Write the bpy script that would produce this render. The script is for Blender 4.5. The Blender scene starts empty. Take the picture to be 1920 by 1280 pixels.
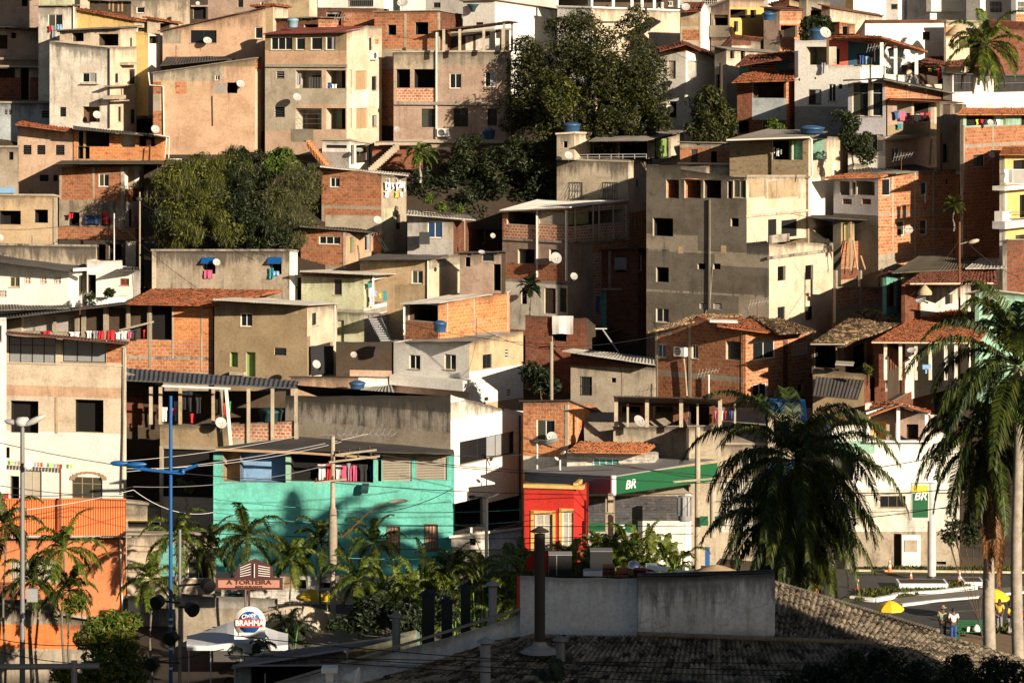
import bpy, math, random
from mathutils import Vector, Matrix
R = math.radians
scene = bpy.context.scene
col = scene.collection
# ---------------------------------------------------------------- camera, sky, sun
F, HY = 6000.0, 50.0           # focal length in photo pixels, horizon row (photo is 1920 x 1280)
cam = bpy.data.cameras.new('camera'); cam_o = bpy.data.objects.new('camera', cam); col.objects.link(cam_o)
cam.sensor_width = 36; cam.lens = F / 1920 * 36
cam.shift_y = -(640 - HY) / 1920
cam.clip_start = 1; cam.clip_end = 3000
cam_o.rotation_euler = (R(90), 0, 0)
scene.camera = cam_o
SUN_AZ, SUN_EL = 38.0, 16.0     # degrees right of the camera's back, degrees above the horizon
sd = Vector((math.sin(R(SUN_AZ)) * math.cos(R(SUN_EL)), -math.cos(R(SUN_AZ)) * math.cos(R(SUN_EL)), math.sin(R(SUN_EL))))
w = bpy.data.worlds.new('World'); scene.world = w; w.use_nodes = True
nt = w.node_tree; bg = nt.nodes['Background']
sky = nt.nodes.new('ShaderNodeTexSky'); sky.sky_type = 'NISHITA'; sky.sun_disc = False
sky.sun_elevation = R(SUN_EL); sky.sun_rotation = math.atan2(sd.x, sd.y)
nt.links.new(sky.outputs[0], bg.inputs[0]); bg.inputs[1].default_value = 0.032
sl = bpy.data.lights.new('sun', 'SUN'); sl.energy = 5.0; sl.angle = R(0.5); sl.color = (1.0, 0.85, 0.65)
so = bpy.data.objects.new('sun', sl); col.objects.link(so); so.rotation_euler = (-sd).to_track_quat('-Z', 'Y').to_euler()
vs = scene.view_settings; vs.view_transform = 'Standard'; vs.look = 'None'; vs.exposure = 0.76; vs.gamma = 1.0
scene.cycles.diffuse_bounces = 2; scene.cycles.max_bounces = 6

rnd = random.Random(7)
# ---------------------------------------------------------------- materials
def nodes(name):
    m = bpy.data.materials.new(name); m.use_nodes = True
    t = m.node_tree; b = t.nodes['Principled BSDF']
    return m, t, b
def N(t, typ, **kw):
    n = t.nodes.new(typ)
    for k, v in kw.items(): setattr(n, k, v)
    return n
def rgb(c): return (c[0], c[1], c[2], 1)
def mixc(t, fac, a, b, mode='MIX'):
    n = N(t, 'ShaderNodeMix', data_type='RGBA', blend_type=mode)
    for sock, val in ((n.inputs[0], fac), (n.inputs[6], a), (n.inputs[7], b)):
        if isinstance(val, (int, float)): sock.default_value = val
        elif isinstance(val, tuple): sock.default_value = rgb(val)
        else: t.links.new(val, sock)
    return n.outputs[2]
def ramp(t, src, lo, hi, a=0.0, b=1.0):
    n = N(t, 'ShaderNodeMapRange', interpolation_type='SMOOTHSTEP'); t.links.new(src, n.inputs[0])
    for i, v in ((1, lo), (2, hi), (3, a), (4, b)): n.inputs[i].default_value = v
    return n.outputs[0]
def mth(t, op, a, b=0.0):
    n = N(t, 'ShaderNodeMath', operation=op)
    for sock, val in ((n.inputs[0], a), (n.inputs[1], b)):
        if isinstance(val, (int, float)): sock.default_value = val
        else: t.links.new(val, sock)
    return n.outputs[0]
def coords(t, sx=1, sy=1, uv='UVMap', rand=True):
    u = N(t, 'ShaderNodeUVMap', uv_map=uv)
    m = N(t, 'ShaderNodeMapping'); m.inputs['Scale'].default_value = (sx, sy, 1); t.links.new(u.outputs[0], m.inputs[0])
    if rand:
        oi = N(t, 'ShaderNodeObjectInfo'); k = mth(t, 'MULTIPLY', oi.outputs['Random'], 97.0)
        c = N(t, 'ShaderNodeCombineXYZ'); t.links.new(k, c.inputs[0]); t.links.new(k, c.inputs[1])
        t.links.new(c.outputs[0], m.inputs['Location'])
    return m.outputs[0]
def noise(t, vec, scale, detail=4, rough=0.6):
    n = N(t, 'ShaderNodeTexNoise'); n.inputs['Scale'].default_value = scale
    n.inputs['Detail'].default_value = detail; n.inputs['Roughness'].default_value = rough
    t.links.new(vec, n.inputs['Vector']); return n.outputs['Fac']
def sc(c, k): return tuple(min(1, x * k) for x in c)
def bump(t, b, h, strength=0.4, dist=0.02):
    n = N(t, 'ShaderNodeBump'); n.inputs['Strength'].default_value = strength; n.inputs['Distance'].default_value = dist
    t.links.new(h, n.inputs['Height']); t.links.new(n.outputs[0], b.inputs['Normal'])
def wear(t, base, dirt, mold=(0.045, 0.04, 0.035)):
    """patches, water streaks under the wall top, grime near the foot"""
    v = coords(t); n1 = noise(t, v, 0.55, 5, .65); c = mixc(t, ramp(t, n1, .35, .7, 0, min(1, .3 + dirt)), base, mixc(t, 1.0, base, (.70, .66, .62), 'MULTIPLY'))
    n1b = noise(t, coords(t, .6, 1.1), 1.1, 7, .75); c = mixc(t, mth(t, 'MULTIPLY', ramp(t, n1b, .54, .68), .26 + .5 * dirt), c, mixc(t, 1.0, c, (.58, .55, .50), 'MULTIPLY'))
    n1c = noise(t, coords(t, 1, 1), 6.0, 4, .75); c = mixc(t, ramp(t, n1c, .38, .66, 0, .6), c, mixc(t, 1.0, c, (.72, .70, .68), 'MULTIPLY'))
    tb = N(t, 'ShaderNodeUVMap', uv_map='TB'); s = N(t, 'ShaderNodeSeparateXYZ'); t.links.new(tb.outputs[0], s.inputs[0])
    st = noise(t, coords(t, 1.5, .22), 1.0, 6, .75)
    top = ramp(t, s.outputs[0], 0.0, 1.5, 1, 0)
    n2 = noise(t, v, .35, 2)
    k = mth(t, 'ADD', mth(t, 'MULTIPLY', top, .22), mth(t, 'MULTIPLY', n2, .38))
    m1 = ramp(t, mth(t, 'ADD', st, k), .82 - .16 * dirt, 1.06 - .16 * dirt, 0, min(1, .12 + dirt * .65))
    c = mixc(t, m1, c, mold)
    edge = ramp(t, mth(t, 'ADD', s.outputs[0], mth(t, 'MULTIPLY', n1b, -.5)), -.2, .08, .75 * min(1, dirt + .25), 0)
    c = mixc(t, edge, c, mold)
    st2 = noise(t, coords(t, 3.5, .1), 1.0, 4, .7)
    c = mixc(t, ramp(t, st2, .56, .8, 0, .35 * dirt + .08), c, mixc(t, 1.0, c, (.45, .40, .34), 'MULTIPLY'))
    # hairline cracks and float marks between storeys
    wv = N(t, 'ShaderNodeTexVoronoi', feature='DISTANCE_TO_EDGE'); wv.inputs['Scale'].default_value = .42
    dv = N(t, 'ShaderNodeVectorMath', operation='ADD'); t.links.new(v, dv.inputs[0])
    nn = N(t, 'ShaderNodeTexNoise'); nn.inputs['Scale'].default_value = 1.4; nn.inputs['Detail'].default_value = 5; t.links.new(v, nn.inputs['Vector'])
    t.links.new(nn.outputs['Color'], dv.inputs[1]); t.links.new(dv.outputs[0], wv.inputs['Vector'])
    c = mixc(t, ramp(t, wv.outputs['Distance'], .0, .012, .45 * min(1, dirt + .2), 0), c, mixc(t, 1.0, c, (.42, .38, .34), 'MULTIPLY'))
    return c, n1c
def plaster(name, c, dirt=.4):
    m, t, b = nodes(name); o, n = wear(t, c, dirt)
    t.links.new(o, b.inputs['Base Color']); b.inputs['Roughness'].default_value = .92; b.inputs['Specular IOR Level'].default_value = .2
    bump(t, b, n, .35, .03); return m
def brick(name, c1=(.40, .135, .055), c2=(.52, .20, .085), mortar=(.36, .27, .20), bw=.38, rh=.225, dirt=.35, ms=.03):
    m, t, b = nodes(name); k = N(t, 'ShaderNodeTexBrick')
    t.links.new(coords(t, 1, 1, rand=False), k.inputs['Vector']); k.inputs['Scale'].default_value = 1
    k.inputs['Color1'].default_value = rgb(c1); k.inputs['Color2'].default_value = rgb(c2); k.inputs['Mortar'].default_value = rgb(mortar)
    k.inputs['Brick Width'].default_value = bw; k.inputs['Row Height'].default_value = rh; k.inputs['Mortar Size'].default_value = ms
    k.inputs['Mortar Smooth'].default_value = .3; k.inputs['Bias'].default_value = -.25
    v2 = coords(t, 1.1, 2.2); nv = noise(t, v2, 1.6, 5, .7)
    c = mixc(t, ramp(t, nv, .52, .66, 0, .9), k.outputs[0], mixc(t, 1.0, k.outputs[0], (.50, .40, .38), 'MULTIPLY'))
    nv2 = noise(t, coords(t, 1, 1), .8, 4, .7)
    c = mixc(t, ramp(t, nv2, .57, .70, 0, .45), c, mixc(t, .5, c, (.38, .31, .25)))
    o, n = wear(t, c, dirt, (.06, .045, .035)); t.links.new(o, b.inputs['Base Color']); b.inputs['Roughness'].default_value = .95
    b.inputs['Specular IOR Level'].default_value = .15
    bump(t, b, mth(t, 'ADD', mth(t, 'MULTIPLY', k.outputs['Fac'], -1.0), mth(t, 'MULTIPLY', n, .4)), .7, .02); return m
def sheet(name, c, rust=(.10, .05, .03), amt=.4, rough=.75):
    m, t, b = nodes(name); a = noise(t, coords(t, .4, 1.6), .7, 6, .7); d = noise(t, coords(t, 2, 2), 2.5, 4, .7)
    c1 = mixc(t, ramp(t, a, .48, .64, 0, amt), c, rust); c1 = mixc(t, ramp(t, d, .5, .75, 0, .4), c1, mixc(t, 1.0, c1, (.55, .52, .5), 'MULTIPLY'))
    # separate sheets laid side by side: each one its own shade
    u = N(t, 'ShaderNodeUVMap', uv_map='UVMap'); vm = N(t, 'ShaderNodeVectorMath', operation='FLOOR'); mp = N(t, 'ShaderNodeMapping')
    mp.inputs['Scale'].default_value = (.95, .42, 1); t.links.new(u.outputs[0], mp.inputs[0]); t.links.new(mp.outputs[0], vm.inputs[0])
    wn = N(t, 'ShaderNodeTexWhiteNoise'); t.links.new(vm.outputs[0], wn.inputs['Vector'])
    c1 = mixc(t, mth(t, 'MULTIPLY', wn.outputs['Value'], .55), c1, mixc(t, 1.0, c1, (.5, .47, .44), 'MULTIPLY'))
    t.links.new(c1, b.inputs['Base Color']); b.inputs['Roughness'].default_value = rough; b.inputs['Specular IOR Level'].default_value = .3; return m
def tilem(name, c1, c2, c3, moss=.3, pu=.22, pv=.38):
    m, t, b = nodes(name); u = N(t, 'ShaderNodeUVMap', uv_map='UVMap')
    mp = N(t, 'ShaderNodeMapping'); mp.inputs['Scale'].default_value = (1 / pu, 1 / pv, 1); t.links.new(u.outputs[0], mp.inputs[0])
    fl = N(t, 'ShaderNodeVectorMath', operation='FLOOR'); t.links.new(mp.outputs[0], fl.inputs[0])
    wn = N(t, 'ShaderNodeTexWhiteNoise'); t.links.new(fl.outputs[0], wn.inputs['Vector'])
    c = mixc(t, ramp(t, wn.outputs['Value'], .1, .75), c1, c2); c = mixc(t, ramp(t, wn.outputs['Value'], .80, .97), c, c3)
    a = noise(t, coords(t, 1, 1), .9, 5, .7); c = mixc(t, ramp(t, a, .42, .64, 0, moss), c, (.05, .04, .028))
    a2 = noise(t, coords(t, 3, 2.2), 2.2, 4, .75); c = mixc(t, ramp(t, a2, .52, .68, 0, min(1, moss * 1.1)), c, (.035, .03, .022))
    t.links.new(c, b.inputs['Base Color']); b.inputs['Roughness'].default_value = .85; b.inputs['Specular IOR Level'].default_value = .2
    bump(t, b, a2, .5, .02); return m
def plain(name, c, rough=.6, metal=0, var=.25):
    m, t, b = nodes(name)
    g = N(t, 'ShaderNodeNewGeometry'); a = noise(t, g.outputs['Position'], 2.3, 4, .7)
    t.links.new(mixc(t, ramp(t, a, .35, .7, 0, var), c, sc(c, .55)), b.inputs['Base Color'])
    b.inputs['Roughness'].default_value = rough; b.inputs['Metallic'].default_value = metal; return m
def leafm(name, c1, c2, tr=.25, c3=None):
    m, t, b = nodes(name); g = N(t, 'ShaderNodeNewGeometry')
    a = noise(t, g.outputs['Position'], .45, 3); k = mth(t, 'ADD', mth(t, 'MULTIPLY', g.outputs['Random Per Island'], .6), mth(t, 'MULTIPLY', a, .6))
    c = mixc(t, ramp(t, k, .42, .8), c1, c2)
    if c3: c = mixc(t, ramp(t, g.outputs['Random Per Island'], .93, .97), c, c3)
    t.links.new(c, b.inputs['Base Color']); b.inputs['Roughness'].default_value = .5; b.inputs['Specular IOR Level'].default_value = .35
    ts = N(t, 'ShaderNodeBsdfTranslucent'); t.links.new(mixc(t, 1.0, c, (1.0, 1.05, .35), 'MULTIPLY'), ts.inputs[0])
    mx = N(t, 'ShaderNodeMixShader'); mx.inputs[0].default_value = tr
    t.links.new(b.outputs[0], mx.inputs[1]); t.links.new(ts.outputs[0], mx.inputs[2]); t.links.new(mx.outputs[0], t.nodes['Material Output'].inputs[0]); return m
def glassm(name, c=(.012, .014, .016)):
    m, t, b = nodes(name); b.inputs['Base Color'].default_value = rgb(c); b.inputs['Roughness'].default_value = .22; b.inputs['Specular IOR Level'].default_value = .28; return m

SPEC = {
 'white': (plaster, (.80, .77, .70), .35), 'whited': (plaster, (.78, .73, .64), .8), 'clean': (plaster, (.82, .80, .75), .08),
 'cream': (plaster, (.68, .57, .44), .5), 'creamd': (plaster, (.62, .52, .40), .85), 'tan': (plaster, (.55, .41, .26), .45),
 'tand': (plaster, (.44, .34, .22), .65), 'salmon': (plaster, (.60, .40, .27), .55), 'pink': (plaster, (.58, .41, .30), .5), 'pinkd': (plaster, (.42, .31, .25), .6),
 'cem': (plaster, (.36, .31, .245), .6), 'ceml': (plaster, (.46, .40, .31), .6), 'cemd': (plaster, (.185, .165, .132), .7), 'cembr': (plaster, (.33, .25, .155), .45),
 'mould': (plaster, (.40, .36, .31), 1.2), 'mold2': (plaster, (.42, .36, .28), 1.0),
 'yellow': (plaster, (.68, .45, .15), .25), 'yell2': (plaster, (.72, .50, .20), .25), 'teal': (plaster, (.17, .62, .53), .6), 'mint': (plaster, (.30, .52, .40), .4), 'tealp': (plaster, (.16, .42, .36), .5),
 'palegreen': (plaster, (.54, .55, .38), .6), 'paleblue': (plaster, (.42, .47, .50), .7), 'bluew': (plaster, (.05, .12, .20), .2), 'skyb': (plaster, (.22, .38, .60), .3),
 'redw': (plaster, (.55, .035, .025), .2), 'coral': (plaster, (.75, .16, .11), .15), 'orange': (plaster, (.72, .22, .07), .35), 'orangep': (plaster, (.74, .27, .12), .3),
 'greyw': (plaster, (.40, .38, .36), .5), 'lilac': (plaster, (.56, .55, .60), .4), 'taupe': (brick, (.27, .21, .14), (.25, .19, .125), (.33, .27, .19), .30, .30, .15, .012),
 'brick': (brick,), 'brickl': (brick, (.50, .17, .065), (.66, .27, .115), (.50, .38, .28)), 'brickd': (brick, (.20, .06, .032), (.27, .09, .045), (.16, .12, .09)), 'bricko': (brick, (.66, .25, .09), (.60, .21, .075), (.58, .36, .21)),  # brickd has shade and brickl sunlight put into the brick colour
 'brickw': (brick, (.52, .17, .08), (.60, .22, .10), (.62, .52, .42), .30, .20, .3, .04), 'stone': (brick, (.075, .078, .085), (.12, .12, .125), (.05, .05, .055), .6, .16, .2, .01),
 'wblock': (brick, (.62, .60, .55), (.56, .54, .49), (.40, .37, .33), .5, .2, .3, .012),
 'shg': (sheet, (.20, .185, .165)), 'shd': (sheet, (.085, .08, .075)), 'shl': (sheet, (.52, .49, .44), (.25, .18, .12)), 'shw': (sheet, (.74, .72, .67), (.4, .3, .2), .2), 'shb': (sheet, (.16, .07, .045), (.06, .03, .02)), 'shblue': (sheet, (.11, .12, .14), (.06, .055, .05)),
 'shwine': (sheet, (.17, .045, .035), (.08, .03, .02)), 'sho': (sheet, (.75, .23, .08), (.55, .16, .06), .3), 'shgreen': (sheet, (.04, .22, .12)),
 'tr': (tilem, (.27, .08, .035), (.38, .13, .055), (.11, .04, .025), .55), 'trd': (tilem, (.14, .045, .03), (.20, .065, .038), (.07, .03, .02), .5), 'tro': (tilem, (.42, .15, .065), (.50, .20, .085), (.20, .07, .04), .25),
 'tw': (tilem, (.50, .34, .19), (.12, .07, .04), (.03, .025, .02), .9), 'tf': (tilem, (.38, .31, .23), (.26, .21, .155), (.05, .042, .035), .95, .32, .42),
 'dark': (plain, (.005, .004, .0035), .95), 'inner': (plaster, (.085, .062, .045), .6), 'innerw': (plaster, (.5, .46, .38), .5), 'wood': (plain, (.12, .065, .035), .7), 'woodd': (plain, (.045, .03, .02), .8), 'woodl': (plain, (.38, .25, .14), .7),  # dark and inner put the shade of openings and gaps into the colour
 'alu': (plain, (.55, .54, .51), .45), 'wfr': (plain, (.75, .73, .68), .6), 'metal': (plain, (.22, .22, .22), .5, .3), 'metald': (plain, (.035, .035, .038), .55, .2), 'pvc': (plain, (.72, .66, .56), .5), 'rust': (plain, (.16, .06, .03), .8),
 'glass': (glassm,), 'glassb': (glassm, (.02, .05, .12)), 'glassg': (glassm, (.06, .062, .045)),
 'dishw': (plain, (.46, .44, .41), .7), 'dishg': (plain, (.36, .34, .32), .6), 'tankb': (plain, (.03, .09, .20), .45), 'tankg': (plain, (.02, .065, .07), .5), 'tankp': (plain, (.24, .36, .44), .5),
 'bluep': (plain, (.006, .085, .28), .45), 'shut': (plain, (.46, .41, .33), .8), 'tealf': (plain, (.05, .28, .24), .5), 'greenc': (plain, (.20, .30, .09), .8), 'greens': (plain, (.004, .09, .03), .45), 'yel': (plain, (.85, .55, .03), .55), 'redp': (plain, (.50, .03, .02), .5),
 'orangec': (plain, (.75, .17, .04), .5), 'cwhite': (plain, (.78, .76, .73), .9), 'cred': (plain, (.50, .02, .025), .9), 'cblue': (plain, (.03, .08, .25), .9), 'cteal': (plain, (.02, .22, .26), .9), 'cpink': (plain, (.60, .10, .20), .9),
 'cyellow': (plain, (.75, .55, .06), .9), 'cblack': (plain, (.02, .02, .025), .9), 'cgrey': (plain, (.25, .25, .28), .9), 'cgreen': (plain, (.05, .30, .08), .9), 'clb': (plain, (.20, .38, .60), .9), 'corange': (plain, (.6, .2, .05), .9),
 'skin': (plain, (.16, .075, .045), .6, 0, .05), 'hair': (plain, (.012, .01, .009), .7), 'palmtr': (plain, (.16, .14, .11), .85, 0, .7), 'palmtw': (plain, (.36, .31, .25), .85, 0, .8), 'palmgreen': (plain, (.12, .22, .05), .6), 'trunk': (plain, (.10, .07, .045), .9),
 'white1': (plain, (.78, .77, .74), .6), 'sgrey': (plain, (.30, .30, .31), .6), 'greyc': (plain, (.28, .29, .30), .6), 'black': (plain, (.005, .005, .006), .6), 'bulb': (plain, (.6, .6, .6), .2),
 'mango': (leafm, (.005, .011, .002), (.050, .052, .006), .06), 'leafy': (leafm, (.03, .06, .008), (.11, .15, .02), .2), 'leafd': (leafm, (.006, .013, .004), (.030, .040, .008), .08), 'leaff': (leafm, (.010, .016, .006), (.020, .032, .009), .1),
 'bush': (leafm, (.010, .020, .004), (.120, .122, .015), .14), 'olive': (leafm, (.035, .042, .015), (.115, .112, .036), .14), 'palm': (leafm, (.014, .028, .005), (.075, .090, .013), .14), 'palmy': (leafm, (.030, .058, .007), (.15, .18, .022), .2), 'deadl': (leafm, (.12, .05, .02), (.30, .15, .06), .2), 'mixl': (leafm, (.05, .09, .01), (.16, .17, .02), .25, (.35, .18, .03)),
}
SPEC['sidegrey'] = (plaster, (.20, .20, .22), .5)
SPEC['earth'] = (plain, (.085, .055, .032), .95, 0, .6)
SPEC['olivew'] = (plaster, (.34, .30, .14), .5)
SPEC['mouldr'] = (sheet, (.12, .105, .075), (.04, .035, .02), .6)
SPEC['mouldd'] = (plaster, (.13, .115, .095), 1.0)
SPEC.update({'earth': (plain, (.045, .03, .018), .95, 0, .6), 'asphalt': (plain, (.055, .052, .05), .9, 0, .5), 'paving': (plain, (.20, .18, .15), .9, 0, .5), 'grassg': (plain, (.07, .09, .02), .95, 0, .6), 'worn': (plain, (.22, .21, .19), .9, 0, .8),
 'dirtp': (plain, (.24, .16, .09), .95, 0, .5), 'canopyg': (plain, (.10, .10, .13), .5), 'canopyt': (plain, (.26, .25, .25), .6), 'signb': (plain, (.06, .015, .012), .7), 'signp': (plain, (.42, .20, .14), .8), 'tentw': (plain, (.66, .66, .68), .85, 0, .15), 'cgs': (plain, (.42, .48, .32), .9),
 'chim': (plain, (.045, .03, .022), .7), 'chrome': (plain, (.6, .6, .62), .2, .9), 'cwine': (plain, (.2, .02, .05), .6), 'corange2': (plain, (.3, .07, .03), .7), 'tf2': (plain, (.20, .17, .13), .9, 0, 1.0), 'paraw': (plaster, (.82, .83, .84), .25), 'parad': (plaster, (.84, .85, .86), .9)})
MATS = {}
def M(k):
    if k not in MATS:
        s = SPEC[k]; MATS[k] = s[0](k, *s[1:])
    return MATS[k]
# ---------------------------------------------------------------- mesh building
class MB:
    def __init__(s): s.v = []; s.f = []; s.m = []; s.uv = []; s.tb = []; s.mats = []; s.sm = []
    def mi(s, k):
        if k not in s.mats: s.mats.append(k)
        return s.mats.index(k)
    def face(s, pts, mat, uv=None, tb=None, smooth=False):
        i = len(s.v); s.v += [tuple(p) for p in pts]; s.f.append(tuple(range(i, i + len(pts)))); s.m.append(s.mi(mat)); s.sm.append(smooth)
        if uv is None:
            a = Vector(pts[0]); e = (Vector(pts[1]) - a); n = e.cross(Vector(pts[-1]) - a)
            if n.length < 1e-9 or e.length < 1e-9: uv = [(0, 0)] * len(pts)
            elif abs(n.normalized().z) > .7: uv = [(p[0], p[1]) for p in pts]
            else: e = Vector((0, 0, 1)).cross(n).normalized(); uv = [((Vector(p)).dot(e), p[2]) for p in pts]
        s.uv += uv; s.tb += tb if tb else [(3, 3)] * len(pts)
    def box(s, o, a, b, c, mat):
        o = Vector(o); a = Vector(a); b = Vector(b); c = Vector(c)
        p = [o, o + a, o + a + b, o + b, o + c, o + a + c, o + a + b + c, o + b + c]
        for q in ((0, 3, 2, 1), (4, 5, 6, 7), (0, 1, 5, 4), (1, 2, 6, 5), (2, 3, 7, 6), (3, 0, 4, 7)): s.face([p[i] for i in q], mat)
    def bar(s, p, q, wd, ht, mat, up=(0, 0, 1)):
        p = Vector(p); q = Vector(q); d = q - p
        if d.length < 1e-6: return
        sd_ = d.cross(Vector(up));
        if sd_.length < 1e-6: sd_ = d.cross(Vector((1, 0, 0)))
        sd_.normalize(); n = sd_.cross(d).normalized()
        s.box(p - sd_ * wd / 2 - n * ht / 2, d, sd_ * wd, n * ht, mat)
    def tube(s, pts, r, mat, n=6, cap=True, smooth=True):
        pts = [Vector(p) for p in pts]; rs = r if isinstance(r, (list, tuple)) else [r] * len(pts); rings = []
        for i, p in enumerate(pts):
            d = (pts[min(i + 1, len(pts) - 1)] - pts[max(i - 1, 0)]).normalized()
            a = d.cross(Vector((0, 0, 1)));
            if a.length < .05: a = d.cross(Vector((1, 0, 0)))
            a.normalize(); b = d.cross(a)
            rings.append([p + (a * math.cos(2 * math.pi * k / n) + b * math.sin(2 * math.pi * k / n)) * rs[i] for k in range(n)])
        base = len(s.v)
        for rg in rings: s.v += [tuple(q) for q in rg]
        L = 0
        for i in range(len(rings) - 1):
            seg = (pts[i + 1] - pts[i]).length
            for k in range(n):
                k2 = (k + 1) % n; s.f.append((base + i * n + k, base + i * n + k2, base + (i + 1) * n + k2, base + (i + 1) * n + k))
                s.m.append(s.mi(mat)); s.sm.append(smooth); s.uv += [(k * .1, L), (k * .1 + .1, L), (k * .1 + .1, L + seg), (k * .1, L + seg)]; s.tb += [(3, 3)] * 4
            L += seg
        if cap:
            for rg, fl in ((rings[0], 1), (rings[-1], 0)): s.face(rg[::-1] if fl else rg, mat)
    def lathe(s, c, prof, mat, n=16, ax=Vector((0, 0, 1))):
        c = Vector(c); ax = Vector(ax).normalized(); a = ax.cross(Vector((0, 1, 0)))
        if a.length < .05: a = ax.cross(Vector((1, 0, 0)))
        a.normalize(); b = ax.cross(a); base = len(s.v)
        for r, h in prof: s.v += [tuple(c + ax * h + (a * math.cos(2 * math.pi * k / n) + b * math.sin(2 * math.pi * k / n)) * r) for k in range(n)]
        for i in range(len(prof) - 1):
            for k in range(n):
                k2 = (k + 1) % n; s.f.append((base + i * n + k, base + i * n + k2, base + (i + 1) * n + k2, base + (i + 1) * n + k))
                s.m.append(s.mi(mat)); s.sm.append(True); s.uv += [(k / n, i), (k / n + 1 / n, i), (k / n + 1 / n, i + 1), (k / n, i + 1)]; s.tb += [(3, 3)] * 4
    def build(s, name, parent=None, loc=None):
        me = bpy.data.meshes.new(name)
        o0 = Vector(loc) if loc is not None else (Vector(parent['_w']) if parent is not None and '_w' in parent else Vector((0, 0, 0)))
        me.from_pydata([(x - o0.x, y - o0.y, z - o0.z) for x, y, z in s.v], [], s.f)
        for k in s.mats: me.materials.append(M(k))
        me.polygons.foreach_set('material_index', s.m); me.polygons.foreach_set('use_smooth', s.sm)
        for nm, dat in (('UVMap', s.uv), ('TB', s.tb)):
            l = me.uv_layers.new(name=nm); l.data.foreach_set('uv', [x for p in dat for x in p])
        o = bpy.data.objects.new(name, me); col.objects.link(o)
        if parent is not None: o.parent = parent; o['_w'] = list(o0)
        elif loc is not None: o.location = loc; o['_w'] = list(o0)
        return o
TOP = []
def tag(o, label, cat, group=None):
    o['label'] = label; o['category'] = cat
    if group: o['group'] = group
    TOP.append(o); return o
def thing(name, label, cat, loc, group=None):
    o = bpy.data.objects.new(name, None); col.objects.link(o); o.location = loc; o['_w'] = list(loc); o.empty_display_size = .3
    return tag(o, label, cat, group)
def struct(o, kind='structure'): o['kind'] = kind; return o
def P(x, y, D): return Vector(((x - 960) / F * D, D, -(y - HY) / F * D))
def G(x, y, z):                      # point at height z seen at photo pixel x, y
    D = -z * F / (y - HY); return P(x, y, D)

def corr(mb, p00, p10, p11, p01, mat, kind='sheet', pitch=.2, amp=.025, th=.035):
    """roof surface; p00-p10 is the eave, p01-p11 the upper edge; ridges run eave -> upper edge"""
    p00, p10, p11, p01 = map(Vector, (p00, p10, p11, p01))
    W_ = ((p10 - p00).length + (p11 - p01).length) / 2; L = ((p01 - p00).length + (p11 - p10).length) / 2
    if W_ < .05 or L < .05: return
    n = (p10 - p00).cross(p01 - p00); n.normalize()
    if n.z < 0: n = -n
    if kind == 'tile': pitch, amp = .22, .045
    nu = max(2, min(420, int(W_ / pitch) * 4)); nv = 1
    if kind == 'tile': nv = max(1, min(60, int(L / .38)))
    def q(u, v): return (p00 * (1 - u) + p10 * u) * (1 - v) + (p01 * (1 - u) + p11 * u) * v
    if kind == 'flat': nu = 1
    prof = []
    for i in range(nu + 1):
        ph = i / 4 * 2 * math.pi
        prof.append(0 if kind == 'flat' else (amp * math.sin(ph) if kind == 'sheet' else amp * (abs(math.sin(ph / 2)) * 2 - 1)))
    sag = lambda u: 0.02 * math.sin(u * 9 + W_ * 3) + .012 * math.sin(u * 23 + L)
    rr = random.Random(int(W_ * 1000)); tj = {}
    for j in range(nv):
        v0, v1 = j / nv, (j + 1) / nv
        up0 = .03 if kind == 'tile' else 0
        for i in range(nu):
            u0, u1 = i / nu, (i + 1) / nu
            jit = 0 if kind != 'tile' else tj.setdefault((i // 2, j), rr.choice((-.02, 0, 0, .01, .02, .045)))
            a = q(u0, v0) + n * (prof[i] + sag(u0) + up0 + jit); b = q(u1, v0) + n * (prof[i + 1] + sag(u1) + up0 + jit)
            c = q(u1, v1) + n * (prof[i + 1] + sag(u1)); d = q(u0, v1) + n * (prof[i] + sag(u0))
            mb.face([a, b, c, d], mat, [(u0 * W_, v0 * L), (u1 * W_, v0 * L), (u1 * W_, v1 * L), (u0 * W_, v1 * L)])
            if kind == 'tile' or j == 0:
                mb.face([a - n * th, b - n * th, b, a], mat, [(u0 * W_, v0 * L), (u1 * W_, v0 * L), (u1 * W_, v0 * L + .02), (u0 * W_, v0 * L + .02)])
    o = -n * (th + amp)
    mb.face([p00 + o, p01 + o, p11 + o, p10 + o], mat)
    mb.face([p00 + o, p00 + n * .0, p01 + n * .0, p01 + o], mat); mb.face([p10 + o, p11 + o, p11, p10], mat); mb.face([p01 + o, p01, p11, p11 + o], mat)
    mb.face([p00 + o, p10 + o, p10, p00], mat)
# ---------------------------------------------------------------- houses
class Face:
    def __init__(s, O, e, n, wd): s.O = Vector(O); s.e = e; s.n = n; s.w = wd; s.top = []; s.holes = []; s.bands = []
    def hit(s, x, y, off=0.0):
        r = Vector(((x - 960) / F, 1, -(y - HY) / F)); o = s.O + s.n * off
        return r * ((o - Vector((0, 0, 0))).dot(s.n) / r.dot(s.n))
    def uz(s, x, y, off=0.0):
        p = s.hit(x, y, off); return (p - s.O).dot(s.e), p.z
    def pt(s, u, z, off=0.0):
        p = s.O + s.e * u + s.n * off; return Vector((p.x, p.y, z))
    def ztop(s, u):
        t = s.top
        if u <= t[0][0]: return t[0][1]
        for (a, za), (b, zb) in zip(t, t[1:]):
            if u <= b: return za + (zb - za) * (u - a) / max(1e-6, b - a)
        return t[-1][1]
class Box: pass
def interp(t, u):
    if u <= t[0][0]: return t[0][1]
    for (a, za), (b, zb) in zip(t, t[1:]):
        if u <= b: return za + (zb - za) * (u - a) / max(1e-6, b - a)
    return t[-1][1]
jr = random.Random(99)
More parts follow.
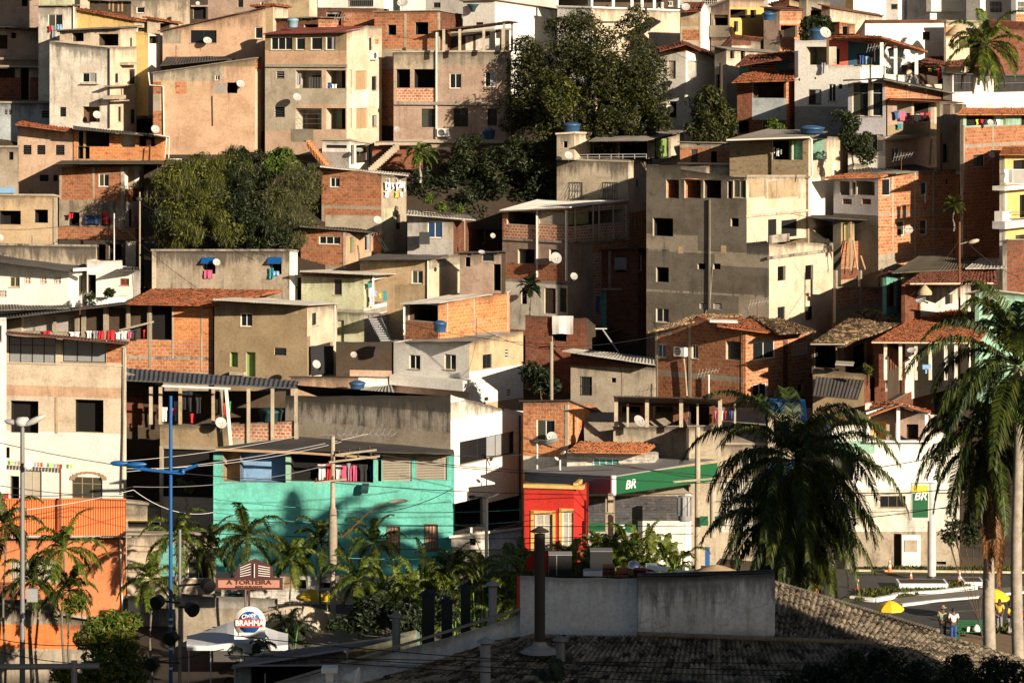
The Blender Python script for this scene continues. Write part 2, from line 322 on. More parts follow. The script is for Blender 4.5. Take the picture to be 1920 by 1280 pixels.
def wall_panel(mb, f, zb, mat):
    if f.w > 1.2 and not getattr(f, 'jit', False):       # hand built walls: the top edge wanders a little
        f.jit = True; n = int(f.w / .7); t = [(a, b) for a, b in f.top]
        for i in range(1, n):
            u = f.w * i / n
            if min(abs(u - a) for a, _ in t) > .15: f.top.append((u, None))
        f.top = sorted(((u, z if z is not None else interp(t, u) - jr.uniform(0, .07)) for u, z in f.top), key=lambda q: q[0])
    us = {0.0, f.w}; zs = {zb}
    for h in f.holes + [b[1:] for b in f.bands]: us |= {h[0], h[2]}; zs |= {h[1], h[3]}
    for u, z in f.top: us.add(u)
    us = sorted(u for u in us if -1e-6 <= u <= f.w + 1e-6); zs = sorted(z for z in zs if z >= zb)
    uu = [us[0]]
    for u in us[1:]:
        if u - uu[-1] > 1e-4: uu.append(u)
    zz = [zs[0]]
    for z in zs[1:]:
        if z - zz[-1] > 1e-4: zz.append(z)
    for u0, u1 in zip(uu, uu[1:]):
        t0, t1 = f.ztop(u0 + 1e-5), f.ztop(u1 - 1e-5); lim = min(t0, t1)
        lv = [(z, z) for z in zz if z < lim - .01] + [(t0, t1)]
        uc = (u0 + u1) / 2
        for (a0, a1), (b0, b1) in zip(lv, lv[1:]):
            zc = (a0 + a1 + min(b0, b1 if b1 < 1e9 else b0) + min(b0, b1)) / 4
            if any(h[0] < uc < h[2] and h[1] < zc < h[3] for h in f.holes): continue
            m = mat
            for bm, x0, z0, x1, z1 in f.bands:
                if x0 <= uc <= x1 and z0 <= zc <= z1: m = bm
            if m == 'none': continue
            mb.face([f.pt(u0, a0), f.pt(u1, a1), f.pt(u1, b1), f.pt(u0, b0)], m,
                    [(u0, a0), (u1, a1), (u1, b1), (u0, b0)], [(t0 - a0, a0 - zb), (t1 - a1, a1 - zb), (t1 - b1, b1 - zb), (t0 - b0, b0 - zb)])
class House:
    def __init__(s, name, label, D, x, T, yb, m, roof='slab', it='', a=22, dep=None, ext=5, rise=0.0, cat='house', group=None):
        s.name = name; xl, xc, xr = x; s.boxes = []
        X = (xc - 960) / F * D; s.root = thing(name, label, cat, (X, D, -(yb - HY) / F * D), group); s.ext = ext
        s.box(D, x, T, yb, m, roof, it, a, dep, rise)
    def box(s, D, x, T, yb, m, roof='slab', it='', a=22, dep=None, rise=0.0, ext=None):
        xl, xc, xr = x; A = R(a); ca, sa = math.cos(A), math.sin(A); b = Box(); s.boxes.append(b)
        C = Vector(((xc - 960) / F * D, D, 0)); k = (xl - 960) / F; wd = (C.x - k * D) / (ca + k * sa)
        if xr is not None and xr > xc: k2 = (xr - 960) / F; dp = (k2 * D - C.x) / max(.04, (sa - k2 * ca)); dp = min(dp, 26)
        else: dp = dep or 6.0
        if dep and dep < dp: dp = dep
        eF = Vector((ca, -sa, 0)); nF = Vector((-sa, -ca, 0)); eR = Vector((sa, ca, 0)); nR = Vector((ca, -sa, 0))
        FL = C - eF * wd; BR = C + eR * dp; BL = FL + eR * dp
        b.F = Face(FL, eF, nF, wd); b.R = Face(C, eR, nR, dp); b.w = wd; b.d = dp
        fr = [b.F.uz(px, py) for px, py in T if px <= xc + .01]; 
        rr = [b.R.uz(px, py) for px, py in T if px >= xc - .01 and (xr or 0) > xc]
        b.F.top = [(max(0, min(wd, u)), z) for u, z in fr]; zc = b.F.top[-1][1] if b.F.top else rr[0][1]
        if not b.F.top: b.F.top = [(0, zc), (wd, zc)]
        if len(rr) >= 2: b.R.top = [(max(0, min(dp, u)), z) for u, z in rr]
        else: b.R.top = [(0, zc), (dp, zc + rise)]
        zl = b.F.top[0][1]; zr = b.R.top[-1][1]; zbl = zl + zr - b.R.top[0][1]
        zb = -(yb - HY) / F * D - (s.ext if ext is None else ext)
        b.B = Face(BR, -eF, -nF, wd); b.B.top = [(0, zr), (wd, zbl)]
        b.L = Face(BL, -eR, -nR, dp); b.L.top = [(0, zbl), (dp, zl)]
        items = s.parse(it); fc = {'F': b.F, 'R': b.R}
        for q in items:
            c = q[0]
            if c[0] in 'wogldsva' and c not in ('win',):
                f = fc[q[1][0]]; x0, y0, x1, y1 = map(float, q[2:6])
                u0, z1 = f.uz(x0, (y0 + y1) / 2)[0], f.uz((x0 + x1) / 2, y0)[1]; u1, z0 = f.uz(x1, (y0 + y1) / 2)[0], f.uz((x0 + x1) / 2, y1)[1]
                u0 = max(.03, u0); u1 = min(f.w - .03, u1)
                if u1 - u0 < .05: q[0] = 'x'; continue
                f.holes.append((u0, z0, u1, z1)); q.append((f, u0, z0, u1, z1))
            elif c == 'b':
                f = fc[q[2][0]]; x0, y0, x1, y1 = map(float, q[3:7]); xm, ym = (x0 + x1) / 2, (y0 + y1) / 2
                f.bands.append((q[1], max(0, f.uz(x0, ym)[0]), f.uz(xm, y1)[1], min(f.w, f.uz(x1, ym)[0]), f.uz(xm, y0)[1]))
        root = s.root
        if m[0]:
            mb = MB(); wall_panel(mb, b.F, zb, m[0]); wall_panel(mb, b.R, zb, m[1]); back = m[2] if len(m) > 2 else m[0]
            wall_panel(mb, b.B, zb, back); wall_panel(mb, b.L, zb, back)
            for q in items:
                if isinstance(q[-1], tuple): s.reveal(mb, q, b)
            mb.build('wall', root)
        else:
            zb0 = -(yb - HY) / F * D
            for (f, u) in ((b.F, 0), (b.F, wd), (b.R, dp), (b.L, 0)):
                mb = MB(); zt = f.ztop(u); p = f.pt(u, 0); mb.bar((p.x, p.y, zb0), (p.x, p.y, zt), .17, .17, m[1] or 'cem')
                mb.build('post', root)
        for q in items: s.item(q, b, fc)
        # roof
        rp = roof.split(':'); kind = rp[0]
        if kind != 'none':
            mat = rp[1] if len(rp) > 1 else 'cem'; of = float(rp[2]) if len(rp) > 2 else .25; os_ = float(rp[3]) if len(rp) > 3 else of
            def q3(u, v):
                p = FL * (1 - u) + C * u + eR * dp * v; z = (zl * (1 - u) + b.F.top[-1][1] * u) * (1 - v) + (zbl * (1 - u) + zr * u) * v
                return Vector((p.x, p.y, z + .03))
            mb = MB()
            if kind in ('slab', 'par'):
                lo = -.5 if kind == 'par' else 0.0; of = min(of, .12); z0 = min(zl, zc, zr, zbl)
                if kind == 'par':
                    ins = .16; ps = [q3(ins / wd, ins / dp), q3(1 - ins / wd, ins / dp), q3(1 - ins / wd, 1 - ins / dp), q3(ins / wd, 1 - ins / dp)]
                    out = [q3(0, 0), q3(1, 0), q3(1, 1), q3(0, 1)]
                    for i in range(4):
                        j = (i + 1) % 4; mb.face([out[i], out[j], ps[j], ps[i]], mat); dn = Vector((0, 0, -.5)); mb.face([ps[i], ps[j], ps[j] + dn, ps[i] + dn], mat)
                        mb.face([out[i], out[j], out[j] - Vector((0, 0, .04)), out[i] - Vector((0, 0, .04))], mat)
                    mb.face([p + Vector((0, 0, -.5)) for p in ps], mat)
                else:
                    e1, e2 = of / wd, of / dp; c4 = [q3(-e1, -e2), q3(1 + e1, -e2), q3(1 + e1, 1 + e2), q3(-e1, 1 + e2)]
                    h = Vector((0, 0, .13)); top = [p + h * .3 for p in c4]; bot = [p - h * .7 for p in c4]
                    mb.face(top, mat); mb.face(bot[::-1], mat)
                    for i in range(4): j = (i + 1) % 4; mb.face([bot[i], bot[j], top[j], top[i]], mat)
            else:
                e1, e2 = os_ / wd, of / dp; p = [q3(-e1, -e2), q3(1 + e1, -e2), q3(1 + e1, 1 + e2 * .5), q3(-e1, 1 + e2 * .5)]
                if len(rp) > 4 and rp[4] == 'x': corr(mb, p[1], p[2], p[3], p[0], mat, kind)
                else: corr(mb, p[0], p[1], p[2], p[3], mat, kind)
                # rafters ends under the eave
                if kind in ('sheet', 'tile') and wd > 2:
                    for i in range(int(wd / .9) + 1):
                        u = min(1, i * .9 / wd); a0 = q3(u, -e2 * .8); a1 = q3(u, .12); dn = Vector((0, 0, -.12)); mb.bar(a0 + dn, a1 + dn, .07, .1, 'woodd')
            mb.build('roof', root)
        return b
    def parse(s, it):
        return [ln.split() for ln in it.strip().splitlines() if ln.strip() and not ln.strip().startswith('#')]
    def reveal(s, mb, q, b):
        f, u0, z0, u1, z1 = q[-1]; c = q[0]
        dp = .16; mat = None; back = None
        if c[0] in 'ov':
            dp = float(q[6]) if len(q) > 7 and not isinstance(q[6], tuple) else 2.2; mat = q[7] if len(q) > 8 else 'inner'; back = q[8] if len(q) > 9 else mat
            dp = min(dp, (b.d if f is b.F else b.w) * .85)
        p = lambda u, z, o: f.pt(u, z, o)
        rm = None
        for i, (A, B_) in enumerate((((u0, z0), (u1, z0)), ((u1, z0), (u1, z1)), ((u1, z1), (u0, z1)), ((u0, z1), (u0, z0)))):
            m0 = mat or 'cem'; ins = min(dp, .18)
            L = math.hypot(B_[0] - A[0], B_[1] - A[1])
            mb.face([p(*A, 0), p(*B_, 0), p(*B_, -ins), p(*A, -ins)], ('ceml' if c[0] in 'ov' else 'cream'), [(0, 0), (L, 0), (L, ins), (0, ins)])
            if dp > ins: mb.face([p(*A, -ins), p(*B_, -ins), p(*B_, -dp), p(*A, -dp)], m0, [(0, 0), (L, 0), (L, dp), (0, dp)])
        if back or c[0] in 'ov': mb.face([p(u0, z0, -dp), p(u1, z0, -dp), p(u1, z1, -dp), p(u0, z1, -dp)], back or 'inner', [(u0, z0), (u1, z0), (u1, z1), (u0, z1)], [(1, 2)] * 4)
    def item(s, q, b, fc):
        c = q[0]; root = s.root
        if c in ('x', 'b'): return
        if isinstance(q[-1], tuple): f, u0, z0, u1, z1 = q[-1]
        tk = [t for t in q if not isinstance(t, tuple)]
        if c[0] in 'wa':          # framed window, c = w2 -> two sashes
            fm = tk[6] if len(tk) > 6 else 'alu'; gm = tk[7] if len(tk) > 7 else 'glass'; n = int(c[1:] or 2) if c[1:].isdigit() else 2
            o = -.10; t = .05; mb = MB()
            def bar(ua, za, ub, zb_): mb.box(f.pt(ua, za, o - .03), f.e * (ub - ua), f.n * .06, Vector((0, 0, zb_ - za)), fm)
            bar(u0 + .002, z0 + .002, u1 - .002, z0 + t); bar(u0 + .002, z1 - t, u1 - .002, z1 - .002); bar(u0 + .002, z0 + t, u0 + t, z1 - t); bar(u1 - t, z0 + t, u1 - .002, z1 - t)
            for i in range(1, n): uc = u0 + (u1 - u0) * i / n; bar(uc - t * .45, z0 + t, uc + t * .45, z1 - t)
            if c[0] == 'a' or (z1 - z0) > 1.35: zc = z0 + (z1 - z0) * .68; bar(u0 + t, zc, u1 - t, zc + .035)
            mb.box(f.pt(u0 - .05, z0 - .05, 0.003), f.e * (u1 - u0 + .1), f.n * .05, Vector((0, 0, .05)), 'ceml')
            w_ = mb.build('window', root); mb = MB(); mb.box(f.pt(u0 + .01, z0 + .01, o - .012), f.e * (u1 - u0 - .02), f.n * .012, Vector((0, 0, z1 - z0 - .02)), gm)
            hsh = (int(abs(u0 * 37 + z0 * 91)) % 5)
            if gm == 'glass' and hsh in (1, 3) and (u1 - u0) > .7:   # drawn curtain or a sash left open
                k = u0 + (u1 - u0) * (.5 if hsh == 1 else .0); mb.box(f.pt(k + .05, z0 + .06, o - .008), f.e * ((u1 - u0) * .42), f.n * .02, Vector((0, 0, z1 - z0 - .12)), 'greyc' if hsh == 1 else 'glassg')
            mb.build('pane', w_)
        elif c[0] in 'sl':         # solid or slatted shutter
            fm = tk[6] if len(tk) > 6 else ('shut' if c[0] == 's' else 'metal'); mb = MB(); mb.box(f.pt(u0 + .002, z0 + .002, -.14), f.e * (u1 - u0 - .004), f.n * .03, Vector((0, 0, z1 - z0 - .004)), fm if c[0] == 's' else 'dark')
            if c[0] == 'l':
                n = max(3, min(14, int((z1 - z0) / .16)))
                for i in range(n): z = z0 + (z1 - z0) * (i + .5) / n; mb.box(f.pt(u0 + .003, z - .035, -.1), f.e * (u1 - u0 - .006), f.n * .07 + Vector((0, 0, -.04)), Vector((0, 0, .025)), fm)
            else:
                for i in (0, 1): mb.box(f.pt(u0 + .01 + (u1 - u0) / 2 * i, z0 + .01, -.108), f.e * .04, f.n * .02, Vector((0, 0, z1 - z0 - .02)), fm)
            mb.build('shutter', root)
        elif c[0] == 'g':          # barred grille over a window
            fm = tk[6] if len(tk) > 6 else 'metal'; gm = tk[7] if len(tk) > 7 else 'glass'; mb = MB(); mb.box(f.pt(u0 + .002, z0 + .002, -.13), f.e * (u1 - u0 - .004), f.n * .02, Vector((0, 0, z1 - z0 - .004)), gm)
            w_ = mb.build('window', root); mb = MB(); n = max(2, int((u1 - u0) / .16))
            for i in range(n + 1): u = u0 + (u1 - u0) * i / n; mb.box(f.pt(u - .012, z0, .02), f.e * .024, f.n * .02, Vector((0, 0, z1 - z0)), fm)
            for i in range(3): z = z0 + (z1 - z0) * i / 2; mb.box(f.pt(u0 - .03, z - .015, .042), f.e * (u1 - u0 + .06), f.n * .015, Vector((0, 0, .03)), fm)
            mb.build('grille', w_)
        elif c[0] == 'd':          # door
            fm = tk[6] if len(tk) > 6 else 'wood'; mb = MB(); mb.box(f.pt(u0 + .002, z0 + .002, -.12), f.e * (u1 - u0 - .004), f.n * .04, Vector((0, 0, z1 - z0 - .004)), fm)
            for k in (.12, .56): mb.box(f.pt(u0 + (u1 - u0) * .15, z0 + (z1 - z0) * k, -.08), f.e * (u1 - u0) * .7, f.n * .015, Vector((0, 0, (z1 - z0) * .32)), fm)
            mb.build('door', root)
        elif c == 'v': pass
        elif c == 'e':             # protruding ledge, awning or balcony: e mat face off x0 y0 x1 y1 [name]
            mat, f, off = tk[1], fc[tk[2][0]], float(tk[3]); x0, y0, x1, y1 = map(float, tk[4:8]); nm = tk[8] if len(tk) > 8 else 'ledge'
            u0, _ = f.uz(x0, y0, off); u1, _ = f.uz(x1, y0, off); xm = (x0 + x1) / 2; z1 = f.uz(xm, y0, off)[1]; z0 = f.uz(xm, y1, off)[1]
            mb = MB(); mb.box(f.pt(u0, z0, .002), f.e * (u1 - u0), f.n * off, Vector((0, 0, z1 - z0)), mat); mb.build(nm, root)
        elif c == 'c':             # pillar: c mat face x y0 y1 wpx [off]
            mat, f = tk[1], fc[tk[2][0]]; x, y0, y1, wp = map(float, tk[3:7]); off = float(tk[7]) if len(tk) > 7 else .03
            uc, z1 = f.uz(x, y0, off); _, z0 = f.uz(x, y1, off); wd = wp / F * f.O.y
            mb = MB(); mb.box(f.pt(uc - wd / 2, z0, off - .2), f.e * wd, f.n * .2, Vector((0, 0, z1 - z0)), mat); mb.build('pillar', root)
        elif c == 'p':             # pipe polyline: p mat face r x y x y ...
            mat, f, r = tk[1], fc[tk[2][0]], float(tk[3]); xs = list(map(float, tk[4:])); mb = MB()
            mb.tube([f.hit(xs[i], xs[i + 1], r + .03) for i in range(0, len(xs), 2)], r, mat); mb.build('pipe', root)
        elif c == 'r':             # railing: r mat face off x0 y0 x1 y1 [bars]
            mat, f, off = tk[1], fc[tk[2][0]], float(tk[3]); x0, y0, x1, y1 = map(float, tk[4:8]); mb = MB()
            pa, pb = f.hit(x0, y0, off), f.hit(x1, y0, off); h = f.hit(x0, y0, off).z - f.hit(x0, y1, off).z; dn = Vector((0, 0, -h))
            for k in ((0, .5, 1) if len(tk) < 9 else (0, 1)): mb.bar(pa + dn * k, pb + dn * k, .04, .04, mat)
            st = float(tk[8]) if len(tk) > 8 else 1.2; n = max(1, int((pb - pa).length / st))
            for i in range(n + 1): p = pa.lerp(pb, i / n); mb.bar(p, p + dn, .03, .03, mat)
            mb.build('railing', root)
        elif c == 't':             # stairs against the face: t mat face off x0 y0 x1 y1
            mat, f, off = tk[1], fc[tk[2][0]], float(tk[3]); x0, y0, x1, y1 = map(float, tk[4:8]); mb = MB()
            pa, pb = f.hit(x0, y0, off), f.hit(x1, y1, off); n = max(3, int(abs(pa.z - pb.z) / .19))
            hi = pb - pa; run = hi.copy(); run.z = 0
            for i in range(n):
                p = pa + hi * (i / n); zt = p.z; 
                mb.box(Vector((p.x, p.y, zt - .42)) - f.n * off * .8, run / n, f.n * off * .8, Vector((0, 0, .42)), mat)
            mb.build('stairs', root)
    def at(s, face, x, y, off=0.0, bi=0): return getattr(s.boxes[bi], face).hit(x, y, off)

# free roof or awning from four photo points with distances: eave left, eave right, top right, top left
def quadroof(h, name, pts, mat, kind='tile'):
    p = [P(*q) for q in pts]; mb = MB(); corr(mb, p[0], p[1], p[2], p[3], mat, kind); return mb.build(name, h.root if isinstance(h, House) else h)
class Each:                             # every shape drawn on it becomes a part of its own
    def __init__(s, name, root): s.n, s.r = name, root
    def __getattr__(s, k):
        def go(*a, **kw): mb = MB(); getattr(mb, k)(*a, **kw); mb.build(s.n, s.r)
        return go
def prim(h, name, fn, label=None):
    if name in ('pillar', 'post', 'door', 'beam', 'step', 'prop'): fn(Each(name, h.root if isinstance(h, House) else h)); return
    mb = MB(); fn(mb); o = mb.build(name, h.root if isinstance(h, House) else h)
    if label: o['label'] = label
    return o
# ---------------------------------------------------------------- repeated small things
def copy_tree(o, loc, rot=None, sc_=1.0, label=None):
    r = o.copy(); col.objects.link(r); r.location = loc
    if rot is not None: r.rotation_euler = rot
    r.scale = (sc_, sc_, sc_)
    if label: r['label'] = label
    TOP.append(r)
    for ch in [c for c in bpy.data.objects if c.parent == o]:
        c = ch.copy(); col.objects.link(c); c.parent = r
        for g in [g for g in bpy.data.objects if g.parent == ch]:
            d = g.copy(); col.objects.link(d); d.parent = c
    return r
PROTO = {}
def dish_proto(mat):
    root = thing('satellite_dish', '', 'satellite dish', (0, 0, 0), 'satellite dishes on the houses')
    mb = MB(); n = 20; R_ = .5
    prof = [(R_ * k / 5, .30 * (k / 5) ** 2 * R_ / 2 * 1.2) for k in range(6)]
    mb.lathe((0, 0, 0), [(.001, 0)] + prof[1:] + [(R_ + .012, prof[-1][1] + .01), (R_, prof[-1][1] - .03)] + [(r, h - .03) for r, h in prof[-2:0:-1]] + [(.001, -.03)], mat, n, Vector((0, -1, 0)))
    mb.build('reflector', root)
    mb = MB(); mb.tube([(0, -.02, -R_ * .95), (0, -.45, -.12)], .013, 'metal', 5); mb.build('feed_arm', root)
    mb = MB(); mb.lathe((0, -.44, -.13), [(.001, -.06), (.035, -.05), (.045, .05), (.001, .07)], 'metal', 8, Vector((0, 1, .25))); mb.build('receiver', root)
    mb = MB(); mb.tube([(0, .02, 0), (0, .22, -.12), (0, .25, -.55), (0, .55, -.60)], .02, 'metal', 5); mb.build('mount', root)
    return root
def dish(p, rpx, look, label, mat='dishw'):
    """p: world position, rpx: half width in photo pixels, look = (yaw right, pitch up) in degrees"""
    s_ = rpx / F * p.y * 2.0
    rot = (R(-look[1]), 0, R(look[0]))
    if mat not in PROTO:
        PROTO[mat] = o = dish_proto(mat); o['label'] = label; o.location = p; o.rotation_euler = rot; o.scale = (s_,) * 3; return o
    return copy_tree(PROTO[mat], p, rot, s_, label)
def tank(p, r, h, label, mat='tankb'):
    t = thing('water_tank', label, 'water tank', p, 'water tanks on the roofs'); q = Vector(p); mb = MB()
    mb.lathe(q, [(.001, 0), (r * .80, 0), (r * .84, .05), (r * .96, h * .78), (r * 1.03, h * .80), (r * 1.03, h * .88)], mat, 22); 
    mb.build('body', t); mb = MB()
    mb.lathe(q + Vector((0, 0, h * .88)), [(r * 1.05, -.01), (r * 1.05, .05), (r * .8, .11), (r * .35, .19), (.001, .2)], mat, 22); mb.build('lid', t); return t
def aircon(p, e, n, label, w_=.85):
    t = thing('air_conditioner', label, 'air conditioner', p, 'air conditioners on outside walls'); p = Vector(p); mb = MB()
    mb.box(p - e * w_ / 2, e * w_, n * .32, Vector((0, 0, .58)), 'white1'); mb.build('casing', t); mb = MB()
    c = p + n * .325 - e * .1 + Vector((0, 0, .29)); mb.lathe(c, [(.001, 0), (.23, 0), (.24, .015), (.25, 0)], 'metald', 16, n)
    for i in range(5): mb.box(c - e * .24 + Vector((0, 0, -.2 + i * .1)) + n * .012, e * .48, n * .008, Vector((0, 0, .012)), 'alu')
    mb.build('fan_grille', t); mb = MB(); mb.bar(p - e * .3 + Vector((0, 0, -.03)) - n * .05, p - e * .3 + n * .35 + Vector((0, 0, -.03)), .04, .04, 'metal'); mb.bar(p + e * .3 + Vector((0, 0, -.03)) - n * .05, p + e * .3 + n * .35 + Vector((0, 0, -.03)), .04, .04, 'metal'); mb.build('bracket', t)
    return t
CN = {'cwhite': 'white', 'cred': 'red', 'cblue': 'dark blue', 'cteal': 'teal', 'cpink': 'pink', 'cyellow': 'yellow', 'cblack': 'black', 'cgrey': 'grey', 'cgreen': 'green', 'clb': 'light blue', 'corange': 'orange', 'greenc': 'green', 'yel': 'yellow'}
def garments(f, off, spec, where, group):
    """hanging clothes: spec 'x0 y0 x1 y1 mat;...' in photo pixels on the plane of face f pushed out by off"""
    for k, sp in enumerate(spec.strip(';').split(';')):
        t = sp.split(); x0, y0, x1, y1 = map(float, t[:4]); mat = t[4]; kind = t[5] if len(t) > 5 else 'shirt'
        pa = f.hit(x0, y0, off); pb = f.hit(x1, y0, off); h = pa.z - f.hit(x0, y1, off).z; e = (pb - pa); wd = e.length; e.normalize()
        nn = f.n; mb = MB(); nu, nv = 6, 6; rr = random.Random(k + int(x0)); ph = rr.uniform(0, 6)
        def q(u, v):
            z = -v * h; xo = 0
            if kind == 'shirt': xo = (u - .5) * (.0 if v < .28 else -.28) * wd
            if kind == 'trousers' and abs(u - .5) < .02 and v > .4: z = -.4 * h
            return pa + e * (u * wd + xo) + nn * (.05 * math.sin(u * 9 + ph) * (.3 + v) + .02 * math.sin(v * 7 + ph)) + Vector((0, 0, z + .03 * math.sin(u * 8 + ph) * v))
        for i in range(nu):
            for j in range(nv):
                a = [q(i / nu, j / nv), q((i + 1) / nu, j / nv), q((i + 1) / nu, (j + 1) / nv), q(i / nu, (j + 1) / nv)]
                mb.face(a[::-1], mat, smooth=True)
        c = pa.lerp(pb, .5); o = mb.build('garment' if kind in ('shirt', 'trousers') else kind, None, c)
        nmk = {'shirt': 'shirt', 'trousers': 'trousers', 'towel': 'towel', 'curtain': 'curtain', 'tarp': 'tarpaulin', 'awning': 'awning', 'sheet': 'sheet'}[kind]
        tag(o, '%s %s hanging %s' % (CN.get(mat, 'grey'), nmk, where), nmk, group); o['_px'] = x0
def antenna(p, h, label):
    t = thing('television_antenna', label, 'antenna', p, 'antennas on poles'); p = Vector(p); mb = MB(); mb.tube([p, p + Vector((0, 0, h))], .025, 'rust', 5); mb.build('mast', t)
    mb = MB(); c = p + Vector((0, 0, h * .8)); mb.tube([c - Vector((.5, 0, .1)), c + Vector((.7, -.1, .15))], .012, 'alu', 4)
    for i in range(7): q = c + Vector((-.5 + i * .2, -.01 * i, -.1 + i * .04)); L = .3 - i * .025; mb.tube([q - Vector((0.08, .1, L)), q + Vector((.08, -.1, L))], .008, 'alu', 4)
    mb.build('elements', t); return t
def cable(pts, r, label, mat='cblack', sag=0.0, group='overhead cables'):
    P_ = []; 
    for a, b in zip(pts, pts[1:]):
        a, b = Vector(a), Vector(b); n = 12
        for i in range(n): t_ = i / n; P_.append(a.lerp(b, t_) - Vector((0, 0, sag * 4 * t_ * (1 - t_))))
    P_.append(Vector(pts[-1])); mb = MB(); mb.tube(P_, r, mat, 4); o = mb.build('cable', None, P_[0]); tag(o, label, 'cable', group); return o

# ---------------------------------------------------------------- plants
def rvec(r):
    while True:
        v = Vector((r.uniform(-1, 1), r.uniform(-1, 1), r.uniform(-1, 1)))
        if .05 < v.length < 1: return v.normalized()
def leaves(mb, c, rad, n, size, mat, r, flat=.75, blade=False):
    """leaf-sized faces scattered through the outer part of one clump"""
    mi = mb.mi(mat)
    for _ in range(n):
        d = rvec(r); k = r.uniform(.45, 1.0) ** .6; p = c + Vector((d.x * rad.x, d.y * rad.y, d.z * rad.z)) * k
        nn = (d * .7 + rvec(r) * .9 + Vector((0, 0, .35))).normalized(); a = nn.cross(rvec(r)).normalized(); b = nn.cross(a)
        s_ = size * r.uniform(.6, 1.4); i = len(mb.v); a = a * s_; b = b * s_ * flat * .6
        if blade: a = (Vector((0, 0, 1)) + rvec(r) * .55) * s_ * 2.2; b = rvec(r).cross(a).normalized() * s_ * .16
        mb.v += [tuple(p - a * .5), tuple(p - b * .5 + nn * s_ * .1), tuple(p + a * .6), tuple(p + b * .5 + nn * s_ * .1)]; mb.f.append((i, i + 1, i + 2, i + 3)); mb.m.append(mi); mb.sm.append(False)
        mb.uv += [(0, 0), (1, 0), (1, 1), (0, 1)]; mb.tb += [(3, 3)] * 4
def tree(label, blobs, mat, n, size, base=None, trunk=.25, cat='tree', name='tree', seed=1, sub=(.7, 1.3), group=None, fill=1.0, blade=0.0):
    """blobs: (x, y, D, rx_px, ry_px) in photo pixels: each lobe of the crown at its own distance; smaller clumps over each"""
    r = random.Random(seed); cs = [(P(x, y, D), rx / F * D, ry / F * D) for x, y, D, rx, ry in blobs]
    c0 = sum((c for c, _, _ in cs), Vector()) / len(cs)
    if base is None: base = Vector((c0.x, c0.y, min(c.z - b for c, _, b in cs) - 1.0))
    t = thing(name, label, cat, base, group); base = Vector(base); mb = MB(); tm = MB()
    tot = sum(a * b for _, a, b in cs)
    tips = []
    for c, a, b in cs:
        m_ = max(3, int(14 * a * b / (sub[1] ** 2) * .55 * fill)); per = int(n * a * b / tot / m_) + 1
        for _ in range(m_):
            d = rvec(r); q = c + Vector((d.x * a, d.y * a * .8, d.z * b)) * r.uniform(.55, .95); s_ = r.uniform(*sub); 
            leaves(mb, q, Vector((s_, s_, s_ * .75)), int(per * r.uniform(.5, 1.5)), size, mat, r, .75, r.random() < blade)
            if r.random() < .12: tips.append(q)
        tips.append(c)
    mb.build('crown', t)
    mid = base.lerp(c0, .45)
    tm.tube([base, base.lerp(mid, .5) + Vector((.1, 0, 0)), mid], [trunk, trunk * .85, trunk * .7], 'trunk', 8)
    for q in tips[:40]:
        k = mid.lerp(q, .5) + rvec(r) * .3; tm.tube([mid, k, q], [trunk * .45, trunk * .25, .03], 'trunk', 5)
    tm.build('trunk', t); return t
def frond(mb, p, az, el, L, mat, r, ll=.5, droop=1.0, nl=34, wl=.045, hang=.5, twist=0):
    """one feather leaf: arching rib with two rows of leaflets"""
    mi = mb.mi(mat); h = Vector((math.cos(az), math.sin(az), 0)); d = (h * math.cos(el) + Vector((0, 0, math.sin(el)))); q = Vector(p); pts = [q.copy()]; n = 14
    for i in range(n):
        d = (d + Vector((0, 0, -droop * .16 * (i / n + .25)))).normalized(); q = q + d * (L / n); pts.append(q.copy())
    for i in range(0, n, 2): mb.bar(pts[i], pts[i + 2], .05 * (1 - i / n) + .012, .04 * (1 - i / n) + .01, mat)
    for s_ in (-1, 1):
        for k in range(int(nl * 1.5)):
            t_ = .12 + .88 * (k + r.random() * .5) / int(nl * 1.5); x = t_ * n; i = min(n - 1, int(x)); b = pts[i].lerp(pts[i + 1], x - i); tg = (pts[i + 1] - pts[i]).normalized()
            sd_ = tg.cross(Vector((0, 0, 1)));
            if sd_.length < .1: sd_ = Vector((1, 0, 0))
            sd_.normalize(); up = sd_.cross(tg)
            l = ll * (math.sin(min(1, t_ * 1.15) * math.pi * .86 + .25) * .8 + .25) * r.uniform(.8, 1.15)
            dr = (sd_ * s_ * .9 + tg * .75 + up * r.uniform(-.1, .35)).normalized(); m1 = b + dr * l * .5; m2 = b + dr * l * .85 + Vector((0, 0, -hang * l * (.5 + r.random() * .5)))
            wv = tg * wl + up * wl * .3; j = len(mb.v)
            mb.v += [tuple(b - wv * .6), tuple(b + wv * .6), tuple(m1 + wv), tuple(m1 - wv), tuple(m2)]
            mb.f += [(j, j + 1, j + 2, j + 3), (j + 3, j + 2, j + 4)]; mb.m += [mi, mi]; mb.sm += [False, False]
            mb.uv += [(0, 0)] * 7; mb.tb += [(3, 3)] * 7
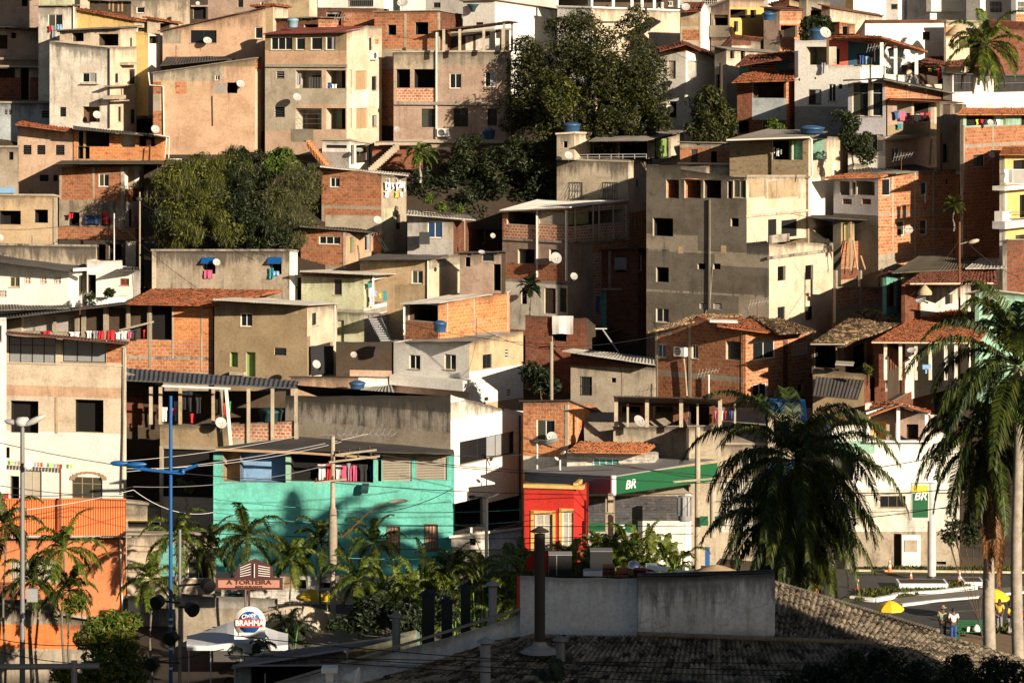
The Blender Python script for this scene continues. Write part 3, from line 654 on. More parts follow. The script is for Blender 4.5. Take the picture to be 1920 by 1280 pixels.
def palm(label, x, y, D, ybase, L, n, mat='palm', tr=.12, trm='palmtr', seed=1, ll=.5, droop=1.0, el=(-.5, 1.3), lean=0, nl=34, wl=.045, hang=.5, cat='palm tree', group=None, shaft=None, name='palm_tree', stems=1, zb=None):
    r = random.Random(seed); c = P(x, y, D); b = P(x - lean, ybase, D) if zb is None else Vector((c.x, c.y, zb)); b.z -= .1
    t = thing(name, label, cat, b, group); mb = MB()
    for i in range(n):
        az = i * 2.39996 + r.uniform(-.3, .3); k = (i + .5) / n; e = el[0] + (el[1] - el[0]) * k
        frond(mb, c + Vector((0, 0, .15 * k)), az, e, L * r.uniform(.82, 1.08), mat, r, ll, droop * r.uniform(.8, 1.25), nl, wl, hang)
    mb.build('crown', t); mb = MB(); nseg = 10; pts = [b.lerp(c, i / nseg) + Vector((.06 * math.sin(i * .9), 0, 0)) for i in range(nseg + 1)]
    mb.tube(pts, [tr * (1.25 - .45 * i / nseg) for i in range(nseg + 1)], trm, 10)
    for i in range(int((c.z - b.z) / .22)):
        q = b.lerp(c, i * .22 / (c.z - b.z)); k = i * .22 / (c.z - b.z); mb.lathe(q + Vector((.06 * math.sin(k * 9), 0, 0)), [(tr * (1.25 - .45 * k) + .002, -.02), (tr * (1.25 - .45 * k) + .012, 0), (tr * (1.25 - .45 * k) + .002, .02)], trm, 10)
    mb.build('trunk', t)
    if shaft:
        mb = MB(); mb.tube([c - Vector((0, 0, shaft)), c - Vector((0, 0, shaft * .5)), c + Vector((0, 0, .2))], [tr * .95, tr * 1.05, tr * .5], 'palmgreen', 10); mb.build('crownshaft', t)
    return t
# ---------------------------------------------------------------- ground
def ystep(D):
    return 50 + (245 - D) / 65 * 1050 + 175
def terr_z(x, D):
    if D < 168: return -32.6
    if D < 187: return -31.5 - max(0, (180 - D)) * .09
    z = -(min(1160, ystep(D)) - HY) / F * D
    if D > 187: z = max(-31.5, z)
    return z
mb = MB(); xs = [-900, -300, -120] + list(range(-60, 61, 4)) + [120, 300, 900]; ys = [-60, 0, 60, 100, 130, 150, 160, 168, 172, 180, 187] + list(range(190, 262, 3)) + [280, 320, 400, 800, 2000]
for a, b in zip(xs, xs[1:]):
    for c, d in zip(ys, ys[1:]):
        q = [(a, c), (b, c), (b, d), (a, d)]
        mb.face([(u, v, terr_z(u, min(v, 300)) + (.5 * math.sin(u * .9 + v * .7) if v > 190 else 0)) for u, v in q], 'earth', smooth=True)
struct(mb.build('ground'))

# ---------------------------------------------------------------- hillside houses, top rows
H = House
L1 = H('apartment_block', 'shaded grey cement house with dark roof at the top left edge', 248, (-90, 72, 72), [(-90, 46), (72, 55)], 150, ('pinkd', 'pinkd'), 'sheet:shd:.6', '''
o F -20 66 14 92 1.5 inner
o F 20 62 30 72 1 inner
e cem F .5 -60 108 70 112 ledge
''', a=10, dep=6)
H('brick_house', 'shaded brick house with open balconies below the grey cement house at the left edge', 245.5, (-90, 92, 92), [(-90, 122), (92, 126)], 200, ('cem', 'cem'), 'slab:cem', '''
b brickd F -90 145 38 192
b brickd F 56 145 92 192
o F -20 128 28 146 2 inner
o F 38 128 54 188 2 inner
''', a=8, dep=5)
H('pale_blue_house', 'weathered pale blue house with a row of vents behind the pink wall', 242, (-90, 94, 94), [(-90, 192), (94, 192)], 290, ('paleblue', 'paleblue'), 'slab:cem', '''
l F 8 206 14 215 metal
l F 16 206 22 215 metal
l F 78 208 92 222 metal
''', a=6, dep=5)
h = H('pale_green_house', 'pale green narrow house with clothes under its window at the top left', 243, (72, 140, 146), [(72, 11), (140, 10), (146, 10)], 150, ('whited', 'whited'), 'flat:cem:.3', '''
b palegreen F 72 -30 140 11
w2 F 90 27 117 50 wfr
p pvc F .06 138 12 138 75
''', a=14, dep=5)
h.box(246, (73, 134, 140), [(73, -50), (140, -50)], 12, ('palegreen', 'palegreen'), 'slab:cem', '', a=14, dep=5)
garments(h.boxes[0].F, .15, '91 48 97 60 cred;97 49 106 74 cgrey;107 46 116 56 clb', 'below the window of the pale green house', 'washing at the pale green house')
h = H('yellow_house', 'yellow upper storey under a sloping red roof at the top left', 242, (141, 252, 278), [(141, 17), (252, 38), (278, 40)], 100, ('yell2', 'cream'), 'tile:tr:.3:.3', '''
b yell2 R 252 60 290 80
o R 259 52 272 60 1 inner
''', a=18)
h.box(240, (252, 278, 300), [(252, 60), (278, 62), (300, 64)], 92, ('yell2', 'clean'), 'none', '''
o R 280 68 296 82 1.2 inner
''', a=18)
h.box(243, (276, 300, 335), [(276, 34), (300, 38), (335, 44)], 100, ('cream', 'cream'), 'tile:tr:.3', '''
o R 282 44 322 62 2 inner
''', a=18, dep=6)
h = H('terrace_house', 'whitewashed three storey house with black streaks and a roof terrace', 236, (93, 205, 256), [(93, 78), (205, 90), (206, 90), (208, 88), (256, 88)], 250, ('whited', 'cream'), 'par:cem', '''
w2 F 154 137 181 155 wfr
p metald F .05 205 91 205 240
l F 112 201 124 219 metald
o F 155 200 187 229 .8 wood wood
e cream F .25 152 156 184 158 sill
w1 R 216 137 224 157 alu
w1 R 243 130 254 158 wood
w1 R 222 200 228 228 wood
w1 R 245 205 254 232 wood
e ceml R .8 211 179 236 186
e ceml R .7 214 188 248 190
e ceml R .7 240 117 262 122
e cem R .6 208 160 256 162 balcony
''', a=20)
h.box(238, (112, 226, 258), [(112, 57), (226, 52), (258, 50)], 90, ('cream', 'cream'), 'sheet:shg:.5:.3', '''
o F 135 62 157 78 2 inner
o F 184 64 222 86 2 inner
w1 R 244 70 250 95 alu
''', a=20, ext=0)
dish(h.at('F', 182, 216, .55), 8, (25, 32), 'dish in the brown window recess of the whitewashed terrace house')
h = H('house', 'long ochre house with a rising roofline behind the salmon wall', 239, (305, 493, 498), [(305, 57), (493, 15), (498, 14)], 120, ('salmon', 'tan'), 'flat:shb:.35:.3', '''
b ceml F 305 57 340 83
b cem F 302 58 340 82
w2 F 357 57 406 81 metald
w1 F 478 51 493 73 wfr
''', a=12, dep=8)
dish(h.at('F', 389, 77, .6), 8, (20, 40), 'dish at the window of the long ochre house')
h = H('house', 'stained cream house with one small window above the ochre roofline', 247, (243, 352, 356), [(243, -4), (352, -8), (356, -8)], 45, ('creamd', 'creamd'), 'slab:cem', '''
w1 F 256 13 271 25 wfr
''', a=10, dep=7)
h.box(245, (168, 243, 246), [(168, 0), (243, 2)], 30, ('inner', 'inner'), 'sheet:shg:.5', '''
c woodl F 205 4 18 3
c woodl F 212 4 22 3
c woodl F 222 2 22 3
c woodl F 229 2 22 3
''', a=10, dep=4)
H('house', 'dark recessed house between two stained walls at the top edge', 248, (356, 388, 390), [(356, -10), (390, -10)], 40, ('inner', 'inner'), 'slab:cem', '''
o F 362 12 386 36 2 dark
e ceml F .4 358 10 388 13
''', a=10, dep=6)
dish(P(371, 7, 244), 4, (10, 30), 'dish above the dark recess at the top edge')
h = H('house', 'blank tan house with brown streaks at the top edge', 247, (386, 580, 602), [(386, -20), (580, -20), (602, -18)], 40, ('pinkd', 'cream'), 'slab:cem', '''
w1 F 446 0 456 14 metald
w1 F 488 4 494 14 wfr
b tand F 500 -20 580 40
''', a=14)
h = H('brick_house', 'low brick shack with a grey roof left of the brick terrace', 240, (508, 597, 636), [(508, 36), (597, 33), (636, 34)], 58, ('brickd', 'brickl'), 'sheet:shg:.3', '''
o F 570 46 596 54 1.5 inner
''', a=25)
h.box(241, (478, 512, 540), [(478, 12), (512, 10), (540, 14)], 60, ('tan', 'cream'), 'tile:tr:.3', '''
w1 F 480 14 488 22 metald
''', a=20)
tank(P(549, 52, 234.6), .42, .62, 'pale blue water tank on the brown roof of the pink apartment house', 'tankp')
h = H('brick_house', 'brick shed with mossy parapet at the top edge, left of the two-window brick house', 242, (596, 706, 730), [(596, 15), (706, 16), (730, 18)], 52, ('brickd', 'brick'), 'par:mould', '''
o F 612 22 640 48 2 dark
b brick F 645 24 706 52
''', a=12, dep=6)
h = H('white_house', 'white house at the top edge with a barred balcony and a big dish', 247, (596, 720, 750), [(596, -30), (720, -30), (750, -28)], 20, ('clean', 'clean'), 'slab:cem', '''
g F 655 -10 700 12 metal
''', a=20)
dish(P(755, 6, 243), 10, (-10, 40), 'big dish beside the white house at the top edge')
h = H('greyw_house', 'pale house in shade with a small window at the top middle', 247, (750, 866, 868), [(750, -20), (866, -20)], 30, ('greyw', 'greyw'), 'slab:cem', '''
w2 F 813 5 826 15 metald
b clean F 750 -20 798 30
''', a=12, dep=6); h.root.name = 'house'
# pink apartment house with brown roof
h = H('apartment_house', 'pink three storey apartment house with brown roof and two rows of verandas', 231, (497, 650, 716), [(497, 63), (650, 57), (690, 48), (716, 50)], 285, ('pink', 'cream'), 'none', '''
b cembr F 497 60 650 95
b salmon F 497 95 650 120
b ceml F 553 166 650 196
b ceml F 540 120 650 131
b ceml F 497 127 560 245
w3 F 508 70 548 94 wfr
w1 F 555 71 572 94 wfr
w1 F 583 70 604 94 wfr
w1 F 611 69 629 94 wfr
e cem F .18 497 121 650 126
o F 554 132 603 166 1.6 innerw
o F 611 132 648 166 1.6 innerw
o F 554 203 603 243 1.6 innerw
o F 611 203 648 243 1.6 innerw
l F 518 134 533 148 metal
l F 515 201 534 220 metald
s R 667 133 688 168 woodl
s R 668 203 689 241 woodl
o R 655 131 660 165 .6 dark
o R 655 203 660 241 .6 dark
w1 R 692 70 699 96 alu
w1 R 697 143 707 170 metal
w1 R 698 216 707 238 metal
b brickl R 703 73 710 83
b whited R 650 170 716 200
''', a=22)
f = h.boxes[0].F
prim(h, 'roof', lambda m: corr(m, f.hit(493, 64, .5), f.hit(650, 60, .5), P(701, 49, 236), P(548, 53, 238), 'shwine', 'sheet'))
prim(h, 'door', lambda m: (m.box(f.hit(577, 243, -1.5), f.e * .72, f.n * .05, Vector((0, 0, 1.15)), 'wood'), m.box(f.hit(586, 166, -1.5), f.e * .75, f.n * .05, Vector((0, 0, .95)), 'woodd')))
prim(h, 'railing', lambda m: [m.bar(f.hit(x, 145, -.05), f.hit(x, 166, -.05), .02, .02, 'metal') for x in range(580, 604, 3)] + [m.bar(f.hit(555, 205 + 9 * k, -.03), f.hit(603, 205 + 9 * k, -.03), .02, .02, 'metal') for k in range(4)])
garments(f, -.3, '557 138 565 158 cgrey towel;612 155 622 165 cblue;622 158 632 166 cwhite', 'on a veranda of the pink apartment house', 'washing at the pink apartment house')
dish(f.hit(557, 183, .9), 8, (25, 35), 'dish under the upper veranda of the pink apartment house')
ac = aircon(h.boxes[0].R.hit(697, 112), h.boxes[0].R.e, h.boxes[0].R.n, 'air conditioner on the cream side of the pink apartment house')
h = H('salmon_house', 'big blank salmon house with bricked-up window and stained cement band on top', 233.5, (287, 478, 490), [(287, 136), (478, 109), (490, 109)], 300, ('salmon', 'cream'), 'flat:cem:.1', '''
b cembr F 287 100 478 125
b ceml F 287 125 420 152
b tan F 300 152 365 176
b brickl F 328 152 350 176
b brick F 287 153 302 176
b brick F 287 208 305 252
b cem F 287 176 300 208
b greyw F 402 156 424 175
w2 F 403 141 412 151 alu
o F 425 155 445 175 1.5 dark
b brickl R 478 112 492 130
p pvc F .06 278 136 281 160 306 162 308 290
p metald F .03 398 180 399 236
''', a=10, dep=7)
dish(h.at('F', 451, 158, .5), 8, (25, 35), 'dish beside the open window of the salmon house')
o_ = H('lean_to', 'dark corrugated lean-to roof resting on the salmon wall', 236, (302, 430, 440), [(302, 121), (430, 110), (440, 110)], 135, ('inner', 'inner'), 'none', '', a=8, dep=3, ext=1)
quadroof(o_, 'roof', [(300, 123, 235), (432, 110, 235), (425, 106, 239), (312, 107, 239)], 'shd', 'sheet')
h = H('brick_house', 'unfinished brick house with two black holes above the lattice veranda', 236.5, (702, 823, 866), [(702, 22), (823, 20), (866, 28)], 110, ('brick', 'brickd'), 'flat:cem:.15:.1', '''
c cem F 760 26 95 5
c ceml F 822 24 95 4
b cem F 702 92 823 130
o F 727 47 743 66 2 dark
o F 778 42 803 65 2 dark
w1 R 854 46 862 54 metald
''', a=14)
h = H('house', 'grey house with lattice veranda, arched windows and an open roof terrace', 233, (738, 950, 958), [(738, 97), (818, 97), (819, 96), (950, 96), (958, 96)], 270, ('pinkd', 'cem'), 'slab:ceml:.05', '''
b ceml F 738 97 820 129
b cem F 820 96 950 122
b brickw F 742 166 818 192
o F 743 130 769 165 2.2 dark
o F 776 130 816 165 2.2 dark
e mould F .25 738 191 950 197
w2 F 843 138 865 166 wfr
w2 F 909 135 931 163 wfr
a2 F 790 204 816 239 metald
a2 F 850 203 878 238 metald
w2 F 914 204 932 236 woodd
p pvc F .08 818 61 818 260
e ceml F .3 738 262 945 268
''', a=12, dep=8)
h.box(234.5, (820, 945, 960), [(820, 58), (945, 42), (960, 44)], 97, (None, 'cem'), 'sheet:shb:.4', '', a=12, dep=6, ext=0)
h.box(239, (842, 945, 960), [(842, 62), (945, 55), (960, 55)], 97, ('inner', 'inner'), 'slab:cem', '''
b whited F 873 68 887 96
b whited F 892 66 905 96
b clean F 928 72 937 96
o F 905 72 926 96 1.5 dark
''', a=12, dep=3, ext=0)
prim(h, 'pillar', lambda m: [m.bar(P(x, 97, 232.6), P(x, 55, 232.6), .2, .2, 'ceml') for x in (832, 862, 907, 943)])
aircon(h.boxes[0].F.hit(832, 256), h.boxes[0].F.e, h.boxes[0].F.n, 'air conditioner below the arched windows of the grey lattice house')
tank(P(916, 261, 231), .5, .7, 'blue water tank half hidden by bushes under the arched-window house')
dish(P(745, 243, 230.5), 6, (5, 30), 'grey dish beside the dark gap left of the arched windows', 'dishg')
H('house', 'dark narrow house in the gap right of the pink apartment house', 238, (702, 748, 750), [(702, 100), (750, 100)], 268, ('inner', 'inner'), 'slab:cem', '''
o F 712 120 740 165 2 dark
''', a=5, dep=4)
h = H('white_house', 'white house with funnel-shaped basin and blank bright side left of the mango tree', 239, (868, 928, 1045), [(868, 2), (928, 1), (1045, 18)], 60, ('clean', 'clean'), 'flat:shb:.2:.2', '''
w1 F 892 42 906 50 metald
''', a=30)
prim(h, 'basin', lambda m: m.lathe(h.at('F', 887, 23, .35), [(.12, 0), (.22, .25), (.45, .55), (.45, .6), (.001, .6)], 'tankg', 12))
h = H('house', 'long pale wall with columned gallery on top behind the mango tree', 240, (1045, 1110, 1275), [(1045, 12), (1110, 14), (1275, 20)], 85, ('clean', 'cream'), 'slab:clean:.1', '''
e mould F .3 1120 40 1160 44
''', a=38)
h.box(240.5, (1045, 1110, 1273), [(1045, -14), (1110, -14), (1273, -12)], 14, (None, 'clean'), 'slab:clean:.2', '', a=38, ext=0)
h.box(244, (1045, 1110, 1273), [(1045, -14), (1110, -14), (1273, -12)], 14, ('inner', 'inner'), 'slab:clean:.2', '''
w2 R 1234 4 1245 16 wfr
w2 R 1253 2 1262 12 wfr
''', a=38, ext=0)
prim(h, 'pillar', lambda m: [m.bar(P(x, 16, 241 + (x - 1110) * .03), P(x, -10, 241 + (x - 1110) * .03), .22, .22, 'clean') for x in (1105, 1150, 1185, 1204, 1227)])
prim(h, 'wall', lambda m: m.box(P(1183, 75, 241.8), Vector((.001, 0, 0)), Vector((-.1, .3, 0)), Vector((0, 0, .01)), 'clean'))
h = H('narrow_house', 'narrow cream and brick house with small tiled roof and dish', 238.5, (1276, 1314, 1335), [(1276, 22), (1314, 19), (1321, 6), (1335, 30)], 88, ('cream', 'clean'), 'none', '''
b tan F 1276 34 1314 50
b brickl F 1278 56 1313 76
c pvc F 1313 20 80 3
''', a=24)
quadroof(h, 'roof', [(1274, 22, 238), (1314, 20, 238), (1321, 4, 243), (1282, 5, 243)], 'trd')
dish(P(1286, 14, 237), 8, (0, 35), 'dish on the small tiled roof at the top')
h = H('yellow_house', 'yellow house with shaded open gallery at the top right of the mango tree', 239, (1333, 1368, 1432), [(1333, 12), (1368, -2), (1432, 0)], 80, ('pinkd', 'yellow'), 'slab:pinkd:.2', '''
b pink R 1366 -10 1440 14
b pinkd F 1333 12 1368 25
o F 1338 28 1365 48 2 dark
o R 1369 18 1401 34 1.6 inner
o R 1407 19 1418 34 1.5 dark
o R 1376 40 1384 60 .5 dark
e cem F .2 1330 48 1368 70 balcony
''', a=40, dep=6)
h = H('house', 'low cream house under a long dark roofline below the yellow house', 236, (1352, 1372, 1500), [(1352, 92), (1372, 72), (1500, 84)], 125, ('cem', 'cream'), 'tile:trd:.3', '''
b brickd R 1372 72 1408 86
b ceml R 1408 78 1442 94
o R 1370 94 1377 110 .8 dark
o R 1389 95 1396 112 .8 dark
o R 1470 92 1482 98 .8 dark
''', a=42)
h = H('brick_house', 'small brick house with blue tank and porch below the top edge', 237.5, (1432, 1462, 1505), [(1432, 14), (1462, 18), (1505, 18)], 80, ('cem', 'brickl'), 'flat:shb:.2', '''
b pink R 1462 40 1505 45
b pinkd F 1432 40 1462 75
o R 1464 48 1495 70 2 inner
''', a=35)
tank(P(1441, 38, 236), .48, .5, 'blue water tank in front of the small brick house at the top right')
h = H('house', 'unfinished cement house with open upper storey behind the bushy tree', 240, (1498, 1512, 1556), [(1498, 0), (1512, -4), (1556, 0)], 60, ('cem', 'cem'), 'par:cem', '''
o R 1520 20 1552 36 2 inner
b clean R 1528 26 1552 36
''', a=35)
h = H('house', 'small house with tiled roof at the top edge right of the yellow house', 242, (1450, 1480, 1500), [(1450, 8), (1480, -2), (1500, 4)], 30, ('brickd', 'tan'), 'tile:trd:.3', '', a=30)
h = H('pink_house', 'pale pink house with sloping roof below the white tower at the top right', 239.5, (1540, 1556, 1655), [(1540, 10), (1556, 14), (1655, 30)], 75, ('pink', 'cream'), 'sheet:shb:.2', '', a=45)
h = H('brick_house', 'brick room with dark doorway right of the bushy tree', 236.8, (1556, 1574, 1603), [(1556, 42), (1574, 42), (1603, 46)], 85, ('brickd', 'brickl'), 'flat:sho:.1', '''
o R 1580 50 1592 66 1.5 dark
b cem R 1589 46 1592 80
''', a=42)
# high white blocks along the top edge
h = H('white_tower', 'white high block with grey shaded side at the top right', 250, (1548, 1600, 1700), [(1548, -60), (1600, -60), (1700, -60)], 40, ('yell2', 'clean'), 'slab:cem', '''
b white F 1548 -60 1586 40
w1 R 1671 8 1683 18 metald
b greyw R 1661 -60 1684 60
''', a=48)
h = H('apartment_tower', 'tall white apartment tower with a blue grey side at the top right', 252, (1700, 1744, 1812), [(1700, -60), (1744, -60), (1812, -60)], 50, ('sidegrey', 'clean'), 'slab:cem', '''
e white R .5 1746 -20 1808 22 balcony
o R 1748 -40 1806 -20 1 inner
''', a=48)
h = H('apartment_tower', 'white apartment tower with barred windows above the coconut palm', 249, (1812, 1838, 1905), [(1812, -60), (1838, -60), (1905, -60)], 60, ('white', 'clean'), 'slab:cem', '''
g R 1856 3 1879 24 wfr
w2 R 1818 28 1833 45 wfr
w1 F 1785 25 1796 50 wfr
''', a=46, dep=9)
h = H('apartment_tower', 'white block with brick foot at the top right corner', 247, (1896, 1905, 1990), [(1896, -60), (1905, -60), (1990, -60)], 90, ('clean', 'clean'), 'slab:cem', '''
g R 1908 3 1930 24 wfr
b brickl R 1905 26 1990 55
''', a=44, dep=9)
h = H('white_house', 'long white house with one small window behind the coral and blue terrace', 233.5, (1608, 1622, 1774), [(1608, 62), (1622, 43), (1774, 42)], 120, ('greyw', 'clean'), 'flat:shb:.15:.15', '''
w3 R 1730 60 1744 75 woodd
''', a=44, dep=13)
h = H('house', 'small cream house with orange panel beside the coconut palm', 237, (1770, 1774, 1850), [(1770, 40), (1850, 50)], 110, ('cream', 'cream'), 'slab:cem', '''
b orangep R 1773 50 1785 72
o R 1798 60 1846 90 1.5 inner
''', a=42, dep=5)
prim(h, 'canopy', lambda m: m.lathe(P(1795, 68, 234.8), [(.9, 0), (.85, .25), (.25, .75), (.2, .8), (.001, .8)], 'tan', 12))
h = H('house', 'house with low wine red roof below the coconut palm', 234.2, (1690, 1700, 1835), [(1690, 122), (1700, 124), (1835, 124)], 160, ('inner', 'cream'), 'none', '''
o R 1710 126 1830 158 2 inner
''', a=44, dep=10)
quadroof(h, 'roof', [(1700, 123, 233.5), (1842, 123, 236), (1808, 106, 241), (1748, 106, 240)], 'trd', 'tile')
h = H('house', 'house with dark red roof seen behind the coconut palm fronds', 238, (1840, 1850, 1990), [(1840, 60), (1850, 50), (1990, 56)], 120, ('brickd', 'brickd'), 'tile:trd:.6', '', a=44, dep=6)
garments(Face((20, 232, 0), Vector((1, 0, 0)), Vector((0, -1, 0)), 9), 0, '1740 128 1748 134 cyellow;1750 126 1757 132 cgreen;1757 128 1764 150 cred;1765 125 1771 148 cwhite;1781 75 1789 90 cyellow;1790 78 1797 90 cwhite', 'in the yard below the coconut palm', 'washing below the coconut palm')
# terrace with coral and blue walls
h = H('white_house', 'grey white house with a coral and a blue wall on its roof terrace', 224.5, (1490, 1613, 1732), [(1490, 75), (1491, 75), (1552, 75), (1553, 122), (1613, 122), (1660, 122), (1661, 138), (1732, 142)], 270, ('clean', 'clean'), 'none', '''
o F 1512 88 1550 122 2.0 innerw
w2 F 1516 168 1540 196 wood
w2 F 1553 158 1567 191 wfr
o F 1572 158 1579 167 .5 dark
o F 1527 145 1530 149 .3 dark
o F 1497 147 1500 152 .3 dark
b greyw F 1490 200 1613 260
''', a=26)  # greyw band paints the shade on the lower front wall
f = h.boxes[0].F; g = h.boxes[0].R
h.box(229.5, (1540, 1650, 1700), [(1540, 72), (1650, 70), (1700, 84)], 124, ('coral', 'clean'), 'none', '''
b bluew F 1590 66 1660 130
o F 1557 92 1574 121 1 inner
w2 F 1606 100 1637 122 metald
b innerw R 1650 70 1700 140
''', a=8, dep=5, ext=0)
quadroof(h, 'roof', [(1556, 70, 227), (1652, 69, 224.5), (1740, 97, 230), (1640, 64, 238)], 'tr')
prim(h, 'pillar', lambda m: [m.bar(P(x, 140, D), P(x, y, D), .24, .24, 'clean') for x, y, D in ((1679, 83, 228), (1718, 96, 230), (1653, 80, 225.5))] + [m.bar(P(1552, 122, 224), P(1552, 72, 224), .16, .16, 'wood')])
garments(f, .2, '1541 118 1548 138 cgrey;1612 104 1620 121 cblue;1621 106 1629 121 clb;1630 108 1637 121 cblack', 'on the coral and blue terrace', 'washing on the coral and blue terrace')
tank(P(1533, 75, 229), .62, .75, 'dark blue water tank behind the dish on the grey white terrace house')
dish(P(1547, 62, 223.5), 11, (25, 28), 'large dish above the grey white terrace house')
tank(P(1680, 107, 231), .6, .6, 'light blue water tank in the porch of the coral and blue terrace', 'tankp')
# railed white yard
h = H('boundary_house', 'white wall with large barred openings at the right edge', 227, (1768, 1786, 2010), [(1768, 136), (1786, 138), (2010, 142)], 195, ('greyw', 'white'), 'flat:shd:.1:.2', '''
g R 1788 139 1824 172 metal dark
g R 1863 140 1930 172 metal dark
''', a=40, dep=12); h.root.name = 'white_house'
# small tiled houses
h = H('tiled_house', 'small house with teal walls and dark red tile roof left of the terrace', 229, (1386, 1455, 1494), [(1386, 120), (1455, 104), (1494, 112)], 150, ('wood', 'tealp'), 'none', '''
l F 1408 116 1453 129 woodl
b tealp F 1386 112 1404 140
g R 1478 120 1492 130 wfr
''', a=26)
quadroof(h, 'roof', [(1378, 124, 227), (1455, 112, 227), (1462, 98, 231), (1400, 104, 231)], 'trd'); quadroof(h, 'roof', [(1453, 112, 227), (1496, 112, 229), (1494, 96, 233), (1462, 97, 231)], 'tr')
h = H('brick_house', 'small brick house with tiled roof and shaded grey balcony, left of the coral terrace', 226.5, (1382, 1474, 1492), [(1382, 152), (1474, 148), (1492, 150)], 250, ('brickd', 'brickl'), 'none', '''
b paleblue F 1410 184 1474 225
o F 1411 150 1470 184 2 inner
o F 1384 226 1404 250 2 dark
g F 1430 226 1466 250 metal
w1 R 1465 163 1472 184 tealf
''', a=20)
quadroof(h, 'roof', [(1372, 154, 225), (1490, 150, 225), (1492, 132, 230), (1396, 136, 230)], 'tr')
# gabled white house right of the mango tree
h = H('gabled_house', 'tall white gabled house half hidden by the mango tree, with two dishes', 234, (1222, 1286, 1342), [(1222, 100), (1286, 84), (1342, 106)], 250, ('white', 'clean'), 'none', '''
b brickl F 1222 80 1286 98
b brickl R 1286 80 1342 96
s F 1252 114 1267 148 innerw
s R 1289 115 1306 150 innerw
e clean R .12 1286 176 1342 182
w2 F 1255 190 1268 220 wood
''', a=32)
quadroof(h, 'roof', [(1236, 96, 232.5), (1288, 82, 232.5), (1282, 78, 238), (1230, 90, 239)], 'trd'); quadroof(h, 'roof', [(1286, 82, 232.5), (1347, 110, 237), (1342, 102, 241), (1282, 78, 237.5)], 'trd')
dish(P(1298, 140, 232.5), 8, (-5, 35), 'upper dish on the white gabled house')
dish(P(1255, 205, 231.5), 8, (15, 25), 'left lower dish on the white gabled house')
dish(P(1291, 206, 232), 7, (25, 20), 'shaded lower dish on the white gabled house', 'dishg')
h = H('house', 'plain cream house behind the small dark tiled houses', 233, (1340, 1362, 1480), [(1340, 88), (1362, 92), (1480, 100)], 200, ('ceml', 'cream'), 'sheet:shg:.2', '''
o R 1369 96 1377 110 .8 dark
o R 1389 96 1397 112 .8 dark
o F 1343 140 1352 165 1 dark
''', a=44, dep=9)
H('backdrop_house', 'far cream house closing the skyline behind the yellow roof', 252, (150, 250, 262), [(150, -20), (262, -20)], 30, ('cream', 'cream'), 'slab:cem', 'w2 F 170 0 190 12 metald', a=10, dep=8).root.name = 'house'
H('house', 'far pale house closing the skyline behind the mango tree top', 254, (860, 1045, 1060), [(860, -30), (1060, -30)], 30, ('white', 'white'), 'slab:cem', 'w2 F 900 -14 920 -2 metald', a=10, dep=8)
H('house', 'far pale house behind the columned gallery', 254, (1265, 1440, 1560), [(1265, -30), (1440, -30), (1560, -30)], 40, ('white', 'clean'), 'slab:cem', '''
w2 R 1460 -10 1480 4 metald
g F 1320 0 1345 8 wfr''', a=30, dep=10)
H('house', 'far white house in the gap right of the pink house roof', 252, (-60, 75, 80), [(-60, -30), (80, -30)], 50, ('pinkd', 'pinkd'), 'slab:cem', 'o F 40 0 52 12 1 dark', a=10, dep=8).root['label'] = 'far shaded house at the top left corner'
# ---------------------------------------------------------------- right middle
h = H('house', 'stepped house with glazed corner porch, brick gable and laundry balcony', 219, (1590, 1660, 1800), [(1590, 157), (1656, 150), (1660, 152), (1800, 190)], 300, ('lilac', 'pinkd'), 'none', '''
w1 F 1598 155 1628 218 wfr
w1 F 1635 155 1655 218 wfr
w2 F 1634 252 1656 285 wfr
b brickl R 1660 150 1830 192
b clean F 1590 292 1660 330
b cembr R 1663 232 1760 256
b pink R 1660 256 1770 330
o R 1682 196 1708 228 1.8 innerw
o R 1714 194 1745 228 2 inner
c cream R 1712 188 232 6
c cream R 1756 192 232 20
c ceml F 1630 150 218 5 .08
c ceml R 1702 156 186 3
c ceml R 1738 166 188 3
w2 R 1672 277 1687 302 wfr
e cem R .6 1660 253 1760 259 ledge
p metald R .04 1663 188 1663 262
p cream R .07 1748 262 1745 310
''', a=30, dep=16)
f = h.boxes[0].R
prim(h, 'roof', lambda m: corr(m, P(1580, 151, 217.5), P(1658, 147, 215.5), P(1660, 146, 224), P(1600, 150, 224), 'shd', 'sheet'))
prim(h, 'roof', lambda m: corr(m, f.hit(1655, 148, 1.0), f.hit(1852, 187, 1.0), f.hit(1852, 184, -4), f.hit(1655, 146, -4), 'shg', 'sheet'))
prim(h, 'roof', lambda m: corr(m, f.hit(1668, 186, 1.2), f.hit(1895, 196, 1.2), f.hit(1890, 190, -.2), f.hit(1668, 183, -.2), 'shb', 'sheet'))
garments(f, .25, '1688 210 1697 226 cpink;1699 212 1708 224 cred;1716 214 1724 228 cwhite;1725 212 1733 226 cpink;1735 212 1744 224 cred;1683 232 1691 242 cteal;1676 208 1686 224 cblue', 'on the cement balcony under the brick gable', 'washing under the brick gable')
h = H('house', 'shaded grey house with pillars right of the laundry balcony', 219, (1756, 1762, 1812), [(1756, 190), (1762, 190), (1812, 196)], 320, ('cembr', 'cem'), 'none', '''
o R 1768 196 1786 215 2 inner
o R 1790 196 1808 212 2 inner
o R 1768 270 1779 305 1.5 dark
p wood R .08 1765 250 1765 330
''', a=30)
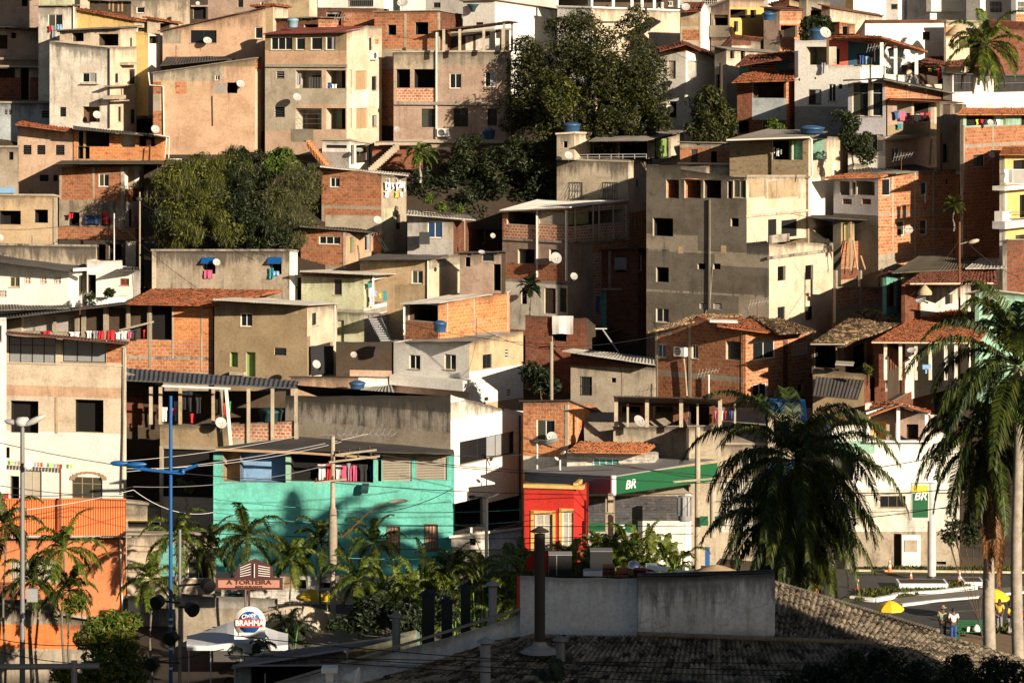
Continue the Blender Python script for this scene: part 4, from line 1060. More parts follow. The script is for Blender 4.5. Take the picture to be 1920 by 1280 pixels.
h = H('brick_house', 'unplastered brick house with orange tiled terrace and two dishes at the right', 213, (1800, 1806, 1935), [(1800, 216), (1806, 214), (1935, 214)], 350, ('cem', 'brick'), 'none', '''
b mint R 1806 213 1935 236
o R 1812 217 1866 235 1.5 dark
o R 1866 217 1886 235 .6 mint
c cem R 1862 235 350 6
c cem R 1808 235 350 5
b cem R 1806 268 1940 274
w2 R 1825 290 1845 312 metald
o R 1915 215 1925 235 .8 dark
''', a=38)
f = h.boxes[0].R; prim(h, 'roof', lambda m: corr(m, f.hit(1796, 214, .9), f.hit(1950, 214, .9), f.hit(1950, 203, -3), f.hit(1806, 203, -3), 'tro', 'tile'))
garments(f, -.1, '1829 224 1835 234 cyellow;1838 224 1844 234 cred;1846 223 1852 233 cblack;1868 224 1876 235 cwhite', 'under the orange tiled terrace', 'washing under the orange tiled terrace')
dish(f.hit(1857, 230, .7), 6, (10, 30), 'upper dish on the unplastered brick house'); dish(f.hit(1859, 291, .7), 6, (15, 28), 'lower dish on the unplastered brick house')
h = H('yellow_house', 'yellow house with railed balconies and tiled eaves at the right edge', 209, (1874, 1884, 2010), [(1874, 290), (1884, 288), (2010, 288)], 520, ('whited', 'yell2'), 'none', '''
o R 1900 300 1925 345 1.5 dark
e white R .9 1884 345 1990 353 balcony
e lilac R .9 1884 410 1990 424 balcony
e white R .6 1880 396 1896 424 balcony
r white1 R .85 1888 318 1990 345 .14
o R 1912 365 1925 408 1.5 dark
a2 R 1904 440 1924 458 wood
c whited R 1886 350 500 6
r metald R .7 1894 398 1990 410 3
''', a=36, dep=10)
f = h.boxes[0].R; prim(h, 'roof', lambda m: corr(m, f.hit(1874, 289, .9), f.hit(2010, 289, .9), f.hit(2010, 276, -3), f.hit(1880, 276, -3), 'tr', 'tile'))
garments(f, .95, '1884 318 1890 342 cwhite;1892 318 1898 342 cgrey', 'over the top balcony rail at the right edge', 'washing at the right edge')
h = H('brick_house', 'dark narrow brick house with white corner post at the right edge', 206, (1880, 1888, 1990), [(1880, 452), (1888, 450), (1990, 450)], 600, ('whited', 'brickd'), 'flat:cem:.15', '', a=36, dep=8)
# taupe tiled house
h = H('tiled_front_house', 'house faced in taupe tiles with grey roof and laundry terrace', 213, (1368, 1516, 1592), [(1368, 262), (1516, 258), (1550, 262), (1552, 256), (1592, 257)], 330, ('taupe', 'cream'), 'none', '''
o F 1448 264 1483 300 2 dark
o F 1485 264 1505 300 1.5 mint
o R 1520 262 1550 300 1.5 mint
e cembr F .15 1368 329 1518 333
b clean R 1516 330 1600 420
''', a=20)
f = h.boxes[0].F
prim(h, 'roof', lambda m: corr(m, P(1362, 262, 212), P(1520, 258, 211), P(1552, 246, 219), P(1440, 242, 221), 'shg', 'sheet'))
prim(h, 'pipe', lambda m: m.tube([P(1362, 263, 211.6), P(1518, 258, 210.8), P(1522, 262, 210.7), P(1522, 330, 210.7)], .07, 'pvc'))
h.box(214.5, (1398, 1520, 1560), [(1398, 331), (1520, 331), (1560, 331)], 420, ('tand', 'clean'), 'none', '''
w2 F 1405 339 1430 369 metald
w3 F 1446 339 1490 369 metald
w2 R 1529 350 1541 372 metald
''', a=20)
tank(P(1522, 250, 215), .85, .38, 'low blue water tank on the roof of the taupe tiled house')
garments(f, -.3, '1449 276 1453 288 cwhite;1456 278 1461 293 cwhite;1462 280 1466 290 cgrey', 'inside the taupe tiled terrace', 'washing at the taupe tiled house')
# brick row behind terraces
h = H('brick_house', 'brick house in shade between the green curtain and the taupe tiled house', 220, (1275, 1368, 1372), [(1275, 266), (1368, 268), (1372, 268)], 345, ('brick', 'brickl'), 'flat:cem:.2', '''
b ceml F 1275 264 1372 276
d F 1296 280 1308 310 woodd
o F 1333 284 1344 310 1 dark
''', a=12, dep=6)
# green curtain house
h = H('cream_house', 'weathered cream house with a railed terrace, grey roof and green curtain', 223.5, (1044, 1178, 1214), [(1044, 298), (1110, 296), (1178, 303), (1214, 300)], 400, ('mold2', 'cream'), 'slab:cem:.05', '''
g F 1068 342 1092 373 metald innerw
g F 1131 342 1157 373 metald innerw
w1 R 1193 335 1198 350 tealf
b brickl R 1178 396 1214 470
l R 1186 408 1191 426 metal
e mould F .1 1044 398 1180 402
''', a=20, dep=9)
h.box(223.7, (1044, 1077, 1107), [(1044, 251), (1077, 249), (1107, 250)], 300, ('ceml', 'cream'), 'slab:cream:.08', '''
o F 1056 265 1064 277 .8 dark
d R 1098 270 1104 296 white
''', a=20, ext=0)
h.box(225.5, (1107, 1215, 1282), [(1107, 263), (1215, 262), (1282, 248)], 298, ('inner', 'cream'), 'none', '''
b cream F 1210 260 1230 300
o F 1112 266 1155 297 2.5 dark
o F 1160 266 1214 297 2.5 dark
o R 1228 260 1258 297 1.4 dark
''', a=20, ext=0)
prim(h, 'roof', lambda m: corr(m, P(1104, 264, 222.1), P(1212, 263, 221.5), P(1290, 244, 231), P(1140, 246, 232), 'shg', 'sheet'))
f = h.boxes[0].F
prim(h, 'railing', lambda m: [m.bar(f.hit(1080, 291 + 5 * k, .02) + Vector((0, 0, .04)), f.hit(1212, 290 + 5 * k, .02) + Vector((0, 0, .04)), .05, .05, 'sgrey') for k in range(2)] + [m.bar(f.hit(x, 289, .02), f.hit(x, 298, .02), .05, .05, 'sgrey') for x in range(1080, 1213, 22)])
prim(h, 'grille', lambda m: [m.bar(f.hit(x0 + k * 5, 343, .05), f.hit(x0 - 8 + k * 6, 373, .45), .02, .02, 'metald') for x0 in (1066, 1130) for k in range(6)])
tank(P(1072, 250, 225.5), .62, .68, 'blue water tank on the stair tower of the weathered cream house')
garments(h.boxes[2].R, .05, '1229 260 1252 294 greenc curtain', 'in the terrace of the weathered cream house', 'curtains')
dish(h.boxes[1].F.hit(1066, 292, .8), 8, (20, 32), 'dish at the corner under the stair tower of the weathered cream house')
h = H('house', 'cream parapet wall above the unfinished openings of the tall grey house', 216, (1272, 1392, 1396), [(1272, 306), (1392, 308), (1396, 308)], 345, ('creamd', 'cream'), 'slab:cream:.05', '''
o F 1378 310 1386 324 .6 dark
''', a=12, dep=7)
# tall grey house
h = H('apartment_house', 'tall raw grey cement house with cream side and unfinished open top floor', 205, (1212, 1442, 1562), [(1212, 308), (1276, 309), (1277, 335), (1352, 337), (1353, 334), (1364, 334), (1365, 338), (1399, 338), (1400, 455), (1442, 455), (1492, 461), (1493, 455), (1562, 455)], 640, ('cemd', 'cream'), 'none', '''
b ceml F 1400 330 1450 455
b mould F 1400 455 1450 475
b mould F 1212 470 1400 474
b mould F 1212 548 1442 552
b cem F 1212 440 1308 468
b tan F 1272 462 1281 475
b tan F 1352 460 1362 475
b cem F 1385 556 1442 640
b cem F 1340 476 1442 500
o F 1249 337 1273 372 2.5 brickl
o F 1283 338 1314 372 2 brickl
o F 1319 338 1352 372 2.5 inner
o F 1364 340 1372 372 .6 brickd
w2 F 1375 338 1398 371 ceml glassg
o F 1224 409 1262 443 2.2 dark
o F 1370 409 1385 425 1.5 dark
o F 1230 501 1254 529 2 dark
o F 1308 494 1322 505 1.5 dark
o F 1337 494 1351 505 1.5 dark
w2 F 1230 578 1254 604 alu
l F 1312 569 1325 579 alu
l F 1338 569 1353 579 alu
p cem F .035 1331 374 1331 578
p metald F .05 1329 374 1328 580
p cem F .02 1336 500 1332 560 1318 600
o R 1458 499 1473 526 1.5 dark
o R 1510 497 1525 524 1.5 dark
w2 R 1458 575 1472 600 metald
w2 R 1510 574 1524 600 metald
e mould R .12 1442 474 1560 479
''', a=34, dep=10)
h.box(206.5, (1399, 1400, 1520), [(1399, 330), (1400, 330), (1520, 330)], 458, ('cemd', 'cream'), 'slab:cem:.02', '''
o R 1404 338 1434 370 1.6 tand
o R 1440 338 1496 371 1.6 tand
c ceml R 1437 338 372 7 .05
c ceml R 1500 338 372 7 .05
c ceml R 1458 338 372 2
e creamd R .15 1399 398 1522 402
o R 1440 411 1456 460 1.5 dark
o R 1465 412 1494 444 2 dark
''', a=34, dep=10, ext=0)
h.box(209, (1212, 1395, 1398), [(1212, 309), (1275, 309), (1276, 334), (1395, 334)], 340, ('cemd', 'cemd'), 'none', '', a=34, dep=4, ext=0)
prim(h, 'balustrade', lambda m: (m.box(h.at('R', 1442, 456, .0), h.boxes[0].R.e * 2.5, h.boxes[0].R.n * .12, Vector((0, 0, .5)), 'mould'),))
prim(h, 'post', lambda m: [m.bar(h.at('R', x, 456, 0), h.at('R', x, 448, 0), .18, .18, 'ceml') for x in (1446, 1552)])
# balconied brick house right
h = H('brick_house', 'orange brick house with a whitewashed balcony and small palm at its corner', 213.5, (1563, 1647, 1792), [(1563, 334), (1647, 326), (1648, 326), (1792, 317)], 530, ('lilac', 'brickl'), 'none', '''
o F 1575 340 1593 366 1.4 innerw
w1 F 1597 340 1604 366 wfr
o F 1606 340 1640 366 1.5 innerw
l F 1580 373 1597 383 brickd
l F 1616 373 1633 383 brickd
w1 R 1654 335 1670 367 alu
w1 R 1727 341 1738 366 wfr glassb
w1 R 1682 414 1696 442 wfr glassg
w1 R 1725 412 1738 440 wfr glassg
b cemd F 1563 402 1650 425
b cemd F 1563 425 1650 540
b cem R 1647 396 1792 402
b cem R 1647 472 1792 478
b cem R 1647 478 1680 530
c ceml R 1674 325 480 4
c ceml R 1716 322 540 4
c ceml R 1750 320 540 4
o R 1773 335 1779 345 .3 dark
''', a=48, dep=14)
f = h.boxes[0].R
prim(h, 'roof', lambda m: corr(m, P(1541, 334, 213), P(1652, 331, 211.7), P(1680, 325, 215.5), P(1590, 325, 217.5), 'tro', 'tile'))
prim(h, 'roof', lambda m: corr(m, P(1590, 327, 215.5), P(1680, 325, 213), P(1794, 314, 222), P(1640, 318, 223), 'shg', 'sheet'))
h.box(221.5, (1788, 1791, 1834), [(1788, 327), (1791, 325), (1834, 331)], 530, ('brickl', 'bricko'), 'flat:shw:.2', '''
o R 1798 341 1810 364 1 dark
c ceml R 1826 330 520 4
''', a=48, dep=6)
dish(f.hit(1704, 431, .8), 8, (5, 35), 'dish between the lower windows of the orange brick house')
garments(f, .1, '1732 362 1737 380 cwhite;', 'under the small window of the orange brick house', 'washing at the orange brick house') if 0 else garments(f, .1, '1732 362 1737 380 cwhite', 'under the small window of the orange brick house', 'washing at the orange brick house')
garments(h.boxes[1].R, .2, '1808 420 1817 440 cteal', 'beside the small palm on the orange brick house', 'washing at the orange brick house')
h = H('white_house', 'white house in shade left of the whitewashed balcony', 216, (1512, 1520, 1568), [(1512, 300), (1520, 300), (1568, 303)], 420, ('clean', 'clean'), 'none', '''
w2 R 1529 350 1541 372 metald
''', a=30, dep=6)
h = H('house', 'low house with broad dark corrugated roof above the orange brick house', 218, (1590, 1600, 1740), [(1590, 310), (1600, 306), (1740, 316)], 340, ('whited', 'ceml'), 'none', '', a=36, dep=10)
quadroof(h, 'roof', [(1594, 322, 216.5), (1750, 318, 218), (1700, 303, 226), (1594, 298, 225)], 'shd', 'sheet')
# propped lean-to between grey house and orange house
h = H('propped_house', 'patched house propped by poles between the cream side and the orange brick house', 213, (1562, 1577, 1652), [(1562, 414), (1577, 412), (1652, 414)], 575, ('cemd', 'tand'), 'none', '''
b brickl R 1601 456 1612 470
b brick R 1577 450 1620 500
b ceml R 1617 456 1652 510
b brickd R 1577 500 1652 520
o R 1580 418 1598 452 1.5 olivew
o R 1602 416 1616 452 1.5 dark
w1 R 1620 416 1640 454 metald glassg
c tand R 1596 413 500 5 .2
c ceml R 1616 413 460 5 .2
p pvc R .07 1570 410 1652 414 1652 420 1648 487
p pvc R .05 1645 413 1658 416 1658 398
''', a=36, dep=8)
f = h.boxes[0].R
for a_, b_ in (((1593, 447), (1589, 505)), ((1600, 450), (1608, 506)), ((1597, 440), (1596, 508)), ((1614, 480), (1622, 505))):
    prim(h, 'prop', lambda m: m.bar(f.hit(*a_, .6), f.hit(*b_, 1.2), .1, .1, 'woodl'))
prim(h, 'roof', lambda m: corr(m, f.hit(1518, 407, .8), f.hit(1660, 413, .8), f.hit(1655, 405, -3), f.hit(1525, 402, -3), 'shd', 'sheet'))
h.box(208, (1560, 1568, 1655), [(1560, 541), (1568, 538), (1655, 538)], 610, ('brickd', 'bricko'), 'par:cem', '''
b brickl R 1568 536 1660 572
b cem R 1568 572 1660 581
b woodl R 1568 581 1620 610
c cem R 1569 507 605 7 .1
c cem R 1615 507 605 6 .1
c cem R 1657 503 590 6 .1
''', a=36, dep=6)
h = H('teal_house', 'dark teal house with doorway beside the brick parapet', 204, (1655, 1662, 1700), [(1655, 515), (1662, 512), (1700, 515)], 600, ('tealp', 'tealp'), 'sheet:trd:.3', '''
o R 1668 530 1680 575 1 dark
b brickd R 1655 535 1672 575
''', a=36, dep=5)
# roofs right: mouldy grey, dark red, veranda
h = H('house', 'low house with mouldy grey roof and whitewashed gable right of the orange house', 205, (1676, 1690, 1890), [(1676, 512), (1690, 505), (1890, 500)], 560, ('inner', 'whited'), 'none', '', a=36, dep=10)
quadroof(h, 'roof', [(1672, 511, 203), (1845, 503, 206), (1842, 482, 214), (1722, 480, 213)], 'mouldr', 'sheet')
quadroof(h, 'roof', [(1810, 503, 205), (1890, 502, 205), (1886, 484, 213), (1838, 483, 213)], 'shl', 'sheet')
h = H('tiled_house', 'white walled house with dark red tile roof and dish at the right', 199, (1690, 1697, 1870), [(1690, 534), (1697, 532), (1870, 530)], 600, ('brickd', 'whited'), 'none', '''
o R 1772 552 1786 570 1 dark
b brickd R 1697 532 1726 600
''', a=30, dep=14)
quadroof(h, 'roof', [(1691, 534, 196.5), (1870, 531, 199), (1866, 502, 208), (1742, 501, 208)], 'trd')
prim(h, 'gutter', lambda m: m.bar(P(1706, 532, 196.3), P(1862, 531, 197.8), .1, .08, 'cream'))
dish(P(1727, 561, 195), 10, (-35, 45), 'big dish leaning outside the white walled house with dark red tiles')
prim(h, 'awning', lambda m: m.lathe(P(1734, 546, 194.5), [(.45, -.2), (.42, 0), (.1, .35), (.001, .4)], 'tan', 10))
h = H('mint_house', 'pale mint house behind the palm at the right edge', 196, (1828, 1836, 1990), [(1828, 548), (1836, 546), (1990, 546)], 640, ('mint', 'mint'), 'sheet:shl:.5', '''
o R 1842 555 1858 590 1 dark
''', a=30, dep=9)
# weathered clay roofs
h = H('tiled_house', 'low house under weathered yellowish clay tiles with white gutter', 194, (1522, 1585, 1640), [(1522, 642), (1585, 640), (1640, 632)], 720, ('inner', 'brickd'), 'none', '''
o F 1527 650 1566 690 2 dark
o F 1568 652 1582 684 .6 tand
o R 1600 645 1625 690 1.5 dark
''', a=20, dep=7)
quadroof(h, 'roof', [(1520, 643, 191.5), (1582, 644, 190.5), (1760, 586, 205), (1618, 577, 208)], 'tw')
prim(h, 'gutter', lambda m: m.bar(P(1520, 645, 191.3), P(1583, 645, 190.3), .09, .08, 'cream'))
h = H('tiled_house', 'house with broad red tile roof over a pillared veranda at the right', 192, (1640, 1660, 1860), [(1640, 642), (1660, 640), (1860, 640)], 720, ('brickd', 'brickd'), 'none', '''
o R 1664 648 1852 706 3 inner
b greyw R 1660 700 1730 716
''', a=18, dep=16)
quadroof(h, 'roof', [(1634, 640, 189.5), (1835, 641, 190.5), (1875, 590, 205), (1745, 577, 206)], 'tr')
prim(h, 'gutter', lambda m: m.bar(P(1634, 642, 189.3), P(1835, 643, 190.3), .08, .07, 'cream'))
prim(h, 'pillar', lambda m: [m.bar(P(x, 712, 190.5), P(x, 643, 190.5), .2, .2, 'whited') for x in (1660, 1688, 1717, 1744, 1773, 1792)])
dish(P(1709, 657, 189), 8, (-20, 60), 'dish under the eave of the broad red tile roof')
tag(prim(h, 'stool', lambda m: (m.box(P(1730, 692, 190), Vector((.5, 0, 0)), Vector((0, .4, 0)), Vector((0, 0, .25)), 'clb'), m.box(P(1735, 700, 190), Vector((.1, 0, 0)), Vector((0, .1, 0)), Vector((0, 0, .3)), 'clb'))), 'light blue stool on the pillared veranda', 'stool')
bpy.data.objects['stool'].parent = None; bpy.data.objects['stool'].location = h.root.location
h = H('brick_shed', 'dark brick wall and sheds below the weathered clay roofs', 191, (1524, 1620, 1700), [(1524, 690), (1620, 700), (1700, 700)], 760, ('cembr', 'brickd'), 'none', '', a=20, dep=6)
quadroof(h, 'roof', [(1524, 740, 187.5), (1608, 748, 187), (1620, 712, 190.5), (1530, 706, 190.5)], 'shd', 'sheet')
quadroof(h, 'roof', [(1566, 682, 190), (1600, 684, 190), (1602, 678, 192), (1568, 676, 192)], 'shl', 'flat')
h = H('white_house', 'bright white gable end rising behind the palm fronds', 188.5, (1622, 1628, 1830), [(1622, 756), (1628, 754), (1700, 722), (1765, 690), (1830, 684)], 790, ('clean', 'clean'), 'none', '', a=12, dep=14)

# ---------------------------------------------------------------- centre
h = H('brick_house', 'tall brick house with a plastered side hung with white laundry', 221.5, (603, 715, 762), [(603, 312), (715, 325), (762, 328)], 470, ('brick', 'ceml'), 'none', '''
b cem F 603 386 715 392
b ceml F 610 404 715 432
b cem F 603 388 608 432
w2 F 619 333 637 351 wfr
w2 R 723 334 732 345 wfr
w2 R 742 334 752 345 wfr
w1 R 743 402 752 431 wood
b palegreen R 720 390 738 470
b ceml R 738 390 765 470
''', a=20, dep=7)
prim(h, 'roof', lambda m: corr(m, P(600, 312, 221), P(766, 329, 224), P(768, 325, 230), P(604, 309, 228.5), 'shl', 'sheet'))
garments(h.boxes[0].R, .18, '721 341 726 356 cwhite;727 342 733 359 cwhite;734 343 740 354 cwhite;741 342 748 357 cwhite;749 341 756 352 cwhite;756 341 760 360 cwhite;722 359 728 370 cwhite;742 360 747 370 cyellow;746 361 750 371 cpink;750 360 755 369 cwhite', 'on the plastered side of the tall brick house', 'white laundry on the plastered side')
dish(P(708, 413, 219.5), 8, (25, 30), 'dish below the brick wall of the tall brick house')
h = H('brick_house', 'small brick house with pink side, green curtain and dark roof', 217.5, (564, 648, 712), [(564, 424), (648, 436), (712, 434)], 520, ('brick', 'salmon'), 'none', '''
w3 F 598 443 638 458 wfr
o R 656 445 664 474 .8 greenc
w1 R 684 441 695 470 alu
b cem F 560 498 650 506
c ceml F 645 436 505 4
''', a=22, dep=9)
prim(h, 'roof', lambda m: corr(m, P(562, 424, 217), P(708, 436, 218), P(688, 426, 226), P(580, 421, 225), 'shd', 'sheet'))
prim(h, 'ladder', lambda m: [m.bar(P(706, 446, 217.5), P(724, 472, 217), .06, .06, 'metald'), m.bar(P(712, 446, 217.5), P(728, 470, 217), .06, .06, 'metald')] + [m.bar(P(706 + k * 3, 446 + k * 4.3, 217.4), P(712 + k * 2.7, 446 + k * 4, 217.4), .04, .04, 'metald') for k in range(6)])
h = H('house', 'tan house with flat dark roof and streaked side in the centre', 214, (675, 803, 866), [(675, 487), (803, 486), (866, 474)], 560, ('tan', 'cream'), 'none', '''
w2 F 772 507 793 532 wfr
b tand F 740 534 803 580
p pvc F .05 802 488 802 560
b ceml R 803 470 866 500
''', a=24, dep=9)
prim(h, 'roof', lambda m: corr(m, P(672, 486, 213.8), P(808, 485, 213), P(866, 472, 222), P(728, 470, 224), 'shd', 'sheet'))
h = H('white_house', 'grey white house in shadow with a blue window behind the tan house', 218, (764, 850, 940), [(764, 398), (848, 412), (850, 412), (940, 406)], 480, ('greyw', 'brickd'), 'none', '''
w2 F 802 416 829 446 wfr glassb
b brickd R 850 404 940 480
w2 R 903 430 918 454 metal
b ceml F 836 408 850 450
c ceml R 872 410 470 5
''', a=10, dep=12)
prim(h, 'roof', lambda m: corr(m, P(762, 402, 217), P(892, 412, 217.5), P(880, 404, 222), P(764, 394, 222), 'shl', 'sheet'))
prim(h, 'planter', lambda m: m.box(P(786, 458, 217), Vector((.7, 0, 0)), Vector((0, .5, 0)), Vector((0, 0, .8)), 'metald'))
dish(P(924, 442, 216.5), 5, (20, 25), 'small dish on the shaded brick wall left of the veranda house', 'dishg')
h = H('house', 'dark shaded house under a black roof between the tan house and the veranda house', 213, (862, 940, 948), [(862, 474), (940, 472), (948, 472)], 590, ('pinkd', 'inner'), 'sheet:shd:.3', '''
o F 872 482 882 500 .5 dark
w1 F 904 474 926 490 metal
o F 925 495 940 545 2 dark
''', a=15, dep=6)
dish(P(903, 473, 211), 6, (10, 60), 'sunlit dish lying on the black roof between two houses')
h = H('green_house', 'pale green house with white laundry balcony and light roof', 211.5, (565, 682, 762), [(565, 510), (682, 516), (762, 514)], 575, ('palegreen', 'clean'), 'none', '''
b brickd F 565 506 682 520
w1 F 626 524 641 553 wood
b palegreen R 676 514 700 580
o R 690 524 726 570 1.4 greyw
w1 R 739 524 750 553 cream glassg
b mould R 682 574 762 584
b mould F 600 579 682 590
''', a=20, dep=12)
prim(h, 'roof', lambda m: corr(m, P(562, 508, 211), P(700, 514, 210), P(768, 512, 218), P(640, 505, 220), 'shl', 'sheet'))
prim(h, 'pillar', lambda m: m.bar(h.at('R', 700, 575, .25), h.at('R', 700, 514, .25), .12, .12, 'clean'))
garments(h.boxes[0].R, .3, '689 530 697 540 cteal;692 540 698 574 cwhite;701 545 706 556 clb;709 550 716 558 cyellow;718 545 726 563 cteal', 'on the balcony of the pale green house', 'washing at the pale green house with the balcony')
h.box(211.3, (600, 683, 756), [(600, 582), (683, 586), (756, 584)], 680, ('palegreen', 'greyw'), 'none', '''
o F 632 600 645 640 1 dark
d R 730 600 746 634 tealf
d R 716 602 726 634 metal
''', a=20, dep=10)
prim(h, 'stairs', lambda m: [m.box(P(692 + k * 2.2, 596 + k * 4.4, 208 - k * .12), Vector((.75, 0, 0)), Vector((0, -.3, 0)), Vector((0, 0, -.1)), 'sgrey') for k in range(11)] + [m.bar(P(690, 590, 208), P(714, 640, 206.5), .05, .05, 'metal'), m.bar(P(712, 590, 208), P(735, 640, 206.5), .05, .05, 'metal')])
h = H('veranda_house', 'three level brick house with white sheet roof and open pillared top floor', 217, (942, 1064, 1180), [(942, 394), (1064, 388), (1180, 376)], 600, ('brick', 'brickw'), 'none', '''
o F 950 398 1006 421 2.5 inner
o F 1010 397 1062 421 2.5 olivew
o R 1066 395 1170 421 2.6 ceml
b brickw F 945 421 1064 450
b pinkd F 942 452 1064 494
b brick F 942 494 1064 526
b whited F 942 530 1064 620
b mould F 942 526 1064 531
b pinkd R 1064 452 1112 600
b ceml R 1064 450 1180 454
b brickl R 1112 454 1180 470
o F 971 467 1002 495 .9 greyw dark
w1 F 1030 467 1047 490 wfr
d F 1021 540 1042 588 woodd
d F 1049 540 1062 585 metald
o F 977 540 988 570 .5 dark
e mould F .12 942 449 1064 453
e mould R .10 1064 449 1180 453
''', a=38, dep=8)
f = h.boxes[0].F; g = h.boxes[0].R
prim(h, 'roof', lambda m: corr(m, f.hit(936, 395, .5), P(1068, 388, 216), P(1184, 374, 224), f.hit(1010, 374, -7), 'shw', 'sheet'))
prim(h, 'pillar', lambda m: [m.bar(f.hit(x, 526 if x != 1007 else 520, .12), f.hit(x, 394, .12), .14, .14, 'alu') for x in (1007, 1062)] + [m.bar(g.hit(x, 450, .05), g.hit(x, 385, .05), .13, .13, 'ceml') for x in (1078, 1112, 1123, 1150, 1174)])
prim(h, 'rail', lambda m: m.bar(f.hit(942, 396, .15), f.hit(1064, 391, .15), .1, .1, 'alu'))
dish(f.hit(1042, 484, .6), 11, (25, 22), 'large grey dish at the middle floor window of the veranda house', 'dishg')
dish(P(1076, 518, 214.5), 7, (20, 25), 'grey dish on the corner pillar of the veranda house', 'dishg')
h = H('brick_house', 'dark shaded brick house with a cloth in its window left of the tall grey house', 219, (1080, 1196, 1213), [(1080, 470), (1196, 466), (1213, 468)], 545, ('brickd', 'brick'), 'flat:shd:.3', '''
o F 1153 480 1175 510 .8 dark
c cem F 1143 470 540 5
c cem F 1083 470 545 5
w1 R 1198 478 1203 508 wfr
''', a=24, dep=8)
garments(h.boxes[0].F, .1, '1152 482 1175 506 cgrey towel', 'out of the dark brick window left of the tall grey house', 'cloths in windows')
h = H('teal_house', 'peeling teal ground floor in deep shade below the dark brick house', 219.3, (1085, 1192, 1212), [(1085, 542), (1192, 542), (1212, 542)], 650, ('tealp', 'inner'), 'slab:cem', '''
w1 F 1151 556 1166 596 wfr
b inner F 1085 542 1112 650
o F 1118 556 1128 600 .5 dark
''', a=18, dep=5)
garments(h.boxes[0].F, .6, '1106 555 1126 585 cblue;1100 568 1105 590 cwhite;1078 572 1082 590 cteal', 'in the shaded yard beside the teal wall', 'washing in the shaded yard')
h = H('brick_house', 'dark lower yard house with hanging sheet between the porch and the grey house', 212.5, (985, 1100, 1216), [(985, 590), (1100, 596), (1216, 640)], 700, ('brickd', 'inner'), 'none', '''
o F 1035 610 1062 640 1.5 dark
o R 1110 620 1200 660 2 dark
''', a=20, dep=9)
garments(h.boxes[0].F, .3, '1035 592 1075 626 cwhite sheet', 'over the dark wall below the veranda house', 'washing in the shaded yard')
prim(h, 'beam', lambda m: [m.bar(P(1116, 616, 209), P(1138, 616, 209), .07, .07, 'alu'), m.bar(P(1130, 617, 209), P(1160, 660, 209), .08, .08, 'sgrey')])
h = H('brick_house', 'orange brick house with light roof and an open dark porch in the centre', 206, (757, 822, 956), [(757, 570), (822, 568), (900, 556), (956, 548)], 630, ('innerw', 'bricko'), 'none', '''
o F 765 571 821 602 2.4 inner
b brick F 760 603 822 640
c ceml R 839 564 625 4
c ceml R 889 560 620 4
c ceml R 952 548 620 5
''', a=38, dep=12)
prim(h, 'roof', lambda m: corr(m, P(750, 569, 205), P(824, 567, 204.3), P(960, 545, 216), P(880, 546, 219), 'shl', 'sheet'))
prim(h, 'pillar', lambda m: m.bar(P(758, 628, 205.5), P(758, 570, 205.5), .12, .12, 'clean'))
h = H('white_house', 'bluish white house with grey roof and cream right side above the long dark wall', 202, (738, 880, 981), [(738, 641), (880, 640), (981, 621)], 750, ('clean', 'tan'), 'none', '''
w2 F 767 665 788 692 wfr
w2 F 833 664 855 693 wfr
w2 R 905 664 922 690 metald
l R 947 655 953 672 wfr
b clean R 880 690 981 752
b pinkd F 738 728 880 760
l R 950 730 957 743 wfr
l R 908 744 916 751 metald
e clean F .9 730 708 868 727 balcony
''', a=38, dep=8)
f = h.boxes[0].F
prim(h, 'roof', lambda m: corr(m, P(727, 642, 206.5), P(884, 640, 200.6), P(944, 624, 210), P(776, 624, 214), 'shg', 'sheet'))
prim(h, 'parapet', lambda m: (m.box(h.at('R', 866, 750, .35), h.boxes[0].R.e * 4.6, h.boxes[0].R.n * .2, Vector((0, 0, 1.8)), 'clean'),)) if 0 else None
tank(P(825, 622, 200), .42, .6, 'small blue tank on the grey roof of the bluish white house')
antenna(P(893, 632, 203), 1.2, 'antenna with stay wires on the bluish white house')
h = H('house', 'shaded plaster house with a pale sloping roof left of the brick bay house', 197, (1070, 1226, 1230), [(1070, 662), (1226, 690), (1230, 690)], 780, ('cem', 'cem'), 'none', '''
b brickd F 1070 660 1230 688
g F 1090 706 1110 740 metald dark
o F 1146 708 1155 717 .4 dark
c cem F 1168 690 760 4
''', a=16, dep=7)
prim(h, 'roof', lambda m: corr(m, P(1054, 657, 196.5), P(1229, 683, 195.5), P(1228, 670, 203), P(1075, 653, 203.5), 'shl', 'sheet'))
h = H('brick_house', 'brick house with a clay tile gable roof and two storey brick bay', 196, (1228, 1398, 1522), [(1228, 622), (1310, 594), (1398, 616), (1522, 620)], 775, ('brick', 'brickl'), 'none', '''
w2 F 1233 645 1249 670 wfr glassb
w2 F 1297 646 1309 672 wfr
o F 1361 640 1395 675 1.5 innerw
c cem F 1293 612 760 6
c cem F 1231 622 760 5
b cem F 1228 700 1398 710
b ceml F 1232 614 1260 628
w2 R 1412 640 1453 673 wfr
b ceml R 1404 634 1460 640
w2 R 1412 719 1438 752 wfr
g R 1484 643 1512 664 wfr bricko
o R 1496 720 1506 733 .3 dark
c brickd R 1473 625 770 14
c brickl F 1392 618 770 6
''', a=40, dep=13)
f = h.boxes[0].F
prim(h, 'roof', lambda m: corr(m, P(1215, 622, 194), P(1330, 596, 200), P(1400, 590, 207), P(1305, 590, 205), 'tw', 'tile'))
prim(h, 'roof', lambda m: corr(m, P(1345, 610, 193.5), P(1478, 628, 197), P(1450, 600, 205), P(1305, 592, 203), 'tr', 'tile'))
prim(h, 'roof', lambda m: corr(m, P(1460, 625, 194), P(1530, 621, 199), P(1440, 591, 208), P(1400, 590, 207), 'tw', 'tile'))
